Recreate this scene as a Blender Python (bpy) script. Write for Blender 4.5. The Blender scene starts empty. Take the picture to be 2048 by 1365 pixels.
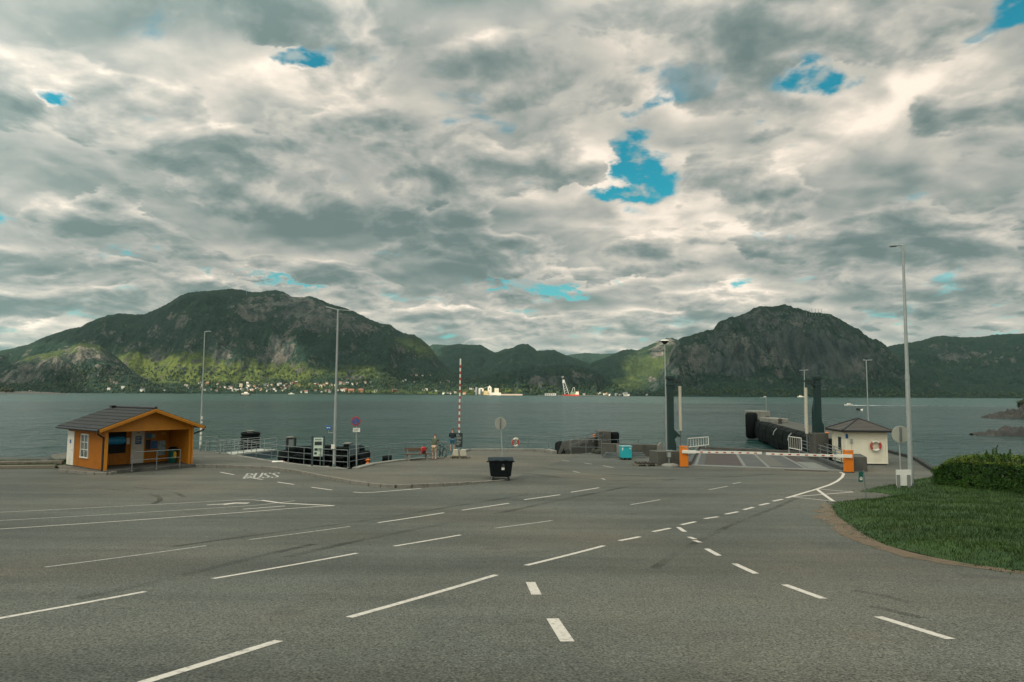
import bpy, bmesh, math, random
import numpy as np
from mathutils import Vector, Matrix
from mathutils.bvhtree import BVHTree
random.seed(7); R = math.radians
SC = bpy.context.scene; COL = SC.collection

# ---------------------------------------------------------------- camera
CAMZ = 4.8; F = 24/36*2048
PITCH = math.atan(105.5/F); ROLL = 0.0055
cam = bpy.data.objects.new('camera', bpy.data.cameras.new('camera')); COL.objects.link(cam)
cam.data.lens = 24; cam.data.sensor_width = 36; cam.data.clip_start = 0.1; cam.data.clip_end = 60000
CM = Matrix.Rotation(math.pi/2+PITCH, 3, 'X') @ Matrix.Rotation(ROLL, 3, 'Z')
cam.matrix_world = Matrix.Translation((0, 0, CAMZ)) @ CM.to_4x4()
SC.camera = cam
# ---------------------------------------------------------------- exposure
SC.view_settings.view_transform = 'Standard'; SC.view_settings.look = 'None'
SC.view_settings.exposure = 0.55; SC.view_settings.gamma = 1.0; SC.view_settings.use_curve_mapping = False
SC.render.engine = 'CYCLES'; SC.cycles.use_denoising = True
SC.cycles.max_bounces = 6; SC.cycles.volume_bounces = 0; SC.cycles.transparent_max_bounces = 12
# ---------------------------------------------------------------- sun
SUN_DIR = Vector((-0.58, -0.46, 0.67)).normalized()          # towards the sun: high behind the left shoulder
sl = bpy.data.lights.new('sun', 'SUN'); sl.energy = 5.0; sl.angle = R(0.6); sl.color = (1.0, 0.87, 0.68)
so = bpy.data.objects.new('sun', sl); COL.objects.link(so)
so.rotation_euler = SUN_DIR.to_track_quat('Z', 'Y').to_euler(); so.location = (0, 0, 60)

def camdir(px, py):
    "direction of a pixel of the 2048 px wide photograph, scaled to Y = 1"
    d = CM @ Vector(((px-1024)/F, -(py-682.5)/F, -1)); return d/d.y
def project(x, y, z):
    M = np.array(CM); p = np.stack([x, y, z-CAMZ], -1) @ M
    return 1024+F*p[..., 0]/-p[..., 2], 682.5-F*p[..., 1]/-p[..., 2]

# ---------------------------------------------------------------- sky
class NT:
    def __init__(s, nt): s.nt = nt
    def n(s, t, **k):
        nd = s.nt.nodes.new(t)
        for a, b in k.items(): setattr(nd, a, b)
        return nd
    def link(s, a, b): s.nt.links.new(a, b)
    def put(s, sock, v):
        if hasattr(v, 'links') or isinstance(v, bpy.types.NodeSocket): s.link(v, sock)
        else: sock.default_value = v
    def m(s, op, a, b=0.0, c=0.0, clamp=False):
        nd = s.n('ShaderNodeMath', operation=op, use_clamp=clamp)
        for i, v in enumerate((a, b, c)): s.put(nd.inputs[i], v)
        return nd.outputs[0]
    def vm(s, op, a, b=(0, 0, 0)):
        nd = s.n('ShaderNodeVectorMath', operation=op); s.put(nd.inputs[0], a); s.put(nd.inputs[1], b)
        return nd.outputs['Value'] if op in ('LENGTH', 'DISTANCE', 'DOT_PRODUCT') else nd.outputs[0]
    def noise(s, vec, scale, detail=4, rough=.5, dist=0, out='Fac', lac=2.0, dim='3D', kind='FBM'):
        nd = s.n('ShaderNodeTexNoise', noise_dimensions=dim, noise_type=kind); s.put(nd.inputs['Vector'], vec); nd.inputs['Scale'].default_value = scale
        nd.inputs['Detail'].default_value = detail; nd.inputs['Roughness'].default_value = rough
        nd.inputs['Distortion'].default_value = dist; nd.inputs['Lacunarity'].default_value = lac
        return nd.outputs[out]
    def mr(s, v, a, b, c=0., d=1., smooth=True):
        nd = s.n('ShaderNodeMapRange', interpolation_type='SMOOTHSTEP' if smooth else 'LINEAR')
        s.put(nd.inputs['Value'], v)
        for i, q in zip(('From Min', 'From Max', 'To Min', 'To Max'), (a, b, c, d)): s.put(nd.inputs[i], q)
        return nd.outputs[0]
    def mix(s, f, a, b, blend='MIX'):
        nd = s.n('ShaderNodeMix', data_type='RGBA', blend_type=blend)
        s.put(nd.inputs[0], f)
        for i, v in ((6, a), (7, b)):
            s.put(nd.inputs[i], (*v, 1) if isinstance(v, tuple) and len(v) == 3 else v)
        return nd.outputs[2]
    def xyz(s, v):
        nd = s.n('ShaderNodeSeparateXYZ'); s.put(nd.inputs[0], v); return nd.outputs
    def comb(s, x, y, z):
        nd = s.n('ShaderNodeCombineXYZ')
        for i, v in enumerate((x, y, z)): s.put(nd.inputs[i], v)
        return nd.outputs[0]

def make_world():
    w = bpy.data.worlds.new('World'); SC.world = w; w.use_nodes = True
    t = NT(w.node_tree); w.node_tree.nodes.clear()
    sky = t.n('ShaderNodeTexSky', sky_type='NISHITA', sun_disc=False)
    sky.sun_elevation = math.asin(SUN_DIR.z); sky.sun_rotation = math.atan2(SUN_DIR.x, SUN_DIR.y)
    g = t.n('ShaderNodeTexCoord').outputs['Generated']
    g = t.vm('NORMALIZE', g)
    x, y, z = t.xyz(g)
    zc = t.m('ADD', t.m('MAXIMUM', z, 0.0), 0.25)
    p = t.comb(t.m('DIVIDE', x, zc), t.m('DIVIDE', y, zc), 0.0)
    wc = t.noise(p, 2.6, 2, .45, dim='2D', out='Color')
    wv = t.vm('MULTIPLY', t.vm('SUBTRACT', wc, (.5, .5, .5)), (.15, .15, 0))
    sv = t.vm('MULTIPLY', t.vm('ADD', p, wv), (0.95, 1.0, 0.0))
    big = t.noise(p, 1.0, 1, .5, dim='2D')
    def heap(o):                                            # heaps: rounded lumps that meet in creases
        n = t.noise(t.vm('ADD', sv, o), 2.1, 3.0, .42, dim='2D')
        return t.m('ABSOLUTE', t.m('SUBTRACT', n, .5))
    h0 = heap((0, 0, 0)); h1 = heap((-.02, .10, 0))
    a0 = t.noise(sv, 5.0, 5, .52, dim='2D'); a1 = t.noise(t.vm('ADD', sv, (-.015, .05, 0)), 5.0, 4, .52, dim='2D')
    relief = t.m('SUBTRACT', h0, h1); fine = t.m('SUBTRACT', a1, a0)
    f_ = t.noise(p, 14.0, 3, .6, dim='2D')
    gx = t.m('DIVIDE', x, t.m('MAXIMUM', y, .05)); gz = t.m('DIVIDE', z, t.m('MAXIMUM', y, .05))
    front = t.m('GREATER_THAN', y, .05)
    wf = t.noise(p, 9.0, 4, .62, dim='2D', out='Color')
    jit = t.vm('ADD', t.vm('MULTIPLY', t.vm('SUBTRACT', wc, (.5, .5, .5)), (.10, .07, 0)), t.vm('MULTIPLY', t.vm('SUBTRACT', wf, (.5, .5, .5)), (.085, .05, 0)))
    G0 = t.vm('ADD', t.comb(gx, gz, 0), jit); rots = {0.0: G0}
    def bias(px, py, sx, sy, amp, rot=0.0):
        d = camdir(px, py); c = Vector((d.x, d.z, 0)); rot = round(rot, 1)
        if rot not in rots:
            ca, sa = math.cos(rot), math.sin(rot)
            rots[rot] = t.comb(t.vm('DOT_PRODUCT', G0, (ca, sa, 0)), t.vm('DOT_PRODUCT', G0, (-sa, ca, 0)), 0)
        c = Matrix.Rotation(-rot, 3, 'Z') @ c
        k = (F/(sx*1.7), F/(sy*1.7), 0)
        nd = t.vm('MULTIPLY', rots[rot], k)
        dist = t.vm('DISTANCE', nd, (c.x*k[0], c.y*k[1], 0))
        return t.mr(dist, 1.0, 0.0, 0.0, amp)
    def total(lst):
        acc = 0.0
        for b in lst: acc = t.m('ADD', acc, bias(*b))
        return t.m('MULTIPLY', acc, front)
    # openings in the cloud (blue), bright sunlit heaps and dark bases, as directions in the sky
    gaps = total([(1290, 325, 58, 92, .46, .35), (1205, 393, 75, 20, .48, -.2), (1235, 285, 36, 44, .42), (1650, 150, 85, 38, .56, .1), (1280, 222, 60, 14, .34, .1),
                  (600, 125, 80, 17, .44, 0), (132, 205, 30, 24, .46), (2010, 15, 90, 45, .46), (1090, 577, 170, 11, .46, 0),
                  (560, 562, 130, 7, .34), (280, 510, 60, 7, .24), (1980, 655, 150, 10, .34, .04), (0, 440, 30, 25, .25),
                  (1450, 250, 90, 10, .2, .1), (420, 355, 95, 60, -.40), (240, 405, 60, 35, -.35), (780, 275, 60, 30, -.2), (800, 460, 50, 40, -.2), (1480, 562, 50, 20, -.3), (1520, 465, 70, 25, -.15)])
    light = total([(690, 190, 110, 70, .30, -.3), (570, 150, 70, 40, .14), (300, 150, 70, 50, .14), (1750, 225, 330, 45, .30, .50), (1200, 300, 60, 60, .16, -.5), (1950, 120, 160, 55, .14, .4),
                   (860, 620, 280, 25, .22), (620, 575, 180, 20, .18), (1450, 585, 220, 26, .24, .06), (1870, 550, 120, 25, .2, .1), (1300, 440, 120, 40, .14, .3),
                   (1420, 460, 260, 50, .16, .15), (80, 655, 170, 12, .16, 0), (1000, 660, 330, 20, .16), (800, 60, 110, 60, .12), (1150, 520, 120, 30, .16), (60, 150, 120, 50, .1, -.4), (1300, 130, 90, 60, .1)])
    dark = total([(800, 480, 330, 75, .24, .03), (430, 450, 300, 80, .17), (770, 310, 110, 40, .17, 0), (1080, 110, 150, 50, .13, -.2), (430, 60, 220, 60, .12),
                  (1800, 420, 280, 60, .18, .25), (1850, 590, 260, 35, .18), (1500, 530, 200, 25, .12, .1), (100, 560, 200, 30, .12), (200, 340, 160, 30, .1), (1900, 640, 160, 15, .1), (1560, 70, 150, 60, .08), (560, 345, 140, 25, .1)])
    cov = t.m('SUBTRACT', t.m('ADD', t.m('MULTIPLY', t.m('SUBTRACT', h0, .08), .7), t.m('ADD', t.m('MULTIPLY', t.m('SUBTRACT', a0, .5), 2.4), .53)), t.m('MULTIPLY', gaps, 1.6))
    mask = t.mr(cov, -.22, .24)
    sh = t.m('ADD', .465, t.m('MULTIPLY', relief, 1.8))
    sh = t.m('ADD', sh, t.m('MULTIPLY', fine, .65))
    sh = t.m('ADD', sh, t.m('MULTIPLY', t.m('SUBTRACT', .5, big), .8))
    # a lower layer of broken cumulus: crisp sunlit rims on the near side, darker thick bases
    pc = t.vm('ADD', t.vm('MULTIPLY', p, (.95, 1, 0)), t.vm('MULTIPLY', t.vm('SUBTRACT', wc, (.5, .5, .5)), (.12, .12, 0)))
    pc = t.vm('ADD', pc, (3.7, 1.3, 0))
    c0 = t.noise(pc, 2.6, 7, .53, dim='2D'); c1 = t.noise(t.vm('ADD', pc, (-.012, .055, 0)), 2.6, 6, .53, dim='2D')
    ld = t.m('SUBTRACT', light, dark)
    dd = t.m('SUBTRACT', t.m('ADD', t.m('SUBTRACT', c0, .47), t.m('MULTIPLY', ld, -.10)), t.m('MULTIPLY', gaps, .72))
    al = t.mr(dd, -.012, .045)
    cl = t.m('ADD', .62, t.m('MULTIPLY', t.m('SUBTRACT', c1, c0), 3.2))
    cl = t.m('SUBTRACT', cl, t.m('MULTIPLY', t.m('MAXIMUM', dd, 0.0), 1.9))
    cl = t.m('ADD', cl, t.m('MULTIPLY', fine, .5))
    sh = t.m('ADD', sh, t.m('MULTIPLY', t.m('SUBTRACT', cl, sh), t.m('MULTIPLY', al, .74)))
    sh = t.m('ADD', sh, ld, clamp=True)
    mask = t.m('MAXIMUM', mask, t.mr(dd, -.06, .20))
    ramp = t.n('ShaderNodeValToRGB'); t.link(sh, ramp.inputs[0])
    cr = ramp.color_ramp
    stops = [(0.0, (.104, .148, .138)), (.25, (.160, .200, .184)), (.5, (.280, .296, .264)), (.74, (.425, .412, .350)), (1.0, (.70, .63, .52))]
    while len(cr.elements) < len(stops): cr.elements.new(.5)
    for e, (pos, c) in zip(cr.elements, stops): e.position = pos; e.color = (*c, 1)
    blue = t.mix(1.0, sky.outputs[0], (.0078, .078, .066), 'MULTIPLY')
    blue = t.mix(t.mr(z, .02, .30), t.mix(.5, blue, (.22, .36, .35)), blue)
    blue = t.mix(t.mr(t.m('ADD', a0, t.m('MULTIPLY', t.m('SUBTRACT', f_, .5), .8)), .40, .66, 0, .85), blue, (.27, .315, .29))      # thin veils in the openings
    clouds = t.mix(mask, blue, ramp.outputs[0])
    # the overcast is brightest overhead, out of this frame
    up = t.mr(z, .42, .95, 1.0, 2.9)
    up = t.m('MULTIPLY', up, t.mr(t.vm('DOT_PRODUCT', g, tuple(SUN_DIR)), -.15, .95, 1.0, 2.7))      # and around the hidden sun
    clouds = t.mix(1.0, clouds, t.comb(t.m('MULTIPLY', up, 1.04), up, t.m('MULTIPLY', up, 1.02)), 'MULTIPLY')
    bg = t.n('ShaderNodeBackground'); t.link(clouds, bg.inputs[0]); bg.inputs[1].default_value = 1.0
    out = t.n('ShaderNodeOutputWorld'); t.link(bg.outputs[0], out.inputs[0])
make_world()

# ---------------------------------------------------------------- ground shape and pixel -> place helpers
WATER = -1.8
def gz(y):
    "height of the yard: the road drops from the camera to the level quay"
    if y > 38: return 0.0
    if y < 0: return 3.1+min(-y, 20)*0.163
    return 3.1*(1-y/38)**2
def G(px, py, dz=0.0):
    "where the line of sight of a pixel meets the yard (raised by dz)"
    d = camdir(px, py); lo, hi = 1.0, 600.0
    for _ in range(60):
        m = (lo+hi)/2
        if CAMZ+d.z*m > gz(m)+dz: lo = m
        else: hi = m
    return Vector((d.x*lo, lo, gz(lo)+dz))
def AT(px, py, Y):
    d = camdir(px, py); return Vector((d.x*Y, Y, CAMZ+d.z*Y))
def PZ(px, py, z):
    d = camdir(px, py); Y = (z-CAMZ)/d.z; return Vector((d.x*Y, Y, z))

# ---------------------------------------------------------------- numpy noise
def _hash(ix, iy, seed):
    h = (ix.astype(np.int64)*374761393+iy.astype(np.int64)*668265263+seed*144665) & 0xffffffff
    h = ((h ^ (h >> 13))*1274126177) & 0xffffffff
    return ((h ^ (h >> 16)) & 0xffff)/65535.0*2*math.pi
def perlin(x, y, seed=0):
    x = np.asarray(x, float); y = np.asarray(y, float)
    ix, iy = np.floor(x), np.floor(y); fx, fy = x-ix, y-iy
    u, v = fx*fx*fx*(fx*(fx*6-15)+10), fy*fy*fy*(fy*(fy*6-15)+10)
    def g(a, b):
        th = _hash(ix+a, iy+b, seed); return np.cos(th)*(fx-a)+np.sin(th)*(fy-b)
    return 1.5*((g(0, 0)*(1-u)+g(1, 0)*u)*(1-v)+(g(0, 1)*(1-u)+g(1, 1)*u)*v)
def fbm(x, y, oct=5, seed=0, gain=.5):
    s = 0; a = 1.0; f = 1.0
    for o in range(oct): s = s+a*perlin(x*f, y*f, seed+o*17); a *= gain; f *= 2.03
    return s
def ridged(x, y, oct=5, seed=0, gain=.5):
    s = 0; a = 1.0; f = 1.0
    for o in range(oct): s = s+a*(1-np.abs(perlin(x*f, y*f, seed+o*17))*2); a *= gain; f *= 2.03
    return s
def sstep(a, b, x):
    t = np.clip((x-a)/(b-a), 0, 1); return t*t*(3-2*t)

# ---------------------------------------------------------------- tagging, meshes, materials
def tag(o, label=None, cat=None, group=None, kind=None):
    for k, v in (('label', label), ('category', cat), ('group', group), ('kind', kind)):
        if v: o[k] = v
    return o
def thing(name, label, cat, loc=(0, 0, 0), rz=0.0, group=None):
    o = bpy.data.objects.new(name, None); COL.objects.link(o); o.empty_display_size = .2
    o.location = loc; o.rotation_euler = (0, 0, rz); return tag(o, label, cat, group)
def children(o): return [c for c in bpy.data.objects if c.parent == o]
def dup(root, loc, rz=None, label=None, group=None, parent=None, scale=None):
    r = root.copy(); COL.objects.link(r)
    if parent is None:
        r.location = loc
        if rz is not None: r.rotation_euler = (0, 0, rz)
        if scale: r.scale = scale
    else: r.parent = parent
    if label: r['label'] = label
    if group: r['group'] = group
    for c in children(root): dup(c, None, parent=r)
    return r
def grid_obj(name, V, nx, ny, mats, attrs={}, smooth=True, parent=None):
    "mesh from an (ny, nx, 3) array of points"
    idx = np.arange(nx*ny).reshape(ny, nx)
    q = np.stack([idx[:-1, :-1], idx[:-1, 1:], idx[1:, 1:], idx[1:, :-1]], -1).reshape(-1, 4)
    return raw_obj(name, V.reshape(-1, 3), q, mats, attrs, smooth, parent)
def raw_obj(name, V, Fc, mats, attrs={}, smooth=False, parent=None, mi=None):
    me = bpy.data.meshes.new(name); k = Fc.shape[1]
    me.vertices.add(len(V)); me.vertices.foreach_set('co', np.ascontiguousarray(V, dtype=np.float32).ravel())
    me.loops.add(Fc.size); me.loops.foreach_set('vertex_index', np.ascontiguousarray(Fc, dtype=np.int32).ravel())
    me.polygons.add(len(Fc)); me.polygons.foreach_set('loop_start', np.arange(0, Fc.size, k, dtype=np.int32))
    me.polygons.foreach_set('use_smooth', np.full(len(Fc), smooth))
    if mi is not None: me.polygons.foreach_set('material_index', np.ascontiguousarray(mi, dtype=np.int32))
    me.update(calc_edges=True)
    for nm, arr in attrs.items():
        a = me.attributes.new(nm, 'FLOAT', 'POINT'); a.data.foreach_set('value', np.ascontiguousarray(arr, dtype=np.float32).ravel())
    for m in mats: me.materials.append(m)
    o = bpy.data.objects.new(name, me); COL.objects.link(o)
    if parent: o.parent = parent
    return o

class MB:
    "collects shapes, then links them as ONE mesh object"
    def __init__(s): s.v = []; s.f = []; s.mi = []; s.sm = []; s.M = Matrix()
    def add(s, vs, fs, mi=0, sm=False):
        b = len(s.v); s.v += [s.M @ Vector(p) for p in vs]
        for f in fs: s.f.append([b+i for i in f]); s.mi.append(mi); s.sm.append(sm)
    def box(s, c, d, rz=0.0, mi=0, rot=None):
        m = Matrix.Translation(c) @ (rot.to_4x4() if rot else Matrix.Rotation(rz, 4, 'Z'))
        x, y, z = (k/2 for k in d)
        vs = [m @ Vector(p) for p in ((-x, -y, -z), (x, -y, -z), (x, y, -z), (-x, y, -z), (-x, -y, z), (x, -y, z), (x, y, z), (-x, y, z))]
        s.add(vs, [(0, 3, 2, 1), (4, 5, 6, 7), (0, 1, 5, 4), (1, 2, 6, 5), (2, 3, 7, 6), (3, 0, 4, 7)], mi)
    def span(s, a, b, mi=0):
        s.box([(p+q)/2 for p, q in zip(a, b)], [abs(q-p) for p, q in zip(a, b)], 0, mi)
    def tube(s, p0, p1, r0, r1=None, n=10, mi=0, caps=True, sm=True):
        p0, p1 = Vector(p0), Vector(p1); r1 = r0 if r1 is None else r1
        d = (p1-p0).normalized(); a = d.orthogonal().normalized(); b = d.cross(a)
        vs = []
        for p, r in ((p0, r0), (p1, r1)):
            for i in range(n):
                t = 2*math.pi*i/n; vs.append(p+(a*math.cos(t)+b*math.sin(t))*r)
        s.add(vs, [(i, (i+1) % n, n+(i+1) % n, n+i) for i in range(n)], mi, sm)
        if caps: s.add(vs, [tuple(range(n-1, -1, -1)), tuple(range(n, 2*n))], mi)
    def path(s, pts, r, n=8, mi=0):
        for a, b in zip(pts, pts[1:]): s.tube(a, b, r, n=n, mi=mi)
        for p in pts[1:-1]: s.ball(p, r*1.01, n=n, mi=mi)
    def beam(s, p0, p1, w, h, mi=0):
        "rectangular bar between two points, h upwards"
        p0, p1 = Vector(p0), Vector(p1); d = (p1-p0).normalized()
        side = d.cross(Vector((0, 0, 1)))
        side = Vector((1, 0, 0)) if side.length < 1e-4 else side.normalized()
        up = side.cross(d).normalized()
        vs = [p+side*(sx*w/2)+up*(sz*h/2) for p in (p0, p1) for sx, sz in ((-1, -1), (1, -1), (1, 1), (-1, 1))]
        s.add(vs, [(0, 3, 2, 1), (4, 5, 6, 7), (0, 1, 5, 4), (1, 2, 6, 5), (2, 3, 7, 6), (3, 0, 4, 7)], mi)
    def prism(s, poly, z0, z1, mi=0):
        n = len(poly); ar = sum(poly[i][0]*poly[(i+1) % n][1]-poly[(i+1) % n][0]*poly[i][1] for i in range(n))
        if ar < 0: poly = poly[::-1]
        zz = (lambda z, i: z[i] if isinstance(z, (list, tuple)) else z)
        vs = [(p[0], p[1], zz(z0, i)) for i, p in enumerate(poly)]+[(p[0], p[1], zz(z1, i)) for i, p in enumerate(poly)]
        s.add(vs, [tuple(range(n-1, -1, -1)), tuple(range(n, 2*n))]+[(i, (i+1) % n, n+(i+1) % n, n+i) for i in range(n)], mi)
    def extrude(s, poly, vec, mi=0):
        "a flat polygon of 3D points pushed along vec"
        n = len(poly); vec = Vector(vec); a = [Vector(p) for p in poly]; vs = a+[p+vec for p in a]
        nrm = sum(((a[i]-a[0]).cross(a[(i+1) % n]-a[0]) for i in range(n)), Vector())
        if nrm.dot(vec) < 0: fs = [tuple(range(n)), tuple(range(2*n-1, n-1, -1))]+[((i+1) % n, i, n+i, n+(i+1) % n) for i in range(n)]
        else: fs = [tuple(range(n-1, -1, -1)), tuple(range(n, 2*n))]+[(i, (i+1) % n, n+(i+1) % n, n+i) for i in range(n)]
        s.add(vs, fs, mi)
    def lathe(s, prof, n=16, mi=0, c=(0, 0, 0), rot=None, sm=True):
        vs = []; m = Matrix.Translation(c) @ (rot.to_4x4() if rot else Matrix())
        for r, z in prof:
            for i in range(n):
                t = 2*math.pi*i/n; vs.append(m @ Vector((r*math.cos(t), r*math.sin(t), z)))
        fs = []
        for k in range(len(prof)-1):
            for i in range(n): fs.append((k*n+i, k*n+(i+1) % n, (k+1)*n+(i+1) % n, (k+1)*n+i))
        s.add(vs, fs, mi, sm)
        s.add([vs[i] for i in range(n)], [tuple(range(n-1, -1, -1))], mi); s.add(vs[-n:], [tuple(range(n))], mi)
    def torus(s, c, Rr, r, rot=None, n=24, m=8, mif=None, mi=0):
        T = Matrix.Translation(c) @ (rot.to_4x4() if rot else Matrix()); vs = []
        for i in range(n):
            a = 2*math.pi*i/n
            for j in range(m):
                b = 2*math.pi*j/m; q = Rr+r*math.cos(b)
                vs.append(T @ Vector((q*math.cos(a), q*math.sin(a), r*math.sin(b))))
        b0 = len(s.v); s.v += [s.M @ p for p in vs]
        for i in range(n):
            for j in range(m):
                s.f.append([b0+i*m+j, b0+((i+1) % n)*m+j, b0+((i+1) % n)*m+(j+1) % m, b0+i*m+(j+1) % m])
                s.mi.append(mif(i/n) if mif else mi); s.sm.append(True)
    def ball(s, c, r, n=10, mi=0, sz=1.0):
        m = max(4, n//2); prof = [(max(1e-4, r*math.sin(math.pi*k/m)), -r*sz*math.cos(math.pi*k/m)) for k in range(m+1)]
        s.lathe(prof, n, mi, c)
    def build(s, name, mats, parent=None, bevel=0.0, smooth=None):
        me = bpy.data.meshes.new(name); me.from_pydata([tuple(p) for p in s.v], [], s.f)
        for m in (mats if isinstance(mats, (list, tuple)) else [mats]): me.materials.append(m)
        me.polygons.foreach_set('material_index', s.mi)
        me.polygons.foreach_set('use_smooth', [bool(a) if smooth is None else smooth for a in s.sm])
        if bevel:
            bm = bmesh.new(); bm.from_mesh(me); bmesh.ops.remove_doubles(bm, verts=bm.verts, dist=1e-5)
            es = [e for e in bm.edges if len(e.link_faces) == 2 and e.calc_face_angle(0) > .6]
            bmesh.ops.bevel(bm, geom=es, offset=bevel, segments=2, profile=.5, affect='EDGES', clamp_overlap=True)
            bm.to_mesh(me); bm.free()
        me.update(); o = bpy.data.objects.new(name, me); COL.objects.link(o)
        if parent: o.parent = parent
        return o

_MATS = {}
def mat(name, col, rough=.6, var=.25, scale=3.0, bump=0.0, bscale=None, metal=0.0, spec=.5, dirt=None, dscale=.7, damt=.5, stretch=(1, 1, 1)):
    "a painted / plain material with procedural unevenness; dirt = second colour in blotches"
    if name in _MATS: return _MATS[name]
    m = bpy.data.materials.new(name); m.use_nodes = True; t = NT(m.node_tree); b = m.node_tree.nodes['Principled BSDF']
    oc = t.vm('MULTIPLY', t.n('ShaderNodeTexCoord').outputs['Object'], stretch)
    n = t.noise(oc, scale, 6, .6)
    c = t.mix(n, tuple(k*(1-var) for k in col), tuple(min(1, k*(1+var)) for k in col))
    if dirt: c = t.mix(t.mr(t.noise(oc, dscale, 6, .65), .48, .70, 0, damt), c, dirt)
    t.link(c, b.inputs['Base Color']); b.inputs['Metallic'].default_value = metal; b.inputs['Specular IOR Level'].default_value = spec
    t.put(b.inputs['Roughness'], t.mr(n, .2, .8, max(.02, rough-.08), min(1, rough+.08)))
    if bump:
        bp = t.n('ShaderNodeBump'); bp.inputs['Strength'].default_value = bump; bp.inputs['Distance'].default_value = .02
        t.link(t.noise(oc, bscale or scale*6, 4, .6), bp.inputs['Height']); t.link(bp.outputs[0], b.inputs['Normal'])
    _MATS[name] = m; return m

# ---------------------------------------------------------------- mountains across the fjord
def mountain_mat():
    m = bpy.data.materials.new('mountain_side'); m.use_nodes = True; t = NT(m.node_tree); b = m.node_tree.nodes['Principled BSDF']
    geo = t.n('ShaderNodeNewGeometry'); pos = geo.outputs['Position']
    rk = t.n('ShaderNodeAttribute', attribute_name='rock').outputs['Fac']; gr = t.n('ShaderNodeAttribute', attribute_name='meadow').outputs['Fac']; pale = t.n('ShaderNodeAttribute', attribute_name='sunlit_pale_rock').outputs['Fac']
    n1 = t.noise(pos, .012, 6, .62); n2 = t.noise(pos, .06, 4, .65); n3 = t.noise(pos, .16, 2, .6)
    tree = t.mr(t.m('ADD', t.m('MULTIPLY', n2, .5), t.m('MULTIPLY', n3, .5)), .40, .62)
    st = t.mr(t.noise(t.vm('MULTIPLY', pos, (1, 1, .10)), .028, 7, .68), .38, .62)          # water streaks run down the rock
    forest = t.mix(tree, (.0025, .0115, .0095), (.014, .031, .020))
    forest = t.mix(t.mr(n1, .48, .68, 0, .7), forest, t.mix(tree, (.008, .021, .013), (.028, .044, .022)))
    sunlit_birch = t.mix(tree, (.034, .052, .012), (.090, .106, .026))  # birch and pasture green, with sunlit brightness painted into the colour
    sunlit_birch = t.mix(t.mr(n1, .50, .66, 0, .75), sunlit_birch, t.mix(tree, (.014, .030, .012), (.050, .070, .020)))
    veg = t.mix(gr, forest, sunlit_birch)
    rock = t.mix(st, (.006, .014, .017), t.mix(pale, (.050, .060, .059), (.190, .162, .132)))  # pale rock on the lit massifs: sun warmth put into its colour
    rock = t.mix(t.mr(n1, .5, .72, 0, .8), rock, t.mix(pale, (.054, .056, .051), (.175, .140, .108)))
    rock = t.mix(t.mr(n3, .40, .62, .55, 0), rock, (.03, .038, .034))
    r = t.m('ADD', rk, t.m('ADD', t.m('MULTIPLY', t.m('SUBTRACT', n1, .5), 1.7), t.m('MULTIPLY', t.m('SUBTRACT', n2, .5), 1.1)))
    c = t.mix(t.mr(r, .43, .56), veg, rock)
    t.link(c, b.inputs['Base Color']); b.inputs['Roughness'].default_value = .95; b.inputs['Specular IOR Level'].default_value = .1
    bp = t.n('ShaderNodeBump'); bp.inputs['Strength'].default_value = .9; bp.inputs['Distance'].default_value = 9
    t.link(t.m('ADD', t.noise(pos, .03, 5, .6), t.m('MULTIPLY', t.noise(pos, .14, 3, .6), .35)), bp.inputs['Height']); t.link(bp.outputs[0], b.inputs['Normal'])
    return m
MM = mountain_mat()
LAND = []                                                  # (bvh) of every mountain, to stand houses on
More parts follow.
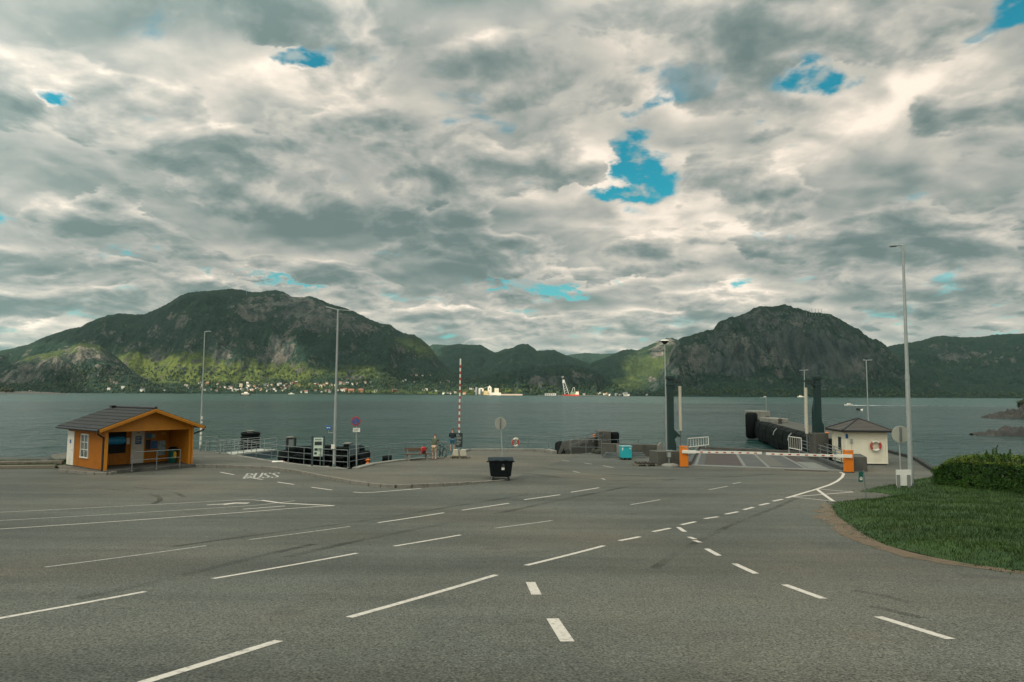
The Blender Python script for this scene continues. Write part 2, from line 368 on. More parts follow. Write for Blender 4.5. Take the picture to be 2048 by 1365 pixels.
def mountain(sky, D, B, prof, step=2.0, rows=120, seed=1, gully=.10, amp=28., rockbias=-.1, rocks=(), sunlit_meadows=(), gscale=260., cliffy=0.0, canopy=4.0, pale=.25):
    """a massif whose crest follows 'sky' (photo pixels) at distance D and whose shore is at distance B;
    prof = [(share of the way, share of the height)]"""
    sx = np.array([p[0] for p in sky], float); sy = np.array([p[1] for p in sky], float)
    px = np.arange(sx[0], sx[-1]+.01, step); py = np.interp(px, sx, sy); nx = len(px)
    dirs = np.array([camdir(a, b) for a, b in zip(px, py)]); dx, dz = dirs[:, 0], dirs[:, 2]
    Dc = D*(1+.05*fbm(px/260., px*0+seed, 3, seed)); Bc = B*(1+.02*fbm(px/130., px*0+seed, 4, seed+5))
    zc = CAMZ+dz*Dc
    pa = np.array([p[0] for p in prof]); pb = np.array([p[1] for p in prof])
    u = np.linspace(0, 1, 400); h = np.interp(u, pa, pb); key = .55*h+.45*u
    s = np.interp(np.linspace(0, 1, rows), key, u)
    s = np.concatenate([[-.04], s, [1.1, 1.3, 1.7]]); ny = len(s)
    S = np.repeat(s[:, None], nx, 1); Y = Bc[None]+(Dc-Bc)[None]*S; X = dx[None]*Y
    env = np.clip(S*(1-S)*4, 0, 1)*(S <= 1)
    wob = gully*(ridged(X/gscale, Y/(gscale*2.2), 5, seed+11)-1.0)*env*.5
    Sp = np.clip(S+wob, 0, 1)
    hh = np.interp(Sp, pa, pb)
    top = zc[None]-WATER
    Z = WATER+top*np.where(S <= 1, hh, 1-(S-1)*.8)
    Z = Z+env*amp*(fbm(X/170., Y/170., 5, seed+3))*np.clip(top/300, .25, 1.3)
    if cliffy: Z = Z+env*cliffy*(ridged(X/70., Y/500., 4, seed+8)-.9)
    Z = Z+canopy*(fbm(X/22., Y/22., 3, seed+6))*np.clip(S*10, 0, 1)
    Z = np.where(S < 0, WATER-8, np.where(S == 0, WATER-.5, np.maximum(Z, WATER+.4)))
    qx, qy = project(X, Y, Z)
    dZy = np.gradient(Z, axis=0)/np.maximum(np.gradient(Y, axis=0), 1e-3); dZx = np.gradient(Z, axis=1)/np.maximum(np.gradient(X, axis=1), 1e-3)
    slope = np.sqrt(dZx**2+dZy**2)
    rock = rockbias+.55*sstep(.75, 1.7, slope)+.12*fbm(X/300., Y/300., 4, seed+2)
    mead = np.zeros_like(Z)
    def blob(l, into):
        for cx, cy, rx, ry, a in l:
            d = np.sqrt(((qx-cx)/rx)**2+((qy-cy)/ry)**2)+.35*fbm(X/140., Y/140.+Z/90., 4, seed+21)
            into += a*(1-sstep(.55, 1.15, d))
    blob(rocks, rock); blob(sunlit_meadows, mead)
    o = grid_obj('mountain', np.stack([X, Y, Z], -1), nx, ny, [MM], {'rock': rock, 'meadow': np.clip(mead, 0, 1), 'sunlit_pale_rock': np.clip(pale+.3*fbm(X/200., Y/200., 4, seed+31), 0, 1)})
    o['kind'] = 'structure'
    vs = [tuple(p) for p in np.stack([X, Y, Z], -1).reshape(-1, 3)]
    LAND.append(BVHTree.FromPolygons(vs, [tuple(p.vertices) for p in o.data.polygons]))
    return o
GENTLE = [(0, 0), (.10, .02), (.3, .08), (.45, .20), (.6, .40), (.78, .70), (.9, .90), (1, 1)]
LEFTP = [(0, 0), (.08, .02), (.22, .07), (.36, .20), (.5, .38), (.63, .58), (.72, .74), (.85, .91), (1, 1)]
DOME = [(0, 0), (.08, .04), (.22, .12), (.34, .22), (.42, .42), (.50, .62), (.60, .76), (.75, .90), (.9, .98), (1, 1)]
KNOLL = [(0, 0), (.06, .03), (.14, .10), (.24, .45), (.36, .70), (.6, .9), (1, 1)]
# far ranges first
mountain([(1080, 722), (1110, 713), (1140, 710), (1170, 706), (1200, 708), (1230, 707), (1260, 711), (1300, 716)], 8200, 6800, GENTLE, 2, 40, 31, rockbias=.1)
mountain([(820, 705), (850, 696), (866, 689), (890, 690), (905, 691), (930, 694), (960, 706)], 7200, 6000, GENTLE, 2, 40, 33, rockbias=0)
mountain([(830, 742), (858, 712), (878, 698), (900, 690), (918, 688), (940, 690), (962, 690), (978, 700), (992, 706), (1010, 716), (1040, 738), (1080, 768), (1110, 786)], 5600, 3600, GENTLE, 2, 90, 35, rockbias=-.02)
mountain([(920, 768), (950, 738), (975, 718), (990, 706), (1008, 699), (1025, 696), (1036, 690), (1045, 688), (1056, 689), (1066, 695), (1074, 702), (1090, 701), (1108, 700), (1118, 705), (1132, 711), (1160, 720), (1200, 737), (1240, 755), (1280, 770), (1310, 788)], 5200, 3700, GENTLE, 2, 100, 37, rockbias=.06, rocks=[(1090, 735, 60, 18, .15)])
mountain([(1120, 775), (1150, 745), (1185, 725), (1215, 714), (1232, 707), (1246, 700), (1262, 699), (1276, 701), (1290, 694), (1305, 688), (1320, 681), (1332, 677), (1345, 676), (1356, 681), (1370, 693), (1390, 715), (1420, 750), (1460, 785)], 5000, 3300, GENTLE, 1.6, 120, 41, pale=.8, rockbias=-.05,
         rocks=[(1313, 705, 15, 13, .8), (1335, 680, 22, 12, .5), (1335, 690, 40, 20, .2), (1300, 758, 26, 10, .3)], sunlit_meadows=[(1290, 735, 55, 32, .40), (1245, 768, 40, 14, .5), (1330, 715, 40, 30, .25)], gully=.06)
# right of the booth, the long far shore
mountain([(1700, 730), (1745, 700), (1790, 690), (1812, 687), (1830, 684), (1848, 680), (1862, 675), (1880, 672), (1900, 673), (1920, 675), (1945, 675), (1965, 674), (1985, 670), (2010, 669), (2048, 667), (2100, 664), (2200, 655), (2320, 668)], 4300, 2500, GENTLE, 2.2, 120, 43, rockbias=-.05, cliffy=8,
         rocks=[(1900, 705, 55, 22, .42), (1985, 710, 30, 14, .2), (1840, 735, 25, 12, .2)])
# the dark domed mountain with cliffs
mountain([(1215, 797), (1262, 788), (1290, 781), (1310, 768), (1322, 752), (1332, 728), (1340, 708), (1350, 690), (1358, 680), (1370, 675), (1385, 671), (1402, 668), (1418, 665), (1428, 660), (1434, 652), (1444, 644), (1456, 640), (1472, 635), (1490, 629), (1506, 622), (1520, 617), (1540, 615), (1562, 614), (1578, 615), (1592, 619), (1606, 625), (1622, 628), (1640, 628), (1656, 632), (1674, 636), (1688, 644), (1704, 653), (1718, 659), (1730, 671), (1742, 680), (1756, 685), (1770, 693), (1782, 703), (1796, 716), (1812, 733), (1830, 750), (1850, 768), (1876, 784), (1910, 799)],
         3300, 2500, DOME, 1.5, 190, 47, pale=.12, rockbias=-.02, cliffy=20, gully=.13, amp=22, gscale=190,
         rocks=[(1560, 640, 150, 22, .35), (1480, 735, 28, 26, .5), (1540, 700, 200, 45, .30), (1440, 700, 60, 40, .12), (1700, 720, 90, 50, .25), (1655, 772, 42, 10, .45), (1690, 787, 20, 8, .3), (1590, 778, 12, 4, .3)])
# the big left-hand mountain and the spurs in front of it
mountain([(-320, 775), (-200, 748), (-90, 722), (-30, 709), (0, 702), (30, 696), (60, 688), (85, 676), (110, 667), (140, 658), (160, 655), (175, 646), (195, 638), (215, 631), (240, 627), (262, 629), (288, 629), (305, 622), (325, 613), (345, 602), (360, 592), (378, 585), (400, 583), (425, 581), (445, 579), (465, 578), (482, 580), (500, 584), (520, 585), (540, 581), (552, 581), (570, 585), (583, 594), (600, 595), (618, 593), (635, 597), (655, 606), (672, 612), (690, 616), (715, 627), (738, 638), (760, 647), (780, 649), (790, 658), (808, 667), (828, 670), (845, 680), (858, 692), (868, 705), (880, 722), (900, 740), (930, 756), (970, 768), (1020, 778), (1080, 789)],
         4100, 3000, LEFTP, 1.6, 190, 53, pale=.42, rockbias=-.17, gully=.12, amp=34, gscale=330,
         rocks=[(520, 622, 50, 28, .66), (610, 625, 62, 42, .70), (690, 640, 55, 28, .60), (570, 600, 70, 16, .45), (760, 658, 60, 16, .42), (820, 680, 40, 10, .3), (450, 590, 90, 12, .2), (562, 697, 30, 32, .62), (452, 707, 24, 22, .58), (545, 715, 40, 10, .4), (235, 665, 12, 16, .35), (215, 662, 16, 10, .3), (310, 660, 22, 18, .28), (355, 640, 24, 16, .3), (700, 755, 26, 10, .45), (730, 757, 40, 10, .3), (310, 712, 26, 10, .35), (420, 745, 18, 8, .35), (365, 735, 14, 6, .3), (480, 742, 30, 6, .25), (20, 720, 60, 14, .15)],
         sunlit_meadows=[(300, 735, 190, 34, 1), (500, 745, 160, 24, .9), (200, 765, 50, 16, .9), (720, 745, 60, 14, .7), (630, 772, 45, 8, .9), (830, 690, 50, 16, .3), (860, 705, 30, 14, .35), (760, 783, 70, 4, 1), (870, 786, 60, 3, .9), (420, 760, 120, 10, .6)])
mountain([(-330, 752), (-200, 744), (-90, 741), (-35, 740), (0, 737), (28, 727), (62, 714), (90, 707), (112, 704), (138, 697), (160, 686), (178, 688), (200, 692), (222, 706), (240, 720), (262, 742), (300, 763), (350, 780), (380, 788)],
         3300, 2700, DOME, 1.6, 110, 59, pale=.7, rockbias=.03, gully=.16, amp=16, gscale=150, cliffy=8,
         rocks=[(60, 725, 70, 18, .4), (165, 712, 55, 24, .5), (20, 755, 60, 20, .3)], sunlit_meadows=[(150, 695, 90, 14, .6), (60, 712, 70, 10, .6)])
mountain([(880, 786), (915, 774), (950, 762), (985, 751), (1015, 744), (1040, 738), (1062, 735), (1090, 733), (1115, 732), (1140, 732), (1160, 734), (1178, 737), (1195, 744), (1210, 754), (1225, 764), (1240, 775), (1256, 784), (1285, 791)],
         3250, 2750, KNOLL, 1.5, 90, 61, rockbias=-.04, gully=.2, amp=12, gscale=120, cliffy=10,
         rocks=[(1100, 765, 48, 16, .42), (1165, 755, 30, 14, .32), (1070, 762, 16, 12, .2)], sunlit_meadows=[(1000, 781, 90, 5, .9), (940, 786, 60, 3, .9)])
def hit(px, py):
    "where a line of sight meets the land across the fjord"
    d = camdir(px, py).normalized(); best = None
    for b in LAND:
        r = b.ray_cast(Vector((0, 0, CAMZ)), d)
        if r[0] is not None and (best is None or r[3] < best[1]): best = (r[0], r[3])
    return best[0] if best else None

# ---------------------------------------------------------------- unseen cover added before the sun, its gaps shaped to light chosen slopes
def lit_mask(qx, qy):
    s = np.zeros_like(qx)
    for cx, cy, rx, ry, a in [(100, 708, 112, 24, 1.2), (220, 745, 70, 40, 1.1), (330, 745, 120, 30, 1), (480, 752, 110, 26, 1), (590, 735, 40, 45, .8), (550, 695, 28, 30, .9), (450, 705, 30, 24, .9), (720, 758, 70, 22, 1), (825, 690, 40, 9, .8), (868, 706, 22, 10, .8),
                             (600, 776, 330, 14, 1), (880, 780, 110, 12, .8), (1000, 782, 90, 12, 1), (1130, 785, 90, 14, 1), (1240, 780, 60, 10, .9), (1300, 735, 60, 50, .75), (1335, 682, 26, 14, .8), (1650, 625, 60, 8, .4), (620, 600, 120, 12, .35)]:
        s += a*np.exp(-(((qx-cx)/rx)**2+((qy-cy)/ry)**2)**1.5)
    return s
def unseen_deck():
    ZC = 2700.0; cs = 38.0
    xs = np.arange(-6300, 1700, cs); ys = np.arange(200, 4100, cs)
    XX, YY = np.meshgrid(xs, ys); lit = np.zeros_like(XX); L = -SUN_DIR
    for j in range(XX.shape[0]):
        for i in range(XX.shape[1]):
            best = None; o = Vector((XX[j, i], YY[j, i], ZC))
            for b in LAND:
                r = b.ray_cast(o, L)
                if r[0] is not None and (best is None or r[3] < best[1]): best = (r[0], r[3])
            if best:
                p = best[0]; qx, qy = project(np.array(p.x), np.array(p.y), np.array(p.z)); lit[j, i] = lit_mask(qx, qy)
            else: lit[j, i] = .5
    th = 120*(.60-lit*1.5+.34*fbm(XX/210., YY/210., 5, 77))
    return XX, YY, th, ZC
def puff(name, XX, YY, th, ZC, m):
    ny, nx = XX.shape; keep = th > 0
    t = np.maximum(th, 0); bumpy = 30*fbm(XX/140., YY/140., 4, 9)
    top = np.stack([XX, YY, ZC+t+np.where(keep, bumpy*np.clip(t/40, 0, 1), 0)], -1); bot = np.stack([XX, YY, ZC-t*.35], -1)
    V = np.concatenate([top.reshape(-1, 3), bot.reshape(-1, 3)]); idx = np.arange(nx*ny).reshape(ny, nx)
    kc = keep[:-1, :-1].astype(int)+keep[1:, :-1]+keep[:-1, 1:]+keep[1:, 1:] >= 2
    q = np.stack([idx[:-1, :-1], idx[:-1, 1:], idx[1:, 1:], idx[1:, :-1]], -1)[kc]
    o = raw_obj(name, V, np.concatenate([q, q[:, ::-1]+nx*ny]), [m], smooth=True); o['kind'] = 'structure'
    return o
def unseen_cloud_mat():
    m = bpy.data.materials.new('cloud'); m.use_nodes = True; t = NT(m.node_tree); m.node_tree.nodes.clear()
    tr = t.n('ShaderNodeBsdfTranslucent'); tr.inputs[0].default_value = (.28, .35, .37, 1)
    df = t.n('ShaderNodeBsdfDiffuse'); df.inputs[0].default_value = (.9, .9, .9, 1)
    mx = t.n('ShaderNodeMixShader'); mx.inputs[0].default_value = .35; t.link(tr.outputs[0], mx.inputs[1]); t.link(df.outputs[0], mx.inputs[2])
    tp = t.n('ShaderNodeBsdfTransparent'); m2 = t.n('ShaderNodeMixShader'); m2.inputs[0].default_value = THIN; t.link(mx.outputs[0], m2.inputs[1]); t.link(tp.outputs[0], m2.inputs[2])
    out = t.n('ShaderNodeOutputMaterial'); t.link(m2.outputs[0], out.inputs[0]); return m
THIN = .28                                                 # a sunbeam passes top and underside: a little gets through
UNSEEN_CLOUD = unseen_cloud_mat()
puff('cloud', *unseen_deck(), UNSEEN_CLOUD)
def unseen_near_cloud():                                          # added out of view to keep the quay itself in shade
    c = Vector((0, 30, 0))+SUN_DIR*(2700/SUN_DIR.z)
    xs = np.arange(c.x-900, c.x+900, 50.); ys = np.arange(c.y-700, c.y+700, 50.); XX, YY = np.meshgrid(xs, ys)
    d = np.sqrt(((XX-c.x)/620)**2+((YY-c.y)/480)**2)
    return XX, YY, 190*(1-d+.18*fbm(XX/200., YY/200., 5, 5)), 2700.0
puff('cloud', *unseen_near_cloud(), UNSEEN_CLOUD)

# ---------------------------------------------------------------- water
def water_mat():
    m = bpy.data.materials.new('fjord_water'); m.use_nodes = True; t = NT(m.node_tree); b = m.node_tree.nodes['Principled BSDF']
    pos = t.n('ShaderNodeNewGeometry').outputs['Position']
    b.inputs['IOR'].default_value = 1.333; b.inputs['Specular IOR Level'].default_value = .25
    n0 = t.noise(t.vm('MULTIPLY', pos, (.006, .02, 1)), 1.0, 4, .6)
    t.link(t.mix(n0, (.008, .031, .028), (.014, .046, .041)), b.inputs['Base Color'])
    t.put(b.inputs['Roughness'], t.mr(n0, .3, .7, .15, .24))
    a = t.noise(t.vm('MULTIPLY', pos, (.5, 1.0, 1)), .26, 4, .55, dist=.5)
    c = t.noise(t.vm('MULTIPLY', pos, (.6, 1.0, 1)), .09, 4, .6)
    h = t.m('ADD', t.m('MULTIPLY', a, 1.25), t.m('MULTIPLY', c, 1.6))
    bp = t.n('ShaderNodeBump'); bp.inputs['Strength'].default_value = 1.0; bp.inputs['Distance'].default_value = 1.9
    t.link(h, bp.inputs['Height']); t.link(bp.outputs[0], b.inputs['Normal'])
    return m
wb = MB(); wb.add([(-16000, 20, WATER), (16000, 20, WATER), (16000, 15000, WATER), (-16000, 15000, WATER)], [(0, 1, 2, 3)])
wb.build('water', water_mat())['kind'] = 'structure'

# ---------------------------------------------------------------- haze over the fjord
def haze():
    m = bpy.data.materials.new('haze'); m.use_nodes = True; t = NT(m.node_tree); m.node_tree.nodes.clear()
    v = t.n('ShaderNodeVolumePrincipled'); v.inputs['Color'].default_value = (.58, .90, .90, 1); v.inputs['Density'].default_value = HAZE; v.inputs['Anisotropy'].default_value = 0.2
    out = t.n('ShaderNodeOutputMaterial'); t.link(v.outputs[0], out.inputs['Volume'])
    b = MB(); b.span((-17000, -230, WATER-10), (17000, 15200, 900)); o = b.build('haze', m); o['kind'] = 'stuff'
HAZE = 0.000014

# ---------------------------------------------------------------- yard, quay, pavement, markings, lawn
def asphalt_mat(name, dark, lightc, brown=.3, seed=0.0):
    m = bpy.data.materials.new(name); m.use_nodes = True; t = NT(m.node_tree); b = m.node_tree.nodes['Principled BSDF']
    pos = t.vm('ADD', t.n('ShaderNodeNewGeometry').outputs['Position'], (seed, seed, 0))
    lane = t.vm('MULTIPLY', t.n('ShaderNodeMapping').outputs[0], (1, 1, 1)); mp = lane.node.inputs[0].links[0].from_node
    t.link(pos, mp.inputs[0]); mp.inputs['Rotation'].default_value = (0, 0, R(-48)); mp.inputs['Scale'].default_value = (.05, .55, 1)
    big = t.noise(pos, .11, 5, .6); tracks = t.noise(lane, 1.0, 5, .6); fine = t.noise(pos, 14, 3, .7); grit = t.noise(pos, 34, 2, .75)
    mid = t.noise(pos, 1.6, 5, .65)
    f = t.m('ADD', t.m('MULTIPLY', big, .36), t.m('ADD', t.m('MULTIPLY', tracks, .44), t.m('MULTIPLY', mid, .20)))
    c = t.mix(t.mr(f, .38, .62), dark, lightc)
    c = t.mix(t.mr(t.noise(pos, .07, 4, .6), .45, .72, 0, brown), c, (.150, .118, .078))
    sp = t.m('ADD', t.mr(fine, .3, .7, .80, 1.20, False), t.mr(grit, .32, .68, -.80, .95, False))
    c = t.mix(1.0, c, t.comb(sp, sp, sp), 'MULTIPLY')
    # oil drips, patches and thin tar-sealed cracks
    oil = t.mr(t.noise(pos, .55, 3, .5), .665, .73, 0, .30)
    c = t.mix(oil, c, (.035, .034, .030))
    v = t.n('ShaderNodeTexVoronoi', feature='DISTANCE_TO_EDGE'); wv = t.vm('ADD', pos, t.vm('MULTIPLY', t.noise(pos, .9, 4, .6, out='Color'), (1.6, 1.6, 0)))
    t.link(wv, v.inputs['Vector']); v.inputs['Scale'].default_value = .085
    crack = t.m('MULTIPLY', t.mr(v.outputs['Distance'], .0018, .0036, .32, 0), t.mr(t.noise(pos, .12, 2), .46, .60))
    c = t.mix(crack, c, (.040, .040, .036))
    t.link(c, b.inputs['Base Color']); t.put(b.inputs['Roughness'], t.mr(mid, .3, .7, .78, .93)); b.inputs['Specular IOR Level'].default_value = .30
    bp = t.n('ShaderNodeBump'); bp.inputs['Strength'].default_value = .75; bp.inputs['Distance'].default_value = .010
    t.link(t.m('ADD', grit, t.m('MULTIPLY', fine, .8)), bp.inputs['Height']); t.link(bp.outputs[0], b.inputs['Normal'])
    return m
ASPH = asphalt_mat('asphalt', (.049, .050, .041), (.088, .089, .074), .40)
PAVE = asphalt_mat('pavement_asphalt', (.063, .060, .048), (.105, .100, .080), .5, 40)
CONC = mat('concrete', (.205, .195, .165), .85, .3, 2.5, .4, 40, dirt=(.075, .075, .062), dscale=.9, damt=.7, spec=.25)
CONCD = mat('dark_concrete', (.085, .082, .070), .9, .35, 2.0, .5, 30, dirt=(.035, .036, .030), dscale=.8, damt=.8, spec=.2)
GRANITE = mat('granite', (.185, .170, .140), .85, .4, 4, .4, 30, dirt=(.07, .065, .05), dscale=1.5, spec=.25)
PAINT = mat('road_paint', (.52, .465, .40), .7, .12, 9, .3, 80, dirt=(.20, .19, .17), dscale=13, damt=.85, spec=.3)
PAINTW = mat('worn_road_paint', (.36, .335, .295), .75, .2, 8, .3, 60, dirt=(.10, .096, .086), dscale=8.0, damt=.95, spec=.3)

EDGE_L = [(-260, 928), (-100, 921), (0, 914), (50, 916), (100, 914), (130, 909), (260, 905), (400, 903), (437, 908), (480, 915), (540, 925), (600, 933), (650, 938), (697, 942),
          (706, 943), (740, 934), (790, 927), (840, 922), (885, 920), (912, 910), (935, 905), (1000, 905), (1095, 905), (1112, 909), (1160, 908), (1204, 903), (1316, 899), (1362, 903), (1376, 930)]
EDGE_R = [(1690, 942), (1672, 900), (1700, 893), (1772, 903), (1822, 916), (1841, 923), (1873, 943)]
edge = [G(*p) for p in EDGE_L]+[G(*p) for p in EDGE_R]
def ground():
    ys = [-160, -60, -20, -8]+[i*.5 for i in range(0, 77)]; ys[-1] = 38.0
    V = []; Fc = []
    for y in ys: V += [(-160, y, gz(y)), (160, y, gz(y))]
    for i in range(len(ys)-1): Fc.append((2*i, 2*i+1, 2*i+3, 2*i+2))
    n = len(V)-2
    out = [Vector((-160, 62, 0))]+edge+[Vector((31, 41.4, 0)), Vector((37, 40.5, 0)), Vector((160, 44, 0))]
    b = len(V); V += [tuple(p) for p in out]; k = len(out)
    Fc.append([n]+[n+1]+[b+i for i in range(k-1, -1, -1)])
    b2 = len(V); V += [(p.x, p.y, -7) for p in out]
    for i in range(k-1): Fc.append((b+i+1, b+i, b2+i, b2+i+1))
    me = bpy.data.meshes.new('ground'); me.from_pydata(V, [], Fc); me.materials.append(ASPH); me.materials.append(CONCD)
    for i, p in enumerate(me.polygons): p.material_index = 1 if i >= len(ys) else 0
    o = bpy.data.objects.new('ground', me); COL.objects.link(o); o['kind'] = 'structure'
ground()
def resample(pts, n):
    L = [0]
    for a, b in zip(pts, pts[1:]): L.append(L[-1]+(b-a).length)
    out = []
    for i in range(n):
        t = L[-1]*i/(n-1); k = max(j for j in range(len(L)-1) if L[j] <= t+1e-9)
        out.append(pts[k].lerp(pts[k+1], (t-L[k])/max(1e-9, L[k+1]-L[k])))
    return out
KERB = [(120, 944), (205, 951), (222, 950), (236, 946), (252, 940), (276, 936), (312, 934), (346, 933), (400, 934.5), (470, 935.5), (540, 938.5), (590, 945), (650, 956.5), (705, 967), (750, 974), (800, 977), (880, 973), (940, 968.5), (1000, 962), (1024, 958)]
PH = .13
def pavement():
    k = resample([G(*p) for p in KERB], 90)
    e = resample([G(*p) for p in EDGE_L[4:25]], 90)
    rows = 8; V = np.zeros((rows+1, 90, 3))
    for i in range(90):
        h = PH*(1-float(sstep(76, 89, i)))+.006
        for r in range(rows+1):
            p = k[i].lerp(e[i], r/rows); V[r, i] = (p.x, p.y, gz(p.y)+h)
    grid_obj('pavement', V, 90, rows+1, [PAVE], smooth=False)['kind'] = 'structure'
    b = MB(); fine = resample([G(*p) for p in KERB], 46)
    for i in range(45):
        a, c = fine[i], fine[i+1]; d = (c-a); L = d.length; d.normalize(); s = Vector((d.y, -d.x, 0))
        h = PH*(1-float(sstep(38, 45, i)))+.015+random.uniform(-.008, .008); o = s*random.uniform(.05, .075)
        b.box(((a+c)/2+o)+Vector((0, 0, h/2-.1+gz(a.y)+.02)), (L-.03, .16, h+.2), math.atan2(d.y, d.x))
    b.build('kerb', GRANITE, bevel=.015)['kind'] = 'structure'
pavement()
def coping(name, pxs, w, h, m, dz=0.0, inset=.15, seg=3.0):
    b = MB(); pts = [G(*p) for p in pxs]
    for a, c in zip(pts, pts[1:]):
        d = (c-a); L = d.length; n = max(1, round(L/seg)); d.normalize()
        for i in range(n):
            p = a+d*(L*(i+.5)/n); b.box(p+Vector((d.y, -d.x, 0))*inset+Vector((0, 0, h/2-.2+dz)), (L/n-.02, w, h+.4), math.atan2(d.y, d.x))
    o = b.build(name, m, bevel=.02); o['kind'] = 'structure'; return o
coping('quay_edge', [(706, 943), (740, 934), (790, 927), (840, 922), (885, 920)], .45, .24, CONC)
coping('quay_edge', [(912, 910), (935, 905), (1000, 905), (1095, 905), (1112, 909)], .45, .30, CONC)
coping('quay_edge', [(437, 908), (480, 915), (540, 925), (600, 933), (650, 938), (697, 942)], .35, .16, CONC)
TIMBER = mat('tarred_timber', (.022, .026, .022), .85, .4, 5, .4, 30)
coping('quay_edge', [(1772, 903), (1822, 916), (1841, 923), (1873, 943)], .32, .24, TIMBER, seg=4)

# ---- painted markings: every dash bends with the ground
def strip(b, pts, w, mi=0):
    n = len(pts); fine = resample(pts, max(2, int(sum((b_-a).length for a, b_ in zip(pts, pts[1:]))/.5)+1)); vs = []
    for i, p in enumerate(fine):
        d = (fine[min(i+1, len(fine)-1)]-fine[max(i-1, 0)]); s = Vector((d.y, -d.x, 0)).normalized()*w/2
        for q in (p-s, p+s): vs.append((q.x, q.y, gz(q.y)+.0045))
    b.add(vs, [(2*i+1, 2*i, 2*i+2, 2*i+3)[::-1] for i in range(len(fine)-1)], mi)
def markings():
    b = MB()
    def L(pxs, w=.13, mi=0): strip(b, [G(*p) for p in pxs], w, mi)
    for p in ([(-60, 1470), (100, 1421)], [(283, 1367), (558, 1282)], [(698, 1235.5), (992, 1150.5)], [(1052, 1131.5), (1208, 1092)]): L(p, .13)
    for p in ([(1239, 1082), (1280, 1074)], [(1306, 1064), (1340, 1057)], [(1363, 1050), (1391, 1044)], [(1409, 1038), (1436, 1034)], [(1451, 1029), (1476, 1024)], [(1487, 1020), (1507, 1015)], [(1519, 1011), (1538, 1007)], [(1546, 1003), (1565, 999)]): L(p, .15)
    L([(1573, 996.5), (1605, 987), (1634, 978.5), (1660, 970), (1675, 962.5), (1684, 955), (1687.5, 948), (1680, 944.5)], .16)
    L([(1634, 979), (1667, 1003)], .16); L([(1640, 979), (1707, 984.5)], .10); L([(1586, 994), (1707, 984.5)], .10); L([(1586, 994.5), (1667, 1003)], .09)
    for p in ([(1356.5, 1055), (1369.5, 1064)], [(1378, 1074.5), (1390.5, 1079)], [(1389, 1081.5), (1401, 1085.5)], [(1413, 1098), (1438, 1112)], [(1469, 1128), (1512, 1148)], [(1569, 1170), (1647, 1198)], [(1756, 1234), (1901, 1279)]): L(p, .14)
    L([(1061, 1165), (1073, 1190)], .17); L([(1105, 1238), (1135, 1284)], .17);
    for p in ([(-60, 1248), (290, 1184)], [(426, 1158), (714, 1107)], [(788, 1093), (921, 1070.5)]): L(p, .12)
    for p in ([(989, 1057), (1105, 1041.5)], [(1261, 1010), (1320, 1000)], [(1418, 980), (1455, 973)], [(1465, 968), (1482, 965)]): L(p, .10, 1)
    L([(90, 1135), (412, 1092)], .09, 1); L([(498, 1080), (700, 1053.5)], .09, 1)
    for p in ([(756, 1046), (888, 1026)], [(924, 1021), (1018, 1007)], [(1048, 1000), (1120, 990)], [(1142, 985), (1198, 976)]): L(p, .12)
    L([(-60, 1028), (500, 999), (520, 1002)], .10, 1); L([(-60, 1045), (516, 1011), (590, 1002)], .09, 1); L([(-60, 1062.5), (600, 1016), (668, 1012)], .10)
    L([(523, 1001), (560, 1006.5), (668, 1012)], .18); L([(486, 1019), (570, 1012.5)], .12)
    L([(414, 1010.5), (450, 1008.5)], .16); L([(446, 1009.5), (472, 1006.5), (497, 1007)], .34)
    for p in ([(441, 945), (468, 950)], [(493, 955), (525, 959.5)], [(555, 964.6), (588, 969.5)], [(623, 975), (664, 980.6)], [(707, 984.7), (731, 986.5), (842, 977.5)]): L(p, .12)
    for p in ([(1068, 916.5), (1092, 918)], [(1119, 921), (1139, 923)], [(1169, 926.5), (1183, 928.6)], [(1206, 932), (1226, 935.7)], [(1146, 943), (1160, 946)], [(1203, 957), (1210, 960)], [(1000, 918), (1030, 918.5)]): L(p, .13, 1)
    # the word BUSS, painted tall so that drivers can read it
    O = G(487, 958); X = (G(560, 956)-O); X.z = 0; wl = X.length/4; X.normalize(); Yv = Vector((-X.y, X.x, 0)); hgt = (G(500, 946)-G(500, 957)).length*.95
    glyph = {'B': [[(0, 0), (0, 1)], [(0, 1), (.6, .97), (.7, .76), (.6, .54), (0, .52)], [(0, .5), (.68, .46), (.76, .25), (.66, .03), (0, 0)]],
             'U': [[(0, 1), (0, .25), (.14, .03), (.38, 0), (.62, .03), (.76, .25), (.76, 1)]],
             'S': [[(.76, .8), (.6, .98), (.38, 1), (.12, .97), (.02, .78), (.14, .58), (.6, .44), (.76, .24), (.62, .03), (.38, 0), (.12, .03), (0, .2)]]}
    for i, ch in enumerate('BUSS'):
        for st in glyph[ch]:
            strip(b, [O+X*(wl*(i+p[0]*.95))+Yv*(p[1]*hgt) for p in st], .13, 1)
    o = b.build('road_marking', [PAINT, PAINTW]); o['kind'] = 'structure'
markings()
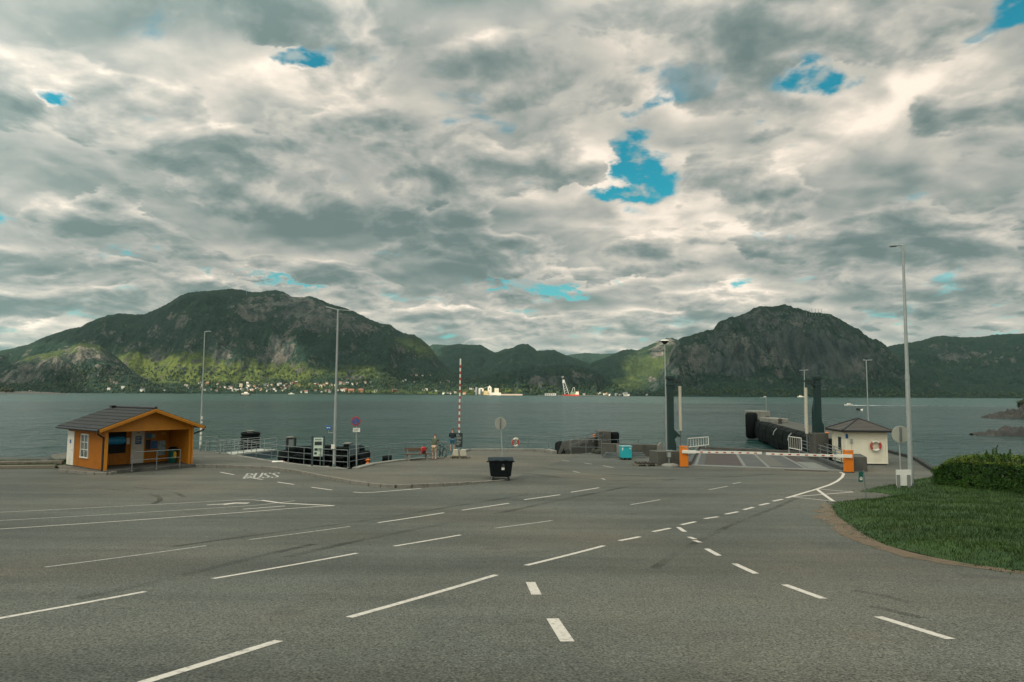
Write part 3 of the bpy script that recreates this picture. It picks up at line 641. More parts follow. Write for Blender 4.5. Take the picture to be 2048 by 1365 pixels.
def tyre_marks():
    m = bpy.data.materials.new('tyre_rubber_mark'); m.use_nodes = True; t = NT(m.node_tree); b = m.node_tree.nodes['Principled BSDF']; out = m.node_tree.nodes['Material Output']
    b.inputs['Base Color'].default_value = (.030, .029, .025, 1); b.inputs['Roughness'].default_value = .9; b.inputs['Specular IOR Level'].default_value = .2
    pos = t.n('ShaderNodeNewGeometry').outputs['Position']; tr = t.n('ShaderNodeBsdfTransparent'); mx = t.n('ShaderNodeMixShader')
    f = t.m('MULTIPLY', t.mr(t.noise(pos, .35, 3, .6), .36, .68, .04, .48), t.mr(t.noise(pos, 18, 3, .6), .35, .62, .35, 1))
    t.link(f, mx.inputs[0]); t.link(tr.outputs[0], mx.inputs[1]); t.link(b.outputs[0], mx.inputs[2]); t.link(mx.outputs[0], out.inputs[0])
    g = MB()
    for pts, w in (([(205, 978), (250, 981), (292, 987), (318, 994), (322, 1002), (300, 1011)], .22), ([(262, 975), (310, 979), (352, 986), (372, 996)], .18), ([(1040, 930), (1100, 938), (1190, 948), (1330, 955), (1480, 952)], .25),
                   ([(1030, 944), (1120, 956), (1230, 962), (1400, 958), (1560, 948)], .25), ([(520, 1128), (640, 1098), (760, 1072), (930, 1040), (1120, 1000), (1280, 968), (1420, 950)], .28), ([(300, 1100), (500, 1072), (700, 1046), (900, 1014), (1080, 985)], .24),
                   ([(1290, 1150), (1360, 1100), (1460, 1050), (1560, 1012), (1640, 972)], .22), ([(1700, 1180), (1760, 1190), (1830, 1208)], .2), ([(1740, 1212), (1800, 1224), (1850, 1238)], .18), ([(120, 1205), (330, 1160), (520, 1112), (640, 1086)], .26)):
        P = [G(*p) for p in pts]; n = 24; q = []
        L = resample(P, 60)
        for i in range(60): k = L[max(0, i-4):i+5]; q.append(sum(k, Vector())/len(k))
        strip(g, q, w)
    for i in range(0, len(g.v)): g.v[i].z -= .0022
    g.build('tyre_mark', m)['kind'] = 'structure'
tyre_marks()

# ---- lawn on the right, worn gravel edge
LAWN = [(1656, 1011), (1661, 1005), (1708, 1002), (1734, 999), (1779, 992), (1762, 987), (1722, 985.5), (1716, 983), (1730, 978.5), (1751, 974), (1792, 968), (1824, 959), (1868, 952), (1900, 950), (2400, 955), (2700, 1230), (2400, 1200), (2200, 1172), (2048, 1149), (1948, 1134), (1886, 1124), (1825, 1110), (1763, 1093), (1718, 1070), (1691, 1048), (1667, 1035), (1657, 1022)]
lawn = [(p.x, p.y) for p in (G(*q) for q in LAWN)]
def inside(x, y, poly):
    c = np.zeros(np.shape(x), bool); n = len(poly)
    for i in range(n):
        (x0, y0), (x1, y1) = poly[i], poly[(i+1) % n]
        if y0 == y1: continue
        c ^= ((y0 > y) != (y1 > y)) & (x < (x1-x0)*(y-y0)/(y1-y0)+x0)
    return c
def dist_edge(x, y, poly):
    d = np.full(np.shape(x), 1e9); n = len(poly)
    for i in range(n):
        (x0, y0), (x1, y1) = poly[i], poly[(i+1) % n]; dx, dy = x1-x0, y1-y0; l2 = dx*dx+dy*dy
        t = np.clip(((x-x0)*dx+(y-y0)*dy)/max(l2, 1e-9), 0, 1); d = np.minimum(d, np.hypot(x-x0-t*dx, y-y0-t*dy))
    return d
GZ = np.vectorize(gz)
def lawn_z(x, y):
    d = np.where(inside(x, y, lawn), dist_edge(x, y, lawn), 0)
    return GZ(y)+.008+.20*sstep(0, 1.5, d)+.12*sstep(1, 6, d)+.06*np.clip(d, 0, 1)*fbm(x/1.7, y/1.7, 3, 4)
def grass_mat(name, a, c, tip=None):
    m = bpy.data.materials.new(name); m.use_nodes = True; t = NT(m.node_tree); b = m.node_tree.nodes['Principled BSDF']
    pos = t.n('ShaderNodeNewGeometry').outputs['Position']; n = t.noise(pos, .45, 5, .65); n2 = t.noise(pos, 3.0, 4, .65)
    col = t.mix(t.mr(t.m('ADD', t.m('MULTIPLY', n, .6), t.m('MULTIPLY', n2, .4)), .36, .64), a, c)
    if tip: col = t.mix(t.mr(t.noise(pos, .8, 4, .6), .58, .72, 0, .6), col, tip)
    t.link(col, b.inputs['Base Color']); b.inputs['Roughness'].default_value = .7; b.inputs['Specular IOR Level'].default_value = .25
    return m
GRASS = grass_mat('grass', (.010, .029, .003), (.027, .057, .006), (.070, .068, .018)); SOIL = grass_mat('lawn_soil', (.012, .034, .004), (.028, .058, .008))
def lawn_build():
    cs = .25; xs = np.arange(8, 48, cs); ys = np.arange(6, 44, cs); XX, YY = np.meshgrid(xs, ys); ins = inside(XX, YY, lawn); Z = lawn_z(XX, YY)
    idx = np.arange(XX.size).reshape(XX.shape); k = ins[:-1, :-1] & ins[1:, :-1] & ins[:-1, 1:] & ins[1:, 1:]
    q = np.stack([idx[:-1, :-1], idx[:-1, 1:], idx[1:, 1:], idx[1:, :-1]], -1)[k]
    raw_obj('lawn', np.stack([XX, YY, Z], -1).reshape(-1, 3), q, [SOIL], smooth=True)['kind'] = 'structure'
    # grass blades
    rng = np.random.default_rng(3); N = 210000; x = rng.uniform(10, 33, N); y = rng.uniform(8, 40, N)
    px, py = project(x, y, GZ(y)+.3); ok = (inside(x, y, lawn) | ((dist_edge(x, y, lawn) < .30) & (rng.uniform(0, 1, N) < .45) & (fbm(x/.5, y/.5, 3, 44) > .0))) & (px < 2110) & (px > 1600)
    far = rng.uniform(0, 1, N) < np.clip(1.25-y/40., .3, 1); ok &= far
    x, y = x[ok], y[ok]; n = len(x); z = lawn_z(x, y); d = np.where(inside(x, y, lawn), dist_edge(x, y, lawn), 0)
    tuft = fbm(x/.9, y/.9, 3, 12); hgt = (.055+.05*np.clip(tuft+.3, 0, 1.2)+rng.uniform(0, .05, n))*np.clip(.45+d*.6, .45, 1.15)
    a = rng.uniform(0, 2*np.pi, n); w = rng.uniform(.006, .013, n); lean = rng.normal(0, .5, (n, 2))*hgt[:, None]
    b0 = np.stack([x-np.cos(a)*w, y-np.sin(a)*w, z-.01], -1); b1 = np.stack([x+np.cos(a)*w, y+np.sin(a)*w, z-.01], -1)
    tp = np.stack([x+lean[:, 0], y+lean[:, 1], z+hgt], -1)
    V = np.stack([b0, b1, tp], 1).reshape(-1, 3); o = raw_obj('grass', V, np.arange(3*n).reshape(-1, 3), [GRASS]); tag(o, 'dark green uneven lawn grass beside the road bend', 'grass', kind='stuff')
    gb = MB(); outer = [(1640, 1016), (1652, 1006), (1661, 1003), (1675, 1004), (1690, 1024), (1700, 1046), (1722, 1068), (1770, 1092), (1830, 1109), (1890, 1122), (1950, 1133), (2060, 1148), (2300, 1185), (2300, 1190), (2060, 1153), (1950, 1138), (1885, 1128), (1822, 1116), (1757, 1101), (1710, 1082), (1676, 1066), (1650, 1047), (1638, 1032)]
    pts = [G(*p) for p in outer]; h = len(pts)//2
    V = [];
    A = resample([G(*p) for p in [(1652, 1006), (1661, 1012), (1675, 1034), (1700, 1052), (1722, 1068), (1770, 1092), (1830, 1109), (1890, 1122), (1950, 1132), (2060, 1147), (2300, 1184)]], 70)
    Bq = resample([G(*p) for p in [(1646, 1006), (1636, 1018), (1636, 1030), (1648, 1047), (1674, 1066), (1710, 1082), (1757, 1100), (1822, 1115), (1885, 1127), (1950, 1136.5), (2060, 1151), (2300, 1188)]], 70)
    W = np.zeros((4, 70, 3))
    for i in range(70):
        wob = 1+.5*float(fbm(i/2.2, 0.5, 4, 8))
        for r in range(4):
            p = A[i].lerp(Bq[i], r/3*wob); W[r, i] = (p.x, p.y, gz(p.y)+.006+.02*(1-r/3))
    grid_obj('gravel_verge', W, 70, 4, [mat('gravel', (.135, .098, .066), .95, .45, 14, .8, 60, dirt=(.05, .055, .03), dscale=1.6, damt=.8, spec=.15)])['kind'] = 'structure'
    # loose stones on the worn corner
    st = MB()
    for i in range(800):
        k = min(69, int(abs(random.gauss(0, 18)))); p = A[k].lerp(Bq[k], random.uniform(0, 1)); r = random.uniform(.008, .03)
        st.M = Matrix.Translation((p.x, p.y, gz(p.y)+.012)) @ Matrix.Rotation(random.uniform(0, 6), 4, 'Z') @ Matrix.Diagonal((1, random.uniform(.6, 1), .6, 1)); st.ball((0, 0, 0), r, 6)
    tag(st.build('gravel', GRANITE), 'loose brown gravel along the worn lawn corner', 'gravel', kind='stuff')
lawn_build()

# ---------------------------------------------------------------- materials for the objects
GALV = mat('galvanised_steel', (.31, .325, .305), .45, .2, 6, 0, metal=.25, dirt=(.20, .21, .195), dscale=2.0)
RAILM = mat('railing_steel', (.17, .195, .19), .5, .25, 6, 0, metal=.3, dirt=(.10, .11, .10), dscale=2.0)
GALVD = mat('weathered_steel', (.15, .175, .17), .55, .25, 5, 0, metal=.3, dirt=(.09, .08, .06), dscale=1.5)
ORANGE = mat('orange_wood', (.49, .180, .007), .65, .18, 2.5, .25, 30, dirt=(.35, .122, .006), dscale=1.1, stretch=(1, 1, .25))
ORANGEB = mat('orange_boards', (.46, .162, .006), .65, .2, 2.0, .25, 30, dirt=(.32, .110, .006), dscale=1.3)
ROOFT = mat('roof_tile', (.013, .013, .012), .85, .35, 4, .5, 30, dirt=(.030, .028, .024), dscale=1.2, damt=.6)
BLACKT = mat('black_trim', (.012, .013, .013), .5, .3, 5)
WHITEW = mat('white_wood', (.66, .62, .53), .6, .08, 3, .1, 30, dirt=(.42, .39, .32), dscale=1.0, damt=.5)
CREAM = mat('cream_cladding', (.71, .645, .50), .65, .08, 2, .1, 30, dirt=(.54, .48, .36), dscale=.8, damt=.5)
GLASS = mat('dark_glass', (.03, .04, .045), .08, .3, 2, spec=.8)
GLASSL = mat('curtained_glass', (.07, .085, .085), .12, .3, 2, spec=.8)
CABOR = mat('barrier_orange', (.66, .17, .005), .45, .08, 3, dirt=(.44, .11, .006), dscale=2.0, damt=.4)
WHITEP = mat('white_paint', (.70, .66, .57), .5, .06, 4, dirt=(.46, .43, .36), dscale=2, damt=.35)
REDP = mat('red_paint', (.36, .022, .016), .5, .15, 4)
REDB = mat('bright_red', (.55, .018, .012), .55, .15, 4)
BLUES = mat('sign_blue', (.010, .085, .24), .4, .1, 4)
BLUEL = mat('light_blue', (.02, .30, .58), .3, .2, 3)
GREENB = mat('tower_green', (.0035, .024, .021), .55, .3, 1.5, .1, 20, dirt=(.009, .014, .012), dscale=.8, damt=.8)
RUBBER = mat('black_rubber', (.0035, .0055, .0052), .75, .5, 3, .4, 20, dirt=(.008, .010, .009), dscale=1.2, spec=.12)
BINM = mat('bin_plastic', (.0030, .0055, .0058), .55, .3, 3, .05, 60, spec=.2)
BINL = mat('bin_lid_plastic', (.006, .014, .019), .5, .3, 3, spec=.25)
CYAN = mat('cyan_plastic', (.012, .33, .36), .45, .12, 3, dirt=(.01, .22, .25), dscale=2)
WOODB = mat('bench_wood', (.085, .045, .020), .75, .35, 6, .3, 40, stretch=(1, 6, 6))
WOODG = mat('grey_wood', (.155, .135, .100), .85, .35, 5, .3, 40)
SIGNB = mat('sign_back_grey', (.36, .35, .29), .55, .08, 3, metal=.2, dirt=(.27, .26, .21), dscale=2.5, damt=.4)
PALEG = mat('pale_print', (.50, .56, .46), .6, .1, 3)
DARKP = mat('dark_print', (.014, .022, .022), .5, .3, 4)
SIGNG = mat('sign_green', (.004, .085, .062), .5, .15, 4)
RUST = mat('rusty_deck', (.046, .034, .029), .85, .4, 1.2, .4, 20, dirt=(.075, .043, .030), dscale=.5)
DECK = mat('steel_deck', (.055, .057, .053), .8, .35, 1.2, .4, 20, dirt=(.10, .092, .078), dscale=.6)
DECKL = mat('pale_deck', (.145, .145, .128), .8, .3, 1.0, .3, 20, dirt=(.10, .085, .06), dscale=.7)
YELLOW = mat('yellow_paint', (.55, .33, .02), .5, .1, 3)
ORBALL = mat('orange_plastic', (.62, .14, .006), .5, .12, 4)
SKIN = mat('skin', (.46, .25, .17), .6, .08, 6)
V3 = Vector; X90 = Matrix.Rotation(math.pi/2, 3, 'X')
def rx(a): return Matrix.Rotation(a, 3, 'X')
def rzm(a): return Matrix.Rotation(a, 3, 'Z')

# ---------------------------------------------------------------- the orange waiting hut
def hut():
    A = G(206, 948); A.z = 0; rz = R(52); q = camdir(381, 931).x
    W = (q*A.y-A.x)/(math.cos(rz)-q*math.sin(rz)); L = 5.5; z0 = .20; H = 2.70; RH = .96; PD = 2.75; T = .12
    h = thing('waiting_hut', 'small orange timber waiting hut with dark tiled roof and open porch', 'hut', A, rz)
    b = MB(); b.span((-.06, -.55, -.4), (W+.06, L+.06, z0-.02)); b.build('foundation', CONCD, h)
    # walls of upright boards with cover strips
    def boards(name, a, c, zt, m=ORANGEB, parent=h, zb=z0):
        b = MB(); a, c = V3(a), V3(c); d = (c-a); n = max(2, round(d.length/.14)); s = V3((d.y, -d.x, 0)).normalized()
        b.box(((a+c)/2)+V3((0, 0, (zb+zt)/2)), (d.length, T*.6, zt-zb), math.atan2(d.y, d.x))
        for i in range(n):
            p = a+d*((i+.5)/n); b.box(p+s*(T*.3+.018)+V3((0, 0, (zb+zt)/2)), (d.length/n*.42, .036, zt-zb-.01), math.atan2(d.y, d.x))
        return b.build(name, m, parent)
    boards('wall', (0.05, L, 0), (0.05, 0, 0), H); boards('wall', (W-.05, PD-3.0, 0), (W-.05, L, 0), H)
    boards('wall', (W-.05, L-.05, 0), (.05, L-.05, 0), H)
    boards('wall', (.12, PD, 0), (W-.12, PD, 0), H-.05, ORANGEB)
    b = MB(); b.span((.12, .02, H-.10), (W-.12, PD, H-.04)); b.build('porch_ceiling', ORANGE, h)
    # gable clad in lying boards
    b = MB(); yg = -.02
    for k in range(10):
        za = H-.28+k*.14; zb = za+.13
        def half(z): return (W/2+.02)*(1-max(0, z-H)/RH)
        if zb > H+RH-.05: break
        wa, wb = half(za), half(zb)
        b.extrude([(W/2-wa, yg, za), (W/2+wa, yg, za), (W/2+wb, yg+.034, zb), (W/2-wb, yg+.034, zb)], (0, .04, 0))
    b.extrude([(.04, .05, H-.3), (W-.04, .05, H-.3), (W-.04, .05, H), (W/2, .05, H+RH-.04), (.04, .05, H)], (0, .06, 0))
    b.build('gable', ORANGE, h)
    b = MB(); b.extrude([(.04, L+.02, H-.1), (W-.04, L+.02, H-.1), (W-.04, L+.02, H), (W/2, L+.02, H+RH-.04), (.04, L+.02, H)], (0, .06, 0)); b.build('gable', ORANGE, h)
    for x in (.09, W-.09):
        b = MB(); b.span((x-.09, -.06, z0-.1), (x+.09, .12, H-.28)); b.build('post', ORANGE, h, bevel=.008)
    # roof: tile courses laid as steps
    OV = .55; slope = math.atan2(RH, W/2); run = W/2+.5
    rf = MB(); yA, yB = -OV, L+.35
    for sgn in (-1, 1):
        def P(d, y, lift): return (W/2+sgn*d, y, H+RH-d*math.tan(slope)+.10+lift)
        rf.extrude([P(0, yA, -.06), P(run, yA, -.06), P(run, yA, 0), P(0, yA, 0)], (0, yB-yA, 0))
        nc = 7
        for i in range(nc):
            d0, d1 = run*i/nc, run*(i+1)/nc+.015
            rf.extrude([P(d0, yA-.01, .012), P(d1, yA-.01, .045), P(d1, yA-.01, .0), P(d0, yA-.01, .0)], (0, yB-yA+.02, 0))
    ro = rf.build('roof', ROOFT, h)
    b = MB(); b.tube((W/2, yA-.03, H+RH+.15), (W/2, yB+.03, H+RH+.15), .09, n=8); b.build('ridge_cap', BLACKT, ro)
    b = MB(); b.span((W/2-.30, L-.5, H+RH-.1), (W/2+.05, L-.15, H+RH+.20)); b.span((W/2-.34, L-.54, H+RH+.20), (W/2+.09, L-.11, H+RH+.23)); b.build('roof_vent', BLACKT, ro, bevel=.02)
    for sgn in (-1, 1):
        b = MB()
        for yy, w, dz in ((yA-.03, .17, -.03), (yA-.055, .09, .03)):
            b.beam((W/2+sgn*.0, yy, H+RH+.02+dz), (W/2+sgn*(run+.02), yy, H+RH+.02+dz-(run+.02)*math.tan(slope)), .03, w)
        b.build('barge_board', ORANGE, ro)
        b = MB(); xe = W/2+sgn*(run+.07); ze = H+RH+.02-run*math.tan(slope)
        b.tube((xe, yA, ze), (xe, yB, ze), .075, n=8); b.build('gutter', BLACKT, ro)
        b = MB(); xw = -.06 if sgn < 0 else W+.06
        b.path([(xe, yA+.15, ze-.02), (xe, yA+.15, ze-.18), (xw, .03, ze-.45), (xw, .03, z0-.1)], .045); b.build('downpipe', BLACKT, h)
    # left wall: window with six panes, white door at the back
    w = MB(); y0, y1, za, zb = 2.15, 3.30, .78, 2.22
    for a, c in (((-.085, y0, za), (-.02, y0+.07, zb)), ((-.085, y1-.07, za), (-.02, y1, zb)), ((-.085, y0+.07, zb-.07), (-.02, y1-.07, zb)), ((-.095, y0-.04, za-.03), (-.02, y1+.04, za+.04))): w.span(a, c)
    w.span((-.078, (y0+y1)/2-.02, za+.04), (-.03, (y0+y1)/2+.02, zb-.07))
    for k in (1, 2):
        z = za+.04+(zb-za-.11)*k/3
        w.span((-.074, y0+.07, z-.018), (-.03, (y0+y1)/2-.02, z+.018)); w.span((-.074, (y0+y1)/2+.02, z-.018), (-.03, y1-.07, z+.018))
    wo = w.build('window', WHITEW, h)
    g = MB(); g.span((-.045, y0+.07, za+.04), (-.028, y1-.07, zb-.07)); g.build('pane', GLASSL, wo)
    d = MB(); d.span((-.075, L-1.15, z0), (-.018, L-.12, z0+2.12)); do = d.build('door', WHITEW, h, bevel=.01)
    d = MB(); d.span((-.095, L-.75, 1.55), (-.077, L-.55, 1.78)); d.build('notice', BLUES, do)
    d = MB(); d.tube((-.075, L-1.02, 1.15), (-.12, L-1.02, 1.15), .015); d.tube((-.12, L-1.02, 1.15), (-.12, L-.88, 1.15), .013); d.build('handle', GALV, do)
    # porch wall: door with blue notice, posters, dark display window with a blue rounded panel
    yb = PD-.062; F1 = lambda x0, x1, za, zb, t=.03, dy=0: ((x0, yb-t-dy, za), (x1, yb-dy, zb))
    d = MB(); d.span(*F1(2.62, 3.42, z0, 2.28, .05)); do = d.build('door', WHITEW, h, bevel=.01)
    d = MB(); d.span(*F1(2.86, 3.24, 1.42, 1.94, .008, .051)); n = d.build('notice', BLUES, do)
    d = MB()
    for k in range(4): d.span(*F1(2.90, 3.20-.06*(k % 2), 1.84-k*.10, 1.87-k*.10, .003, .060))
    d.build('notice_text', WHITEP, do)
    d = MB(); d.span(*F1(2.94, 3.12, 2.12, 2.19, .008, .051)); d.build('door_plate', YELLOW, do)
    d = MB(); d.tube((2.72, yb-.05, 1.20), (2.72, yb-.10, 1.20), .015); d.tube((2.72, yb-.10, 1.2), (2.86, yb-.10, 1.2), .013); d.build('handle', GALV, do)
    for s in (2.55, 3.42):
        d = MB(); d.span(*F1(s, s+.07, z0, 2.33, .06)); d.build('door_frame', ORANGE, h)
    d = MB(); d.span(*F1(.10, 2.30, .92, 2.28, .06)); k = d.build('display_window', mat('black_board', (.004, .006, .006), .5, .3, 3, spec=.2), h, bevel=.01)
    k['label'] = 'dark display window holding a long blue rounded panel'
    d = MB()
    d.tube((.85, yb-.14, 1.74), (2.0, yb-.14, 1.74), .26, n=16); d.ball((.85, yb-.14, 1.74), .26, 16); d.ball((2.0, yb-.14, 1.74), .26, 16); d.build('blue_panel', BLUEL, k)
    d = MB(); d.span(*F1(.18, .42, 1.5, 2.0, .03, .062)); d.build('blue_panel', BLUEL, k)
    d = MB(); d.span(*F1(2.34, 2.52, 1.45, 1.85, .04)); d.build('paper_notice', WHITEP, h)
    # posters
    pcols = [(mat('poster_sea', (.05, .16, .22), .5, .5, 5), 3.54, 3.86, 1.74, 2.12), (mat('poster_pale', (.28, .36, .36), .5, .4, 5), 3.92, 4.14, 1.76, 2.04), (DARKP, 3.54, 3.84, 1.05, 1.68),
             (mat('poster_blue', (.02, .12, .30), .5, .6, 4), 3.86, 4.26, 1.08, 1.60), (mat('poster_mountain', (.30, .40, .40), .5, .8, 6, dirt=(.03, .08, .10), dscale=3.5), 4.34, 4.80, .62, 1.58)]
    for m, x0, x1, za, zb in pcols:
        d = MB(); d.span(*F1(x0, x1, za, zb, .015)); d.build('poster', m, h)
    d = MB(); d.span(*F1(4.50, 4.80, 1.98, 2.1, .02)); d.build('nameplate', YELLOW, h)
    # bin standing in the porch, railing in front of it
    p = A+rzm(rz) @ V3((W-.42, 1.55, z0))
    bn = thing('litter_bin', 'dark green porch bin with a yellow sticker inside the orange hut', 'bin', p, rz)
    d = MB(); d.lathe([(.24, 0), (.26, .05), (.28, .82), (.29, .84)], 14); d.build('bin_body', SIGNG, bn)
    d = MB(); d.lathe([(.30, .84), (.29, .90), (.2, 1.0), (.02, 1.03)], 14); d.build('lid', BINM, bn)
    d = MB(); d.extrude([(-.09, -.31, .30), (.09, -.31, .30), (.09, -.31, .62), (.05, -.31, .72), (-.05, -.31, .72), (-.09, -.31, .62)], (0, .045, 0)); d.build('sticker', YELLOW, bn)
    return A, rz, W
HA, HRZ, HW = hut()

# ---------------------------------------------------------------- railings
def railing(name, label, pts, h=1.05, nr=3, sp=1.7, m=RAILM, group=None, r=.024, rails=None, base=0.0, ends=True):
    "posts and rails along ground points; each post a part"
    o = thing(name, label, 'railing', pts[0], 0, group); p0 = V3(pts[0])
    L = [V3(p)-p0 for p in pts]
    hs = rails or [h*(k+1)/nr for k in range(nr)]
    for k in hs:
        b = MB(); b.path([p+V3((0, 0, k)) for p in L], r if k == max(hs) else r*.8, 6); b.build('rail', m, o)
    done = []
    for a, c in zip(L, L[1:]):
        n = max(1, round((c-a).length/sp))
        for i in range(n+1):
            p = a.lerp(c, i/n)
            if any((p-q).length < .2 for q in done): continue
            done.append(p)
    for p in done:
        b = MB(); b.tube(p+V3((0, 0, base-.05)), p+V3((0, 0, h)), r*1.1, n=6); b.box(p+V3((0, 0, base+.01)), (.12, .12, .02)); b.build('post', m, o)
    return o
def GP(px, py): return G(px, py)+V3((0, 0, PH))
hl = lambda x, y, z=.2: HA+rzm(HRZ) @ V3((x, y, z))
railing('hut_railing', 'short grey railing standing in front of the orange hut porch', [hl(1.30, -.70, .1), hl(4.15, -.70, .1)], 1.1, 2, 1.4, rails=[.62, 1.1])
railing('quay_railing', 'three-rail railing on the quay edge in front of the tyre fenders', [GP(462, 913.5), GP(512, 922), GP(576, 931), GP(640, 938), GP(695, 941.5)], 1.12, 3, 2.0, rails=[.38, .75, 1.12])
railing('quay_railing', 'low railing by the no parking sign, above the orange mooring post', [GP(698, 940), GP(741, 931)], 1.12, 3, 2.4, rails=[.38, .75, 1.12])
railing('quay_railing', 'quay railing behind the bench and the two people', [GP(744, 930.5), GP(777, 926.5), GP(812, 923.5), GP(848, 921.5), GP(893, 919.5)], 1.15, 3, 1.8, rails=[.42, .8, 1.15])
railing('quay_railing', 'open railing with the life ring beside the round sign', [GP(1014, 903), GP(1024, 903), GP(1056, 903.5), GP(1097, 904.5)], 1.15, 2, 1.7, rails=[.6, 1.15])
railing('quay_railing', 'thin railing at the water between the hut and the gangway', [GP(402, 904), GP(436, 907)], 1.12, 3, 1.2, m=GALVD, rails=[.38, .75, 1.12])
railing('quay_railing', 'weathered railing in front of the sloping concrete fender block', [G(1142, 908), G(1172, 908.5), G(1203, 909)], 1.15, 2, 1.4, m=GALVD, rails=[.55, 1.15])
railing('quay_railing', 'railing along the low concrete wall behind the cyan box', [G(1203, 904), G(1236, 902), G(1317, 899)], .95, 2, 1.9, m=GALVD, rails=[.95])
railing('stair_railing', 'slanted handrail climbing the side of the sloping fender block', [AT(1140, 900, 55), AT(1175, 886, 57), AT(1207, 879, 60)], .7, 2, 1.2, m=GALVD, rails=[.35, .7])

# ---------------------------------------------------------------- lamp posts
def lamp(name, label, base, top_px, arms, r0=.085, r1=.045, sign=None, group='light poles around the ferry quay', m=GALV, head='bar', collar=True):
    top = AT(*top_px, base.y); H = top.z-base.z; dx = top.x-base.x
    o = thing(name, label, 'lamp post', base, 0, group)
    b = MB(); b.tube((0, 0, -.1), (dx*.45, 0, H*.45), r0, r0*.82, 12); b.tube((dx*.45, 0, H*.45), (dx, 0, H), r0*.72, r1, 12)
    if collar: b.tube((dx*.44, 0, H*.44), (dx*.46, 0, H*.46), r0*.92, r0*.84, 12)
    b.build('pole', m, o)
    b = MB(); b.tube((0, 0, 0), (0, 0, .04), r0*2.2, n=12); b.tube((0, 0, .04), (0, 0, .22), r0*1.15, n=12); b.build('base_plate', GALVD, o)
    for vec in arms:
        v = V3(vec); t = V3((dx, 0, H))
        if head == 'bar':
            b = MB(); b.tube(t-v*.05, t+v*.45, .03, n=6); b.build('arm', m, o)
            b = MB(); q = t+v*.72; ang = math.atan2(v.y, v.x); tilt = math.atan2(v.z, math.hypot(v.x, v.y))
            b.box(q, (v.length*.62, .26, .07), rot=rzm(ang) @ Matrix.Rotation(-tilt, 3, 'Y')); lh = b.build('lamp_head', GALV, o, bevel=.02)
            b = MB(); b.box(q-V3((0, 0, .042)), (v.length*.40, .18, .02), rot=rzm(ang) @ Matrix.Rotation(-tilt, 3, 'Y')); b.build('lamp_glass', GLASSL, lh)
        else:
            b = MB(); b.lathe([(.05, -.05), (.14, .02), (.30, .16), (.34, .22)], 16, c=t); b.build('lamp_bowl', DARKP, o)
            b = MB(); b.lathe([(.345, .22), (.30, .29), (.15, .33), (.02, .34)], 16, c=t); b.build('lamp_cap', WHITEP, o)
    return o
lp1 = lamp('light_pole', 'slim grey light pole beside the orange hut, ringed with stickers at its foot', GP(400, 906), (409.5, 664), [(.5, -.15, .02)], .075, .035)
for z0, z1 in ((.5, .75), (.85, 1.2), (1.3, 1.5), (1.62, 2.1), (2.2, 2.35), (2.5, 2.75)):
    b = MB(); b.tube((.012*z0, 0, z0), (.012*z1, 0, z1), .082, n=12, caps=True); b.build('sticker', WHITEP, lp1)
lp2 = lamp('light_pole', 'tall double-armed light pole in front of the black tyre fenders', GP(668, 939.5), (676, 620), [(-.72, -.1, .16), (.62, .5, -.02)], .10, .05)
lamp('light_pole', 'tall grey light pole rising out of the lawn with one lamp pointing left', G(1822.5, 981)+V3((0, 0, .15)), (1805.5, 491), [(-.62, .05, -.03)], .13, .06)
lamp('light_pole', 'thin light pole with a bowl lamp beside the left green tower', G(1334, 912)+V3((0, 0, 0)), (1329.5, 688), [(0, 0, 0)], .08, .045, head='bowl', collar=False)
lamp('light_pole', 'light pole rising behind the white booth roof', V3((AT(1737, 850, 66).x, 66, 0)), (1732.5, 721), [(.45, -.1, .02), (-.25, .1, .03)], .07, .045, collar=False)
lamp('light_pole', 'short-headed light pole behind the right green tower', V3((AT(1609.5, 850, 80).x, 80, .6)), (1608.5, 741), [(-.5, 0, 0), (.4, 0, .05)], .08, .05, collar=False)
lamp('light_pole', 'faint thin light pole at the outer end of the concrete pier', V3((AT(1533, 840, 112).x, 112, .9)), (1532, 796), [(-.9, 0, .0)], .05, .03, collar=False)
# blue quay sign and white box on the double-armed pole
o = thing('quay_sign', 'small blue sign on a bracket of the double-armed pole', 'sign', GP(668, 939.5)); z = 0
def rel(o, px, py, Y): return AT(px, py, Y)-V3(o.location)
Yp = o.location.y-.12
c = rel(o, 657, 856, Yp)
b = MB(); b.box(c, (.34, .02, .27)); b.build('sign_panel', BLUES, o, bevel=.006)
b = MB(); b.box(c+V3((0, -.013, .015)), (.22, .006, .035)); b.box(c+V3((-.07, -.013, -.02)), (.06, .006, .03)); b.box(c+V3((.07, -.013, -.02)), (.06, .006, .03)); b.build('symbol', WHITEP, o)
q = rel(o, 669, 866, Yp+.02); b = MB(); b.path([q+V3((.05, .1, 0)), rel(o, 657, 866, Yp+.02), c+V3((0, .02, -.12))], .018, 6); b.build('bracket', GALV, o)
o = thing('notice_box', 'small white notice box strapped to the double-armed pole', 'notice box', GP(668, 939.5)); c = rel(o, 666, 894, Yp)
b = MB(); b.box(c, (.22, .05, .27), rot=Matrix.Rotation(.06, 3, 'Y')); b.build('notice_panel', WHITEP, o, bevel=.01)
b = MB(); b.torus(c+V3((.02, .12, .05)), .11, .012, n=16, m=5); b.build('strap', GALV, o)

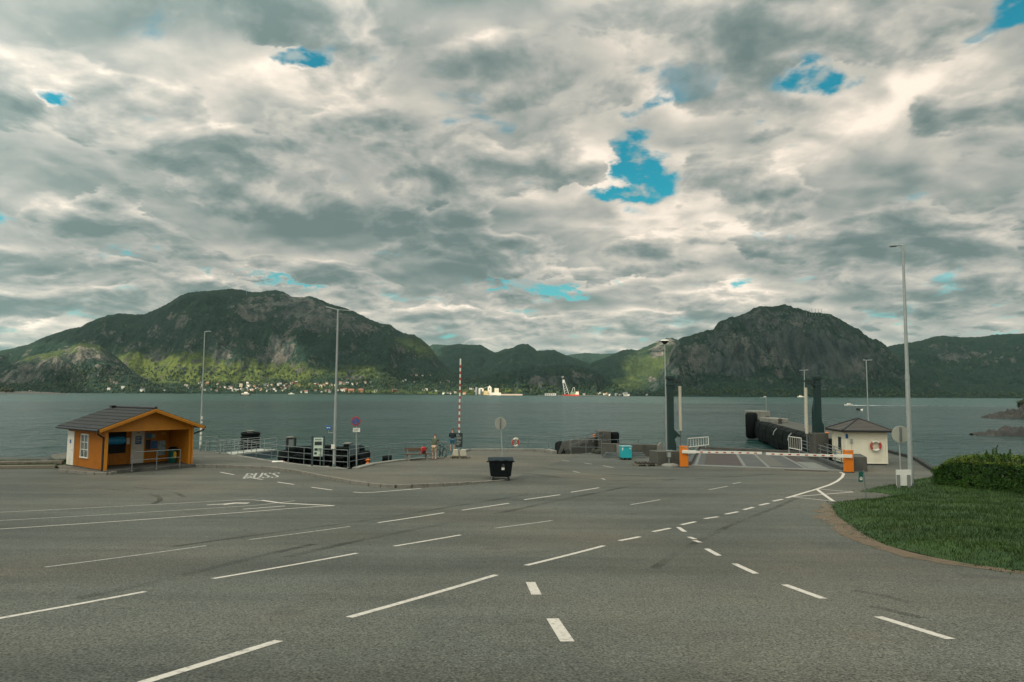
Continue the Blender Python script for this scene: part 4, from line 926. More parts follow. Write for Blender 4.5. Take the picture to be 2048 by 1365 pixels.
# ---------------------------------------------------------------- road signs
def disc_sign(name, label, base, cpx, dia, post_r=.038, yaw=0.0, back=True, group=None):
    o = thing(name, label, 'road sign', base, 0, group); c = AT(*cpx, base.y-.05)-base
    rot = rzm(yaw) @ X90
    b = MB(); b.lathe([(dia/2-.012, -.012), (dia/2, -.008), (dia/2, .008), (dia/2-.012, .012)], 40, c=c, rot=rot, sm=False); b.build('sign_disc', SIGNB if back else REDP, o)
    top = c.z+dia*.42
    b = MB(); b.tube((0, .0, -.1), (c.x, .03+.06, top), post_r, post_r*.95, 10); b.build('post', GALV, o)
    b = MB()
    if back: b.box(c+V3((0, -.03, 0)), (.10, .04, dia*.86))
    for s in (-1, 1): b.box(c+V3((0, .02, s*dia*.25)), (.16, .10, .04))
    b.build('bracket', GALVD, o)
    return o, c
disc_sign('round_sign', 'round grey sign back on a post behind the black wheeled bin', GP(1006, 941), (1001, 847.5), .80, yaw=.45, group='round signs seen from behind')
disc_sign('round_sign', 'round grey sign back on a post beside the tall pole on the lawn', G(1803, 978)+V3((0, 0, .05)), (1801, 869.5), .88, yaw=-.1, group='round signs seen from behind')
base = GP(713, 938)
o, c = disc_sign('no_parking_sign', 'round red and blue no parking sign with a white plate', base, (711.5, 843), .60, back=False)
fr = c+V3((0, -.02, 0))
b = MB(); b.lathe([(.225, -.003), (.225, .003)], 36, c=fr, rot=X90, sm=False); b.build('sign_face', BLUES, o)
b = MB(); b.box(fr+V3((0, -.006, 0)), (.46, .006, .034), rot=Matrix.Rotation(.78, 3, 'Y')); b.build('diagonal_stripe', REDP, o)
c2 = AT(713, 860.5, base.y-.05)-base
b = MB(); b.box(c2, (.45, .02, .25)); b.build('text_plate', WHITEP, o, bevel=.005)
b = MB()
for zz, ws in ((.045, (.04, .03, .035, .03, .025, .04, .03)), (-.045, (.03, .04, .03, .03, .035, .03))):
    x = -.16
    for w in ws: b.box(c2+V3((x+w/2, -.013, zz)), (w*.75, .004, .05)); x += w+.012
b.build('plate_text', DARKP, o)

# information board by the fenders
Pb = GP(636, 937.5); o = thing('information_board', 'tall pale information board between two dark posts at the quay railing', 'information board', Pb)
for px in (625, 648):
    b = MB(); q0 = AT(px, 872.5, Pb.y)-Pb; q1 = AT(px-1, 937, Pb.y)-Pb; b.beam((q1.x, 0, -.02), (q0.x, 0, q0.z), .08, .10); b.build('post', mat('post_blue_grey', (.030, .050, .055), .5), o)
a = AT(629, 876, Pb.y)-Pb; d = AT(644.5, 913, Pb.y)-Pb
b = MB(); b.span((a.x-.03, -.05, d.z), (d.x+.04, -.01, a.z)); pn = b.build('panel', PALEG, o, bevel=.006)
def onp(x0, x1, z0, z1, m, nm):
    b = MB(); w, hh = d.x-a.x, a.z-d.z; b.span((a.x+w*x0, -.058, d.z+hh*z0), (a.x+w*x1, -.051, d.z+hh*z1)); b.build(nm, m, pn)
onp(.06, .94, .60, .80, DARKP, 'picture'); onp(.05, .45, .30, .44, DARKP, 'picture'); onp(.05, .36, .10, .22, DARKP, 'picture')
b = MB(); w, hh = d.x-a.x, a.z-d.z
for i in range(8): b.span((a.x+w*(.1+i*.1), -.057, d.z+hh*.88), (a.x+w*(.17+i*.1), -.051, d.z+hh*(.93 if i % 3 else .95)))
for k in range(4): b.span((a.x+w*.5, -.057, d.z+hh*(.42-k*.05)), (a.x+w*.9, -.051, d.z+hh*(.44-k*.05)))
b.build('lettering', mat('print_green', (.03, .10, .07), .6), pn)
b = MB(); b.box((0, 0, -.02), (1.3, .5, .06)); b.build('base_plate', CONC, o)

# ---------------------------------------------------------------- upright barrier boom with its dark board, concrete foot and pallet
Pm = GP(919, 920); o = thing('boom_barrier', 'upright red and white boom with dark board on a concrete foot', 'barrier', Pm)
t = AT(921, 718, Pm.y)-Pm; bz = AT(918, 872, Pm.y)-Pm
def banded_boom(o, p0, p1, w, h, n, bands, red, tall=True):
    "a white boom; the red bands sit a few mm proud of it"
    p0, p1 = V3(p0), V3(p1); b = MB(); b.beam(p0, p1, w, h); e = b.build('boom', WHITEP, o, bevel=.008)
    for i in bands:
        r = MB(); r.beam(p0.lerp(p1, i/n), p0.lerp(p1, (i+.94*red)/n), w+.008, (h if tall else h*.42)+.008); r.build('red_band', REDP, e)
    return e
banded_boom(o, (bz.x, 0, bz.z-.5), t, .10, .10, 13.5, [k for k in range(0, 13)], .5001)
a = AT(911.5, 866, Pm.y-.1)-Pm; d = AT(925, 894.5, Pm.y-.1)-Pm
b = MB(); b.span((a.x, -.14, d.z), (d.x, -.09, a.z)); pn = b.build('notice_board', DARKP, o, bevel=.01)
b = MB()
for k in range(8):
    z = a.z-.10-k*.108; b.span((a.x+.05, -.148, z-.018), (a.x+.05+(.34, .25, .38, .36, .18, .34, .3, .22)[k]*(1 if k else .6), -.141, z+.018))
b.build('lettering', mat('board_text', (.30, .34, .30), .6), pn)
b = MB(); b.tube((bz.x, 0, .2), (bz.x, 0, bz.z), .05, n=10); b.build('post', GALV, o)
for sx in (-1, 1):
    b = MB(); b.extrude([(sx*.03, -.35, .16), (sx*.52, -.35, .16), (sx*.44, -.30, .60), (sx*.12, -.30, .64)], (0, .6, 0)); b.build('concrete_foot', mat('pale_concrete', (.40, .355, .275), .85, .2, 4, .3, 40, dirt=(.24, .21, .16), dscale=1.5), o, bevel=.03)
pt = thing('pallet', 'wooden pallet under the concrete foot of the upright boom', 'pallet', Pm+V3((.05, -.02, 0)))
b = MB()
for k in range(5): b.span((-.68, -.48+k*.21, .10), (.72, -.36+k*.21, .13))
b.build('deck_board', WOODG, pt)
for x in (-.62, 0, .62):
    b = MB(); b.span((x-.06, -.48, 0), (x+.06, .48, .10)); b.build('runner', WOODG, pt)
pt2 = dup(pt, G(1290, 931.5), .1, 'dark weathered pallet lying on the asphalt left of the concrete block')
b = MB()
for k in range(6): b.box((-.55+k*.22, random.uniform(-.1, .1), .19), (.12, .9, .10), random.uniform(-.08, .08))
tl = b.build('timber_offcut', mat('dark_wood', (.035, .028, .020), .85, .4, 6), None); tl.location = G(1290, 931.5); tag(tl, 'dark timber offcuts lying across the weathered pallet', 'timber')

# ---------------------------------------------------------------- wheeled bin
def container():
    a = G(979, 962.5); c = G(1022, 961.5); P = (a+c)/2+V3((0, .45, 0)); P.z = gz(P.y); rz = math.atan2((c-a).y, (c-a).x)*.3
    o = thing('wheeled_bin', 'large black four-wheeled rubbish bin with domed lid', 'rubbish bin', P, rz)
    def ring(z, w, d): return [(-w, -d, z), (w, -d, z), (w, d, z), (-w, d, z)]
    b = MB(); lv = [(.20, .48, .40), (.26, .56, .46), (.95, .64, .52), (1.06, .66, .54)]; vs = []
    for z, w, d in lv: vs += ring(z, w, d)
    fs = [(3, 2, 1, 0), (12, 13, 14, 15)]
    for k in range(3):
        for i in range(4): fs.append((k*4+i, k*4+(i+1) % 4, k*4+4+(i+1) % 4, k*4+4+i))
    b.add(vs, fs)
    for x in (-.42, -.14, .14, .42): b.extrude([(x-.03, -.475, .3), (x+.03, -.475, .3), (x+.035, -.545, .93), (x-.035, -.545, .93)], (0, .06, 0))
    b.build('bin_body', BINM, o, bevel=.02)
    b = MB(); b.span((-.71, -.58, 1.06), (.71, .58, 1.11)); b.build('rim', BINM, o, bevel=.02)
    n = 10; b = MB(); pr = [(-.70, 1.11)]
    vs = []; 
    for k in range(n+1):
        y = -.57+1.14*k/n; vs.append((-.69, y, 1.112+.15*math.sin(math.pi*k/n)))
    b.extrude(vs, (1.38, 0, 0)); b.build('lid', BINL, o)
    for x in (-.5, .5):
        b = MB(); b.tube((x*.5-.12, -.60, 1.14), (x*.5+.12, -.60, 1.14), .018, n=6); b.build('lid_handle', BINL, o)
    for x in (-.73, .73):
        b = MB(); b.tube((x-.06, 0, 1.0), (x+.06, 0, 1.0), .03, n=8); b.build('trunnion', BINM, o)
    for x in (-.46, .46):
        for y in (-.36, .36):
            w = MB(); w.M = Matrix.Rotation(.5 if x < 0 else -.3, 4, 'Z'); w.M.translation = (x, y, .1)
            w.tube((-.025, 0, 0), (.025, 0, 0), .10, n=16); wo = w.build('wheel', RUBBER, o)
            f = MB(); f.M = w.M; f.span((-.05, -.03, 0), (-.035, .03, .13)); f.span((.035, -.03, 0), (.05, .03, .13)); f.span((-.06, -.06, .11), (.06, .06, .14)); f.tube((-.055, 0, 0), (.055, 0, 0), .018, n=8); f.build('fork', GALV, wo)
    b = MB(); y = -.548; b.M = Matrix.Rotation(-.10, 4, 'X'); 
    b.M = Matrix(); b.extrude([(.03, -.540, .60), (.19, -.540, .60), (.19, -.554, .73), (.03, -.554, .73)], (0, -.012, 0)); b.build('label_sticker', WHITEP, o)
    b = MB(); cx, cz = .115, .84
    for k in range(3):                                     # three bent arrows chasing each other
        a0 = math.pi/2+k*2*math.pi/3
        pts = [V3((cx+.06*math.cos(a0+s), -.578, cz+.06*math.sin(a0+s))) for s in (-.75, -.3, .15, .5)]
        for p, q in zip(pts, pts[1:]): b.beam(p, q, .006, .013)
    b.build('recycling_mark', GALV, o)
    return o
container()

# ---------------------------------------------------------------- bench, backpack, people, bicycle
Pb = (GP(812, 926)+GP(858, 924.5))/2; bv = GP(858, 924.5)-GP(812, 926); brz = math.atan2(bv.y, bv.x)
o = thing('bench', 'brown slatted bench with concrete legs facing away from the water', 'bench', Pb, brz)
b = MB()
for k in range(3): b.span((-.88, -.22+k*.155, .42), (.88, -.22+k*.155+.13, .465))
b.build('seat', WOODB, o, bevel=.006)
b = MB()
for k in range(2): b.box((-.06, .31+k*.03, .68+k*.125), (1.62, .035, .11), rot=rx(-.2))
b.build('backrest', WOODB, o, bevel=.006)
for x in (-.66, .66):
    b = MB(); b.extrude([(x-.07, -.24, 0), (x-.07, .26, 0), (x-.07, .22, .42), (x-.07, -.22, .42)], (.14, 0, 0)); b.build('leg', CONC, o, bevel=.015)
    b = MB(); b.beam((x, .22, .40), (x, .37, .88), .05, .04); b.build('back_support', GALVD, o)
sp = Pb+rzm(brz) @ V3((.42, .06, .465))
k = thing('backpack', 'red and black backpack standing on the bench', 'backpack', sp, brz+.1)
b = MB(); b.extrude([(-.17, -.10, 0), (.17, -.10, 0), (.18, -.11, .30), (.12, -.09, .46), (-.12, -.09, .46), (-.18, -.11, .30)], (0, .2, 0)); b.build('pack_body', REDB, k, bevel=.05)
b = MB(); b.extrude([(-.12, -.13, .04), (.12, -.13, .04), (.12, -.14, .20), (-.12, -.14, .20)], (0, .05, 0)); b.build('front_pocket', DARKP, k, bevel=.015)
for s in (-1, 1):
    b = MB(); b.path([(s*.08, -.10, .44), (s*.09, -.15, .36), (s*.085, -.15, .22), (s*.10, -.11, .06)], .018, 6); b.build('strap', DARKP, k)
b = MB(); b.torus((0, -.02, .46), .05, .012, rot=X90, n=12, m=5); b.build('carry_loop', DARKP, k)

def skin_mesh(name, vs, es, rad, m, parent, sub=2):
    me = bpy.data.meshes.new(name); me.from_pydata(vs, es, []); ob = bpy.data.objects.new(name, me); COL.objects.link(ob)
    md = ob.modifiers.new('s', 'SKIN'); md.use_smooth_shade = True
    sv = me.skin_vertices[0].data
    for i, r in enumerate(rad):
        r = r if isinstance(r, tuple) else (r, r); sv[i].radius = r
    sv[0].use_root = True
    if sub: s = ob.modifiers.new('u', 'SUBSURF'); s.levels = sub; s.render_levels = sub
    dg = bpy.context.evaluated_depsgraph_get(); dg.update(); new = bpy.data.meshes.new_from_object(ob.evaluated_get(dg))
    ob.modifiers.clear(); ob.data = new; new.name = name; new.materials.clear(); new.materials.append(m)
    for p in new.polygons: p.use_smooth = True
    ob.parent = parent; return ob
def person(loc, yaw, label, J, shirt, shorts, shoe, hair, sleeve='short', scale=1.0):
    """standing figure; +Y is the way the person faces; J gives arm, leg and head joints"""
    o = thing('person', label, 'person', loc, yaw); o.scale = (scale,)*3
    V, E, Rr, ix = [], [], [], {}
    def add(k, p, r, par=None):
        ix[k] = len(V); V.append(p); Rr.append(r)
        if par is not None: E.append((ix[par], ix[k]))
    hip = J['hip']; ch = J['chest']; add('pelvis', hip, (.120, .092)); hv, cv = V3(hip), V3(ch)
    add('waist', hv.lerp(cv, .42), (.100, .075), 'pelvis'); add('chest', ch, (.120, .080), 'waist')
    nk = cv+V3(J['neckd']); add('neck', nk, .058, 'chest'); hd = nk+V3(J['headd']); add('skull', hd, (.078, .092), 'neck'); add('crown', hd+V3((0, .0, .085)), (.068, .08), 'skull')
    for s, n in ((-1, 'l'), (1, 'r')):
        sh, el, wr = J['sh'+n], J['el'+n], J['wr'+n]
        add('sh'+n, sh, .062, 'chest'); add('ua'+n, V3(sh).lerp(V3(el), .5), .050, 'sh'+n); add('el'+n, el, .041, 'ua'+n); add('fa'+n, V3(el).lerp(V3(wr), .4), .039, 'el'+n); add('wr'+n, wr, (.026, .020), 'fa'+n)
        d = (V3(wr)-V3(el)).normalized(); side = d.cross(V3((0, 0, 1))); side = side.normalized() if side.length > .2 else V3((0, 1, 0))
        pm = V3(wr)+d*.075; add('pm'+n, pm, (.036, .016), 'wr'+n)
        for f in range(4):
            q = pm+side*((f-1.5)*.019)+d*.025; L = (.05, .058, .055, .042)[f]
            add(n+'k%d' % f, q, .0095, 'pm'+n); add(n+'m%d' % f, q+d*L*.6+V3((0, 0, -.010)), .0085, n+'k%d' % f); add(n+'t%d' % f, q+d*L*.85+V3((0, 0, -.03)), .0075, n+'m%d' % f)
        tq = V3(wr)+d*.03-side*.034*s; add(n+'th', tq, .011, 'wr'+n); add(n+'tt', tq+d*.035-side*.02*s, .009, n+'th')
        hp, kn, an = J['hp'+n], J['kn'+n], J['an'+n]
        add('hp'+n, hp, .090, 'pelvis'); add('th'+n, V3(hp).lerp(V3(kn), .45), .080, 'hp'+n); add('kn'+n, kn, .056, 'th'+n); add('cf'+n, V3(kn).lerp(V3(an), .32), .055, 'kn'+n); add('an'+n, an, .036, 'cf'+n)
        td = V3(J['toe'+n]).normalized(); add('he'+n, V3(an)-td*.05+V3((0, 0, -.045)), .034, 'an'+n); add('to'+n, V3(an)+td*.16+V3((0, 0, -.055)), (.04, .026), 'an'+n)
    f = V3(J['face']).normalized(); sdv = f.cross(V3((0, 0, 1))).normalized()
    add('nose', hd+f*.098+V3((0, 0, .015)), .014, 'skull'); add('chin', hd+f*.062+V3((0, 0, -.075)), (.034, .03), 'skull')
    for s in (-1, 1): add('ear%d' % s, hd+sdv*s*.085+V3((0, 0, .012)), (.010, .022), 'skull')
    skin_mesh('body', [tuple(p) for p in V], E, Rr, SKIN, o)
    for s in (-1, 1):
        b = MB(); b.ball(hd+f*.088+sdv*s*.032+V3((0, 0, .03)), .011, 8); b.build('eye', DARKP, o)
    b = MB(); b.box(hd+f*.092+V3((0, 0, -.038)), (.045, .012, .010), math.atan2(sdv.y, sdv.x)); b.build('mouth', mat('lip', (.30, .11, .09), .6), o)
    # hair: a cap that leaves the face free
    hm = MB(); n, mm = 18, 9; c0 = hd+V3((0, 0, .045))-f*.006; vs = []; fs = []
    for a in range(mm+1):
        for k in range(n):
            th = 2*math.pi*k/n; dirv = f*math.cos(th)+sdv*math.sin(th)
            lim = 1.62-.62*max(0, math.cos(th))**1.3; ph = lim*a/mm
            vs.append(c0+dirv*(.098*math.sin(ph))*(1.06 if math.cos(th) < 0 else 1.0)+V3((0, 0, .112*math.cos(ph))))
    for a in range(mm):
        for k in range(n): fs.append((a*n+k, (a+1)*n+k, (a+1)*n+(k+1) % n, a*n+(k+1) % n))
    hm.add(vs, fs, 0, True); hm.build('hair', hair, o)
    def cloth(name, keys, m, f, extra=()):
        vs, es, rr, id2 = [], [], [], {}
        for k, par, r, p in keys:
            id2[k] = len(vs); vs.append(tuple(p)); rr.append(r)
            if par: es.append((id2[par], id2[k]))
        return skin_mesh(name, vs, es, rr, m, o)
    ks = [('c', None, (.200, .142), ch), ('w', 'c', (.178, .135), hv.lerp(cv, .42)), ('h', 'w', (.172, .138), hv+V3((0, 0, .03))), ('n', 'c', (.074, .074), cv.lerp(nk, .62))]
    for s in 'lr':
        sh, el, wr = V3(J['sh'+s]), V3(J['el'+s]), V3(J['wr'+s]); ks.append(('s'+s, 'c', .088, sh)); ks.append(('a'+s, 's'+s, .068, sh.lerp(el, .62)))
        if sleeve == 'long': ks += [('e'+s, 'a'+s, .058, el), ('f'+s, 'e'+s, .046, el.lerp(wr, .93))]
    cloth('shirt' if sleeve == 'short' else 'jacket', ks, shirt, 1)
    ks = [('p', None, (.155, .125), hv+V3((0, 0, .02)))]
    for s in 'lr':
        hp, kn = V3(J['hp'+s]), V3(J['kn'+s]); ks += [('h'+s, 'p', .108, hp), ('t'+s, 'h'+s, .098, hp.lerp(kn, .45)), ('k'+s, 't'+s, .090, hp.lerp(kn, .88))]
    cloth('shorts', ks, shorts, 1)
    for s in 'lr':
        an = V3(J['an'+s]); td = V3(J['toe'+s]).normalized()
        skin_mesh('shoe', [tuple(an+V3((0, 0, -.01))), tuple(an-td*.06+V3((0, 0, -.05))), tuple(an+td*.09+V3((0, 0, -.052))), tuple(an+td*.18+V3((0, 0, -.058)))], [(0, 1), (0, 2), (2, 3)], [.048, .042, (.048, .034), (.042, .026)], shoe, o)
    return o
HAIRB = mat('brown_hair', (.075, .038, .018), .7, .3, 20); HAIRD = mat('dark_hair', (.020, .015, .011), .7, .3, 20)
J1 = dict(hip=(0, -.02, .96), chest=(-.01, .16, 1.34), neckd=(0, .06, .17), headd=(0, .05, .115), face=(0, 1, -.35),
          shl=(-.19, .18, 1.42), ell=(-.27, .34, 1.20), wrl=(-.12, .52, 1.13), shr=(.18, .18, 1.42), elr=(.27, .36, 1.21), wrr=(.12, .54, 1.14),
          hpl=(-.09, -.02, .90), knl=(-.10, .06, .50), anl=(-.10, -.02, .10), hpr=(.09, -.02, .90), knr=(.11, .0, .50), anr=(.14, -.08, .10), toel=(-.15, 1, 0), toer=(.3, 1, 0))
person(GP(868, 923.5), -.15, 'person in grey-green t-shirt and beige shorts leaning forward on the railing', J1, mat('olive_shirt', (.058, .075, .045), .9, .2, 8), mat('beige_shorts', (.42, .31, .20), .9, .15, 8), mat('light_shoe', (.30, .27, .24), .8), HAIRB)
J2 = dict(hip=(0, 0, .97), chest=(0, .02, 1.37), neckd=(0, .0, .19), headd=(0, .025, .115), face=(0, 1, -.25),
          shl=(-.19, .02, 1.45), ell=(-.25, .10, 1.18), wrl=(-.10, .29, 1.20), shr=(.19, .02, 1.45), elr=(.25, .10, 1.18), wrr=(.10, .29, 1.20),
          hpl=(-.10, 0, .92), knl=(-.12, .03, .50), anl=(-.13, 0, .10), hpr=(.10, 0, .92), knr=(.12, .03, .50), anr=(.13, 0, .10), toel=(-.2, 1, 0), toer=(.25, 1, 0))
person(GP(904.5, 906.5), .1, 'person in dark jacket and blue shorts standing with his back turned beside the upright boom', J2, mat('dark_jacket', (.010, .018, .022), .85, .3, 8), mat('blue_shorts', (.020, .105, .165), .9, .2, 8), mat('tan_shoe', (.25, .17, .12), .8), HAIRB, 'long')

def bicycle(loc, yaw):
    o = thing('bicycle', 'dark bicycle parked against the railing beside the leaning person', 'bicycle', loc, yaw)
    for x in (-.52, .52):
        b = MB(); b.torus((x, 0, .33), .32, .022, rot=X90, n=28, m=6); w = b.build('wheel', RUBBER, o)
        b = MB()
        for k in range(12):
            a = 2*math.pi*k/12; b.tube((x, 0, .33), (x+.3*math.cos(a), 0, .33+.3*math.sin(a)), .004, n=4)
        b.tube((x, -.05, .33), (x, .05, .33), .02, n=8); b.build('spokes', GALV, w)
    f = MB(); bb, se, hd, ra, fa = (-.05, 0, .30), (-.18, 0, .82), (.36, 0, .85), (-.52, 0, .33), (.52, 0, .33)
    for p, q in ((bb, se), (bb, (.38, 0, .72)), (se, hd), (ra, bb), (ra, (-.16, 0, .76)), ((.40, 0, .68), fa), (hd, (.40, 0, .68))): f.tube(p, q, .02, n=6)
    f.build('frame', DARKP, o)
    b = MB(); b.path([(.30, -.28, .98), (.36, -.1, 1.0), (.36, .1, 1.0), (.30, .28, .98)], .014, 6); b.tube((.36, 0, .85), (.36, 0, 1.0), .016, n=6); b.build('handlebar', DARKP, o)
    b = MB(); b.extrude([(-.33, -.07, .90), (-.33, .07, .90), (-.08, .02, .91), (-.08, -.02, .91)], (0, 0, .05)); b.tube((-.18, 0, .8), (-.2, 0, .9), .015, n=6); b.build('saddle', RUBBER, o, bevel=.01)
    b = MB(); b.tube((-.05, -.06, .30), (-.05, .06, .30), .02, n=8); b.torus((-.05, .05, .30), .085, .008, rot=X90, n=16, m=4); b.tube((-.05, .07, .30), (.05, .07, .16), .01, n=5); b.tube((-.05, -.07, .30), (-.15, -.07, .44), .01, n=5); b.span((.0, .07, .145), (.1, .16, .165)); b.span((-.2, -.16, .43), (-.1, -.07, .45)); b.build('crank', GALVD, o)
    return o
bicycle(GP(882, 920.5), R(68))

# ---------------------------------------------------------------- ferry ramp, its towers and barriers
Fl, Fr = G(1379, 931), G(1688, 942); Bl, Br = G(1396, 897), G(1602, 907)
def ramp():
    o = thing('ferry_ramp', 'steel ferry ramp with rusty and dark panels behind the striped barrier', 'ferry ramp', (0, 0, 0))
    def Q(u, v, z=.02): p = Fl.lerp(Fr, u).lerp(Bl.lerp(Br, u), v); return (p.x, p.y, z-.04*v)
    b = MB(); vs = [Q(0, 0, 0), Q(1, 0, 0), Q(1, 1, 0), Q(0, 1, 0)]; b.extrude([V3(p)-V3((0, 0, .5)) for p in vs], (0, 0, .5)); b.build('deck', DECK, o)
    def panel(u0, u1, v0, v1, m, nm='deck_panel', z=.006):
        b = MB(); b.extrude([Q(u0, v0, 0), Q(u1, v0, 0), Q(u1, v1, 0), Q(u0, v1, 0)], (0, 0, z)); return b.build(nm, m, o)
    panel(.10, .36, .06, .95, RUST); panel(.39, .52, .06, .95, DECK); panel(.55, .66, .10, .9, mat('warm_deck', (.085, .078, .066), .85, .3, 1.2)); panel(.66, .76, .06, .95, DECK); panel(.78, .88, .42, .95, RUST); panel(.80, .93, .06, .40, DECKL)
    for u in (.03, .365, .525, .765): panel(u, u+.022, .04, .97, DECKL, 'lane_stripe', .012)
    panel(0, 1, -.02, .04, DECKL, 'hinge_plate', .016); panel(.62, .88, -.075, -.03, RUST, 'hinge_plate', .014)
    for a, c in ((Fl, Bl), (Fr, Br)):
        b = MB(); b.beam((a.x, a.y, -.1), (c.x, c.y, -.15), .25, .7); b.build('girder', DECK, o)
    b = MB(); b.beam((Bl.x, Bl.y, -.1), (Br.x, Br.y, -.1), .4, .55); b.build('end_beam', CONCD, o)
    return o
ramp()
def cabinet(loc, rz, label, side):
    o = thing('ramp_barrier', label, 'barrier', loc, rz, 'orange ramp barriers')
    b = MB(); b.box((0, 0, .70), (.50, .34, 1.30)); b.build('cabinet_body', CABOR, o, bevel=.02)
    b = MB(); b.box((0, 0, .03), (.56, .40, .06)); b.build('base_plate', CONCD, o)
    b = MB(); b.box((0, 0, 1.37), (.53, .37, .05)); b.build('lid', CABOR, o, bevel=.015)
    b = MB(); b.box((.02, -.173, .72), (.40, .008, .98)); d = b.build('door', CABOR, o, bevel=.004)
    b = MB(); b.box((.17, -.180, .80), (.03, .012, .10)); b.build('lock', DARKP, d)
    b = MB(); b.box((.10*side, -.18, 1.30), (.20, .01, .06)); b.build('label_sticker', SIGNB, o); return o
    return o
Cl, Cr = G(1368, 935), G(1697.5, 945.5)
CabL = cabinet(Cl, .05, 'orange barrier with a striped arm, left end of the ramp by the concrete footing', 1)
CabR = cabinet(Cr, .05, 'orange barrier with a striped arm, right end of the ramp by the cream booth', -1)
def arm(cab, a_px, b_px, n):
    y = cab.location.y-.24; M = Matrix.Rotation(-.05, 4, 'Z'); a = M @ (AT(*a_px, y)-cab.location); e = M @ (AT(*b_px, y)-cab.location); d = e-a; u = d.normalized()
    bm_ = banded_boom(cab, a, e, .06, .155, n, [k for k in range(1, n)], .38, tall=False); bm_['label'] = 'white barrier boom with small red bands'
    b = MB(); b.beam(a-u*.15, a+u*.75, .11, .20); b.build('arm_clamp', WHITEP, cab, bevel=.01)
    b = MB(); b.tube(a+V3((0, .03, 0)), a+V3((0, .10, 0)), .06, n=12); b.build('pivot', GALVD, cab)
arm(CabL, (1369, 904), (1523.5, 906.7), 10)
arm(CabR, (1699, 913), (1532, 908), 10)

def tower(px, yb, ytop, Y, side, zb, label, w, cyl_px, cyl_y, rod_y):
    base = AT(px, 800, Y); base.z = zb; o = thing('hoist_tower', label, 'hoist tower', base, 0, 'green hoist towers of the ferry ramp'); H = AT(px, ytop, Y).z-zb
    b = MB(); b.span((-w/2, -w/2, -3), (w/2, w/2, H-.25)); b.build('column', GREENB, o, bevel=.02)
    b = MB(); b.span((-w*.66, -w*.66, H-.25), (w*.66, w*.66, H)); b.span((-w*.6, -w*.6, H-.75), (w*.6, w*.6, H-.62)); b.build('column_head', GREENB, o, bevel=.02)
    b = MB()
    f = 1.0 if side > 0 else 1.6
    b.extrude([(side*w/2, -w*.4, .4), (side*(w/2+.16), -w*.4, .3), (side*(w/2+.16), -w*.4, 1.1*f), (side*w/2, -w*.4, 1.55*f)], (0, w*.8, 0))
    if side > 0: b.extrude([(w/2, -.12, 2.2), (w/2+.45, -.12, 1.75), (w/2+.45, -.12, 1.60), (w/2+.25, -.12, 1.65), (w/2, -.12, 1.4)], (0, .24, 0))
    else:
        for s in (-1, 1): b.extrude([(s*w/2, -w*.5, 0), (s*(w/2+.16), -w*.5, 0), (s*(w/2+.14), -w*.5, .55), (s*w/2, -w*.5, .85)], (0, w, 0))
    b.build('bracket', GREENB, o)
    cx = AT(cyl_px, 800, Y).x-base.x; z1, z0 = AT(cyl_px, cyl_y[0], Y).z-zb, AT(cyl_px, cyl_y[1], Y).z-zb
    b = MB(); za = H-.38; b.beam((0, 0, za), (cx+side*.08, 0, za), .22, .16); b.beam((side*w/2, 0, za-.45), (side*(w/2+.28), 0, za-.08), .14, .10); b.build('hoist_arm', DARKP, o)
    b = MB(); b.tube((cx, 0, z0), (cx, 0, z1-.18), .115, n=14); cy = b.build('cylinder', mat('cylinder_cream', (.47, .42, .32), .45, .1, 3, dirt=(.30, .25, .17), dscale=2), o)
    b = MB(); b.tube((cx, 0, z1-.18), (cx, 0, za), .05, n=8); b.build('pin', DARKP, cy)
    if rod_y: b = MB(); b.tube((cx, 0, AT(cyl_px, rod_y, Y).z-zb), (cx, 0, z0), .05, n=8); b.build('rod', GALVD, cy)
    b = MB(); k = 8; b.path([V3((side*(w/2)+(cx-side*w/2)*i/k, -.1, z0+.35-.38*math.sin(math.pi*(i/k)**.8))) for i in range(k+1)], .022, 5); b.build('hydraulic_hose', GALV, o)
tower(1340.5, 904, 752.5, 52, 1, 0, 'left green hoist tower beside the bowl lamp pole', .44, 1360, (768, 862), 893)
tower(1634.5, 864, 753, 52, -1, 2.0, 'right green hoist tower on a concrete pedestal', .43, 1612, (771, 867.5), 900)
Tb = AT(1637, 880, 52); b = MB(); b.box((0, 0, -1.4), (1.0, 1.2, 6.8)); o = b.build('tower_pedestal', CONCD, bevel=.04); o.location = (Tb.x, 52, 0); tag(o, 'grey concrete pedestal carrying the right green tower', 'pedestal')

def gate(name, label, a, c, h, n):
    o = thing(name, label, 'gate', a, 0, 'white ramp gates'); d = c-a; up = V3((0, 0, h)); z = V3((0, 0, .12))
    b = MB(); b.path([z, d+z, d+up, up, z], .035, 6); b.build('gate_frame', WHITEP, o)
    for i in range(1, n):
        b = MB(); p = d*(i/n); b.tube(p+z, p+up, .016, n=5); b.build('bar', WHITEP, o)
    b = MB(); b.tube(-V3((0, 0, .3)), V3((0, 0, h+.05)), .05, n=8); b.tube(d*.85+V3((0, 0, -.1)), d*.85+z, .03, n=6); b.build('post', GALV, o)
gate('ramp_gate', 'white barred gate at the far left corner of the ferry ramp', AT(1376, 898, 55), AT(1417, 893, 60), .80, 8)
gate('ramp_gate', 'white barred gate at the far right end of the ramp railing', AT(1578, 899, 57), AT(1603, 904, 53.5), 1.05, 6)
ra, rb = G(1604, 908), G(1689, 940)
railing('ramp_railing', 'four-rail galvanised railing down the right side of the ferry ramp', [V3((ra.x, ra.y, -.02)), V3((rb.x, rb.y, .02))], 1.12, 4, 2.0, rails=[.25, .55, .85, 1.12], r=.032)
railing('ramp_railing', 'second galvanised railing between the ramp and the white booth', [V3((ra.x+.7, ra.y, .02)), V3((rb.x+.55, rb.y+1.5, .05))], 1.2, 3, 2.2, rails=[.4, .8, 1.2], r=.03)

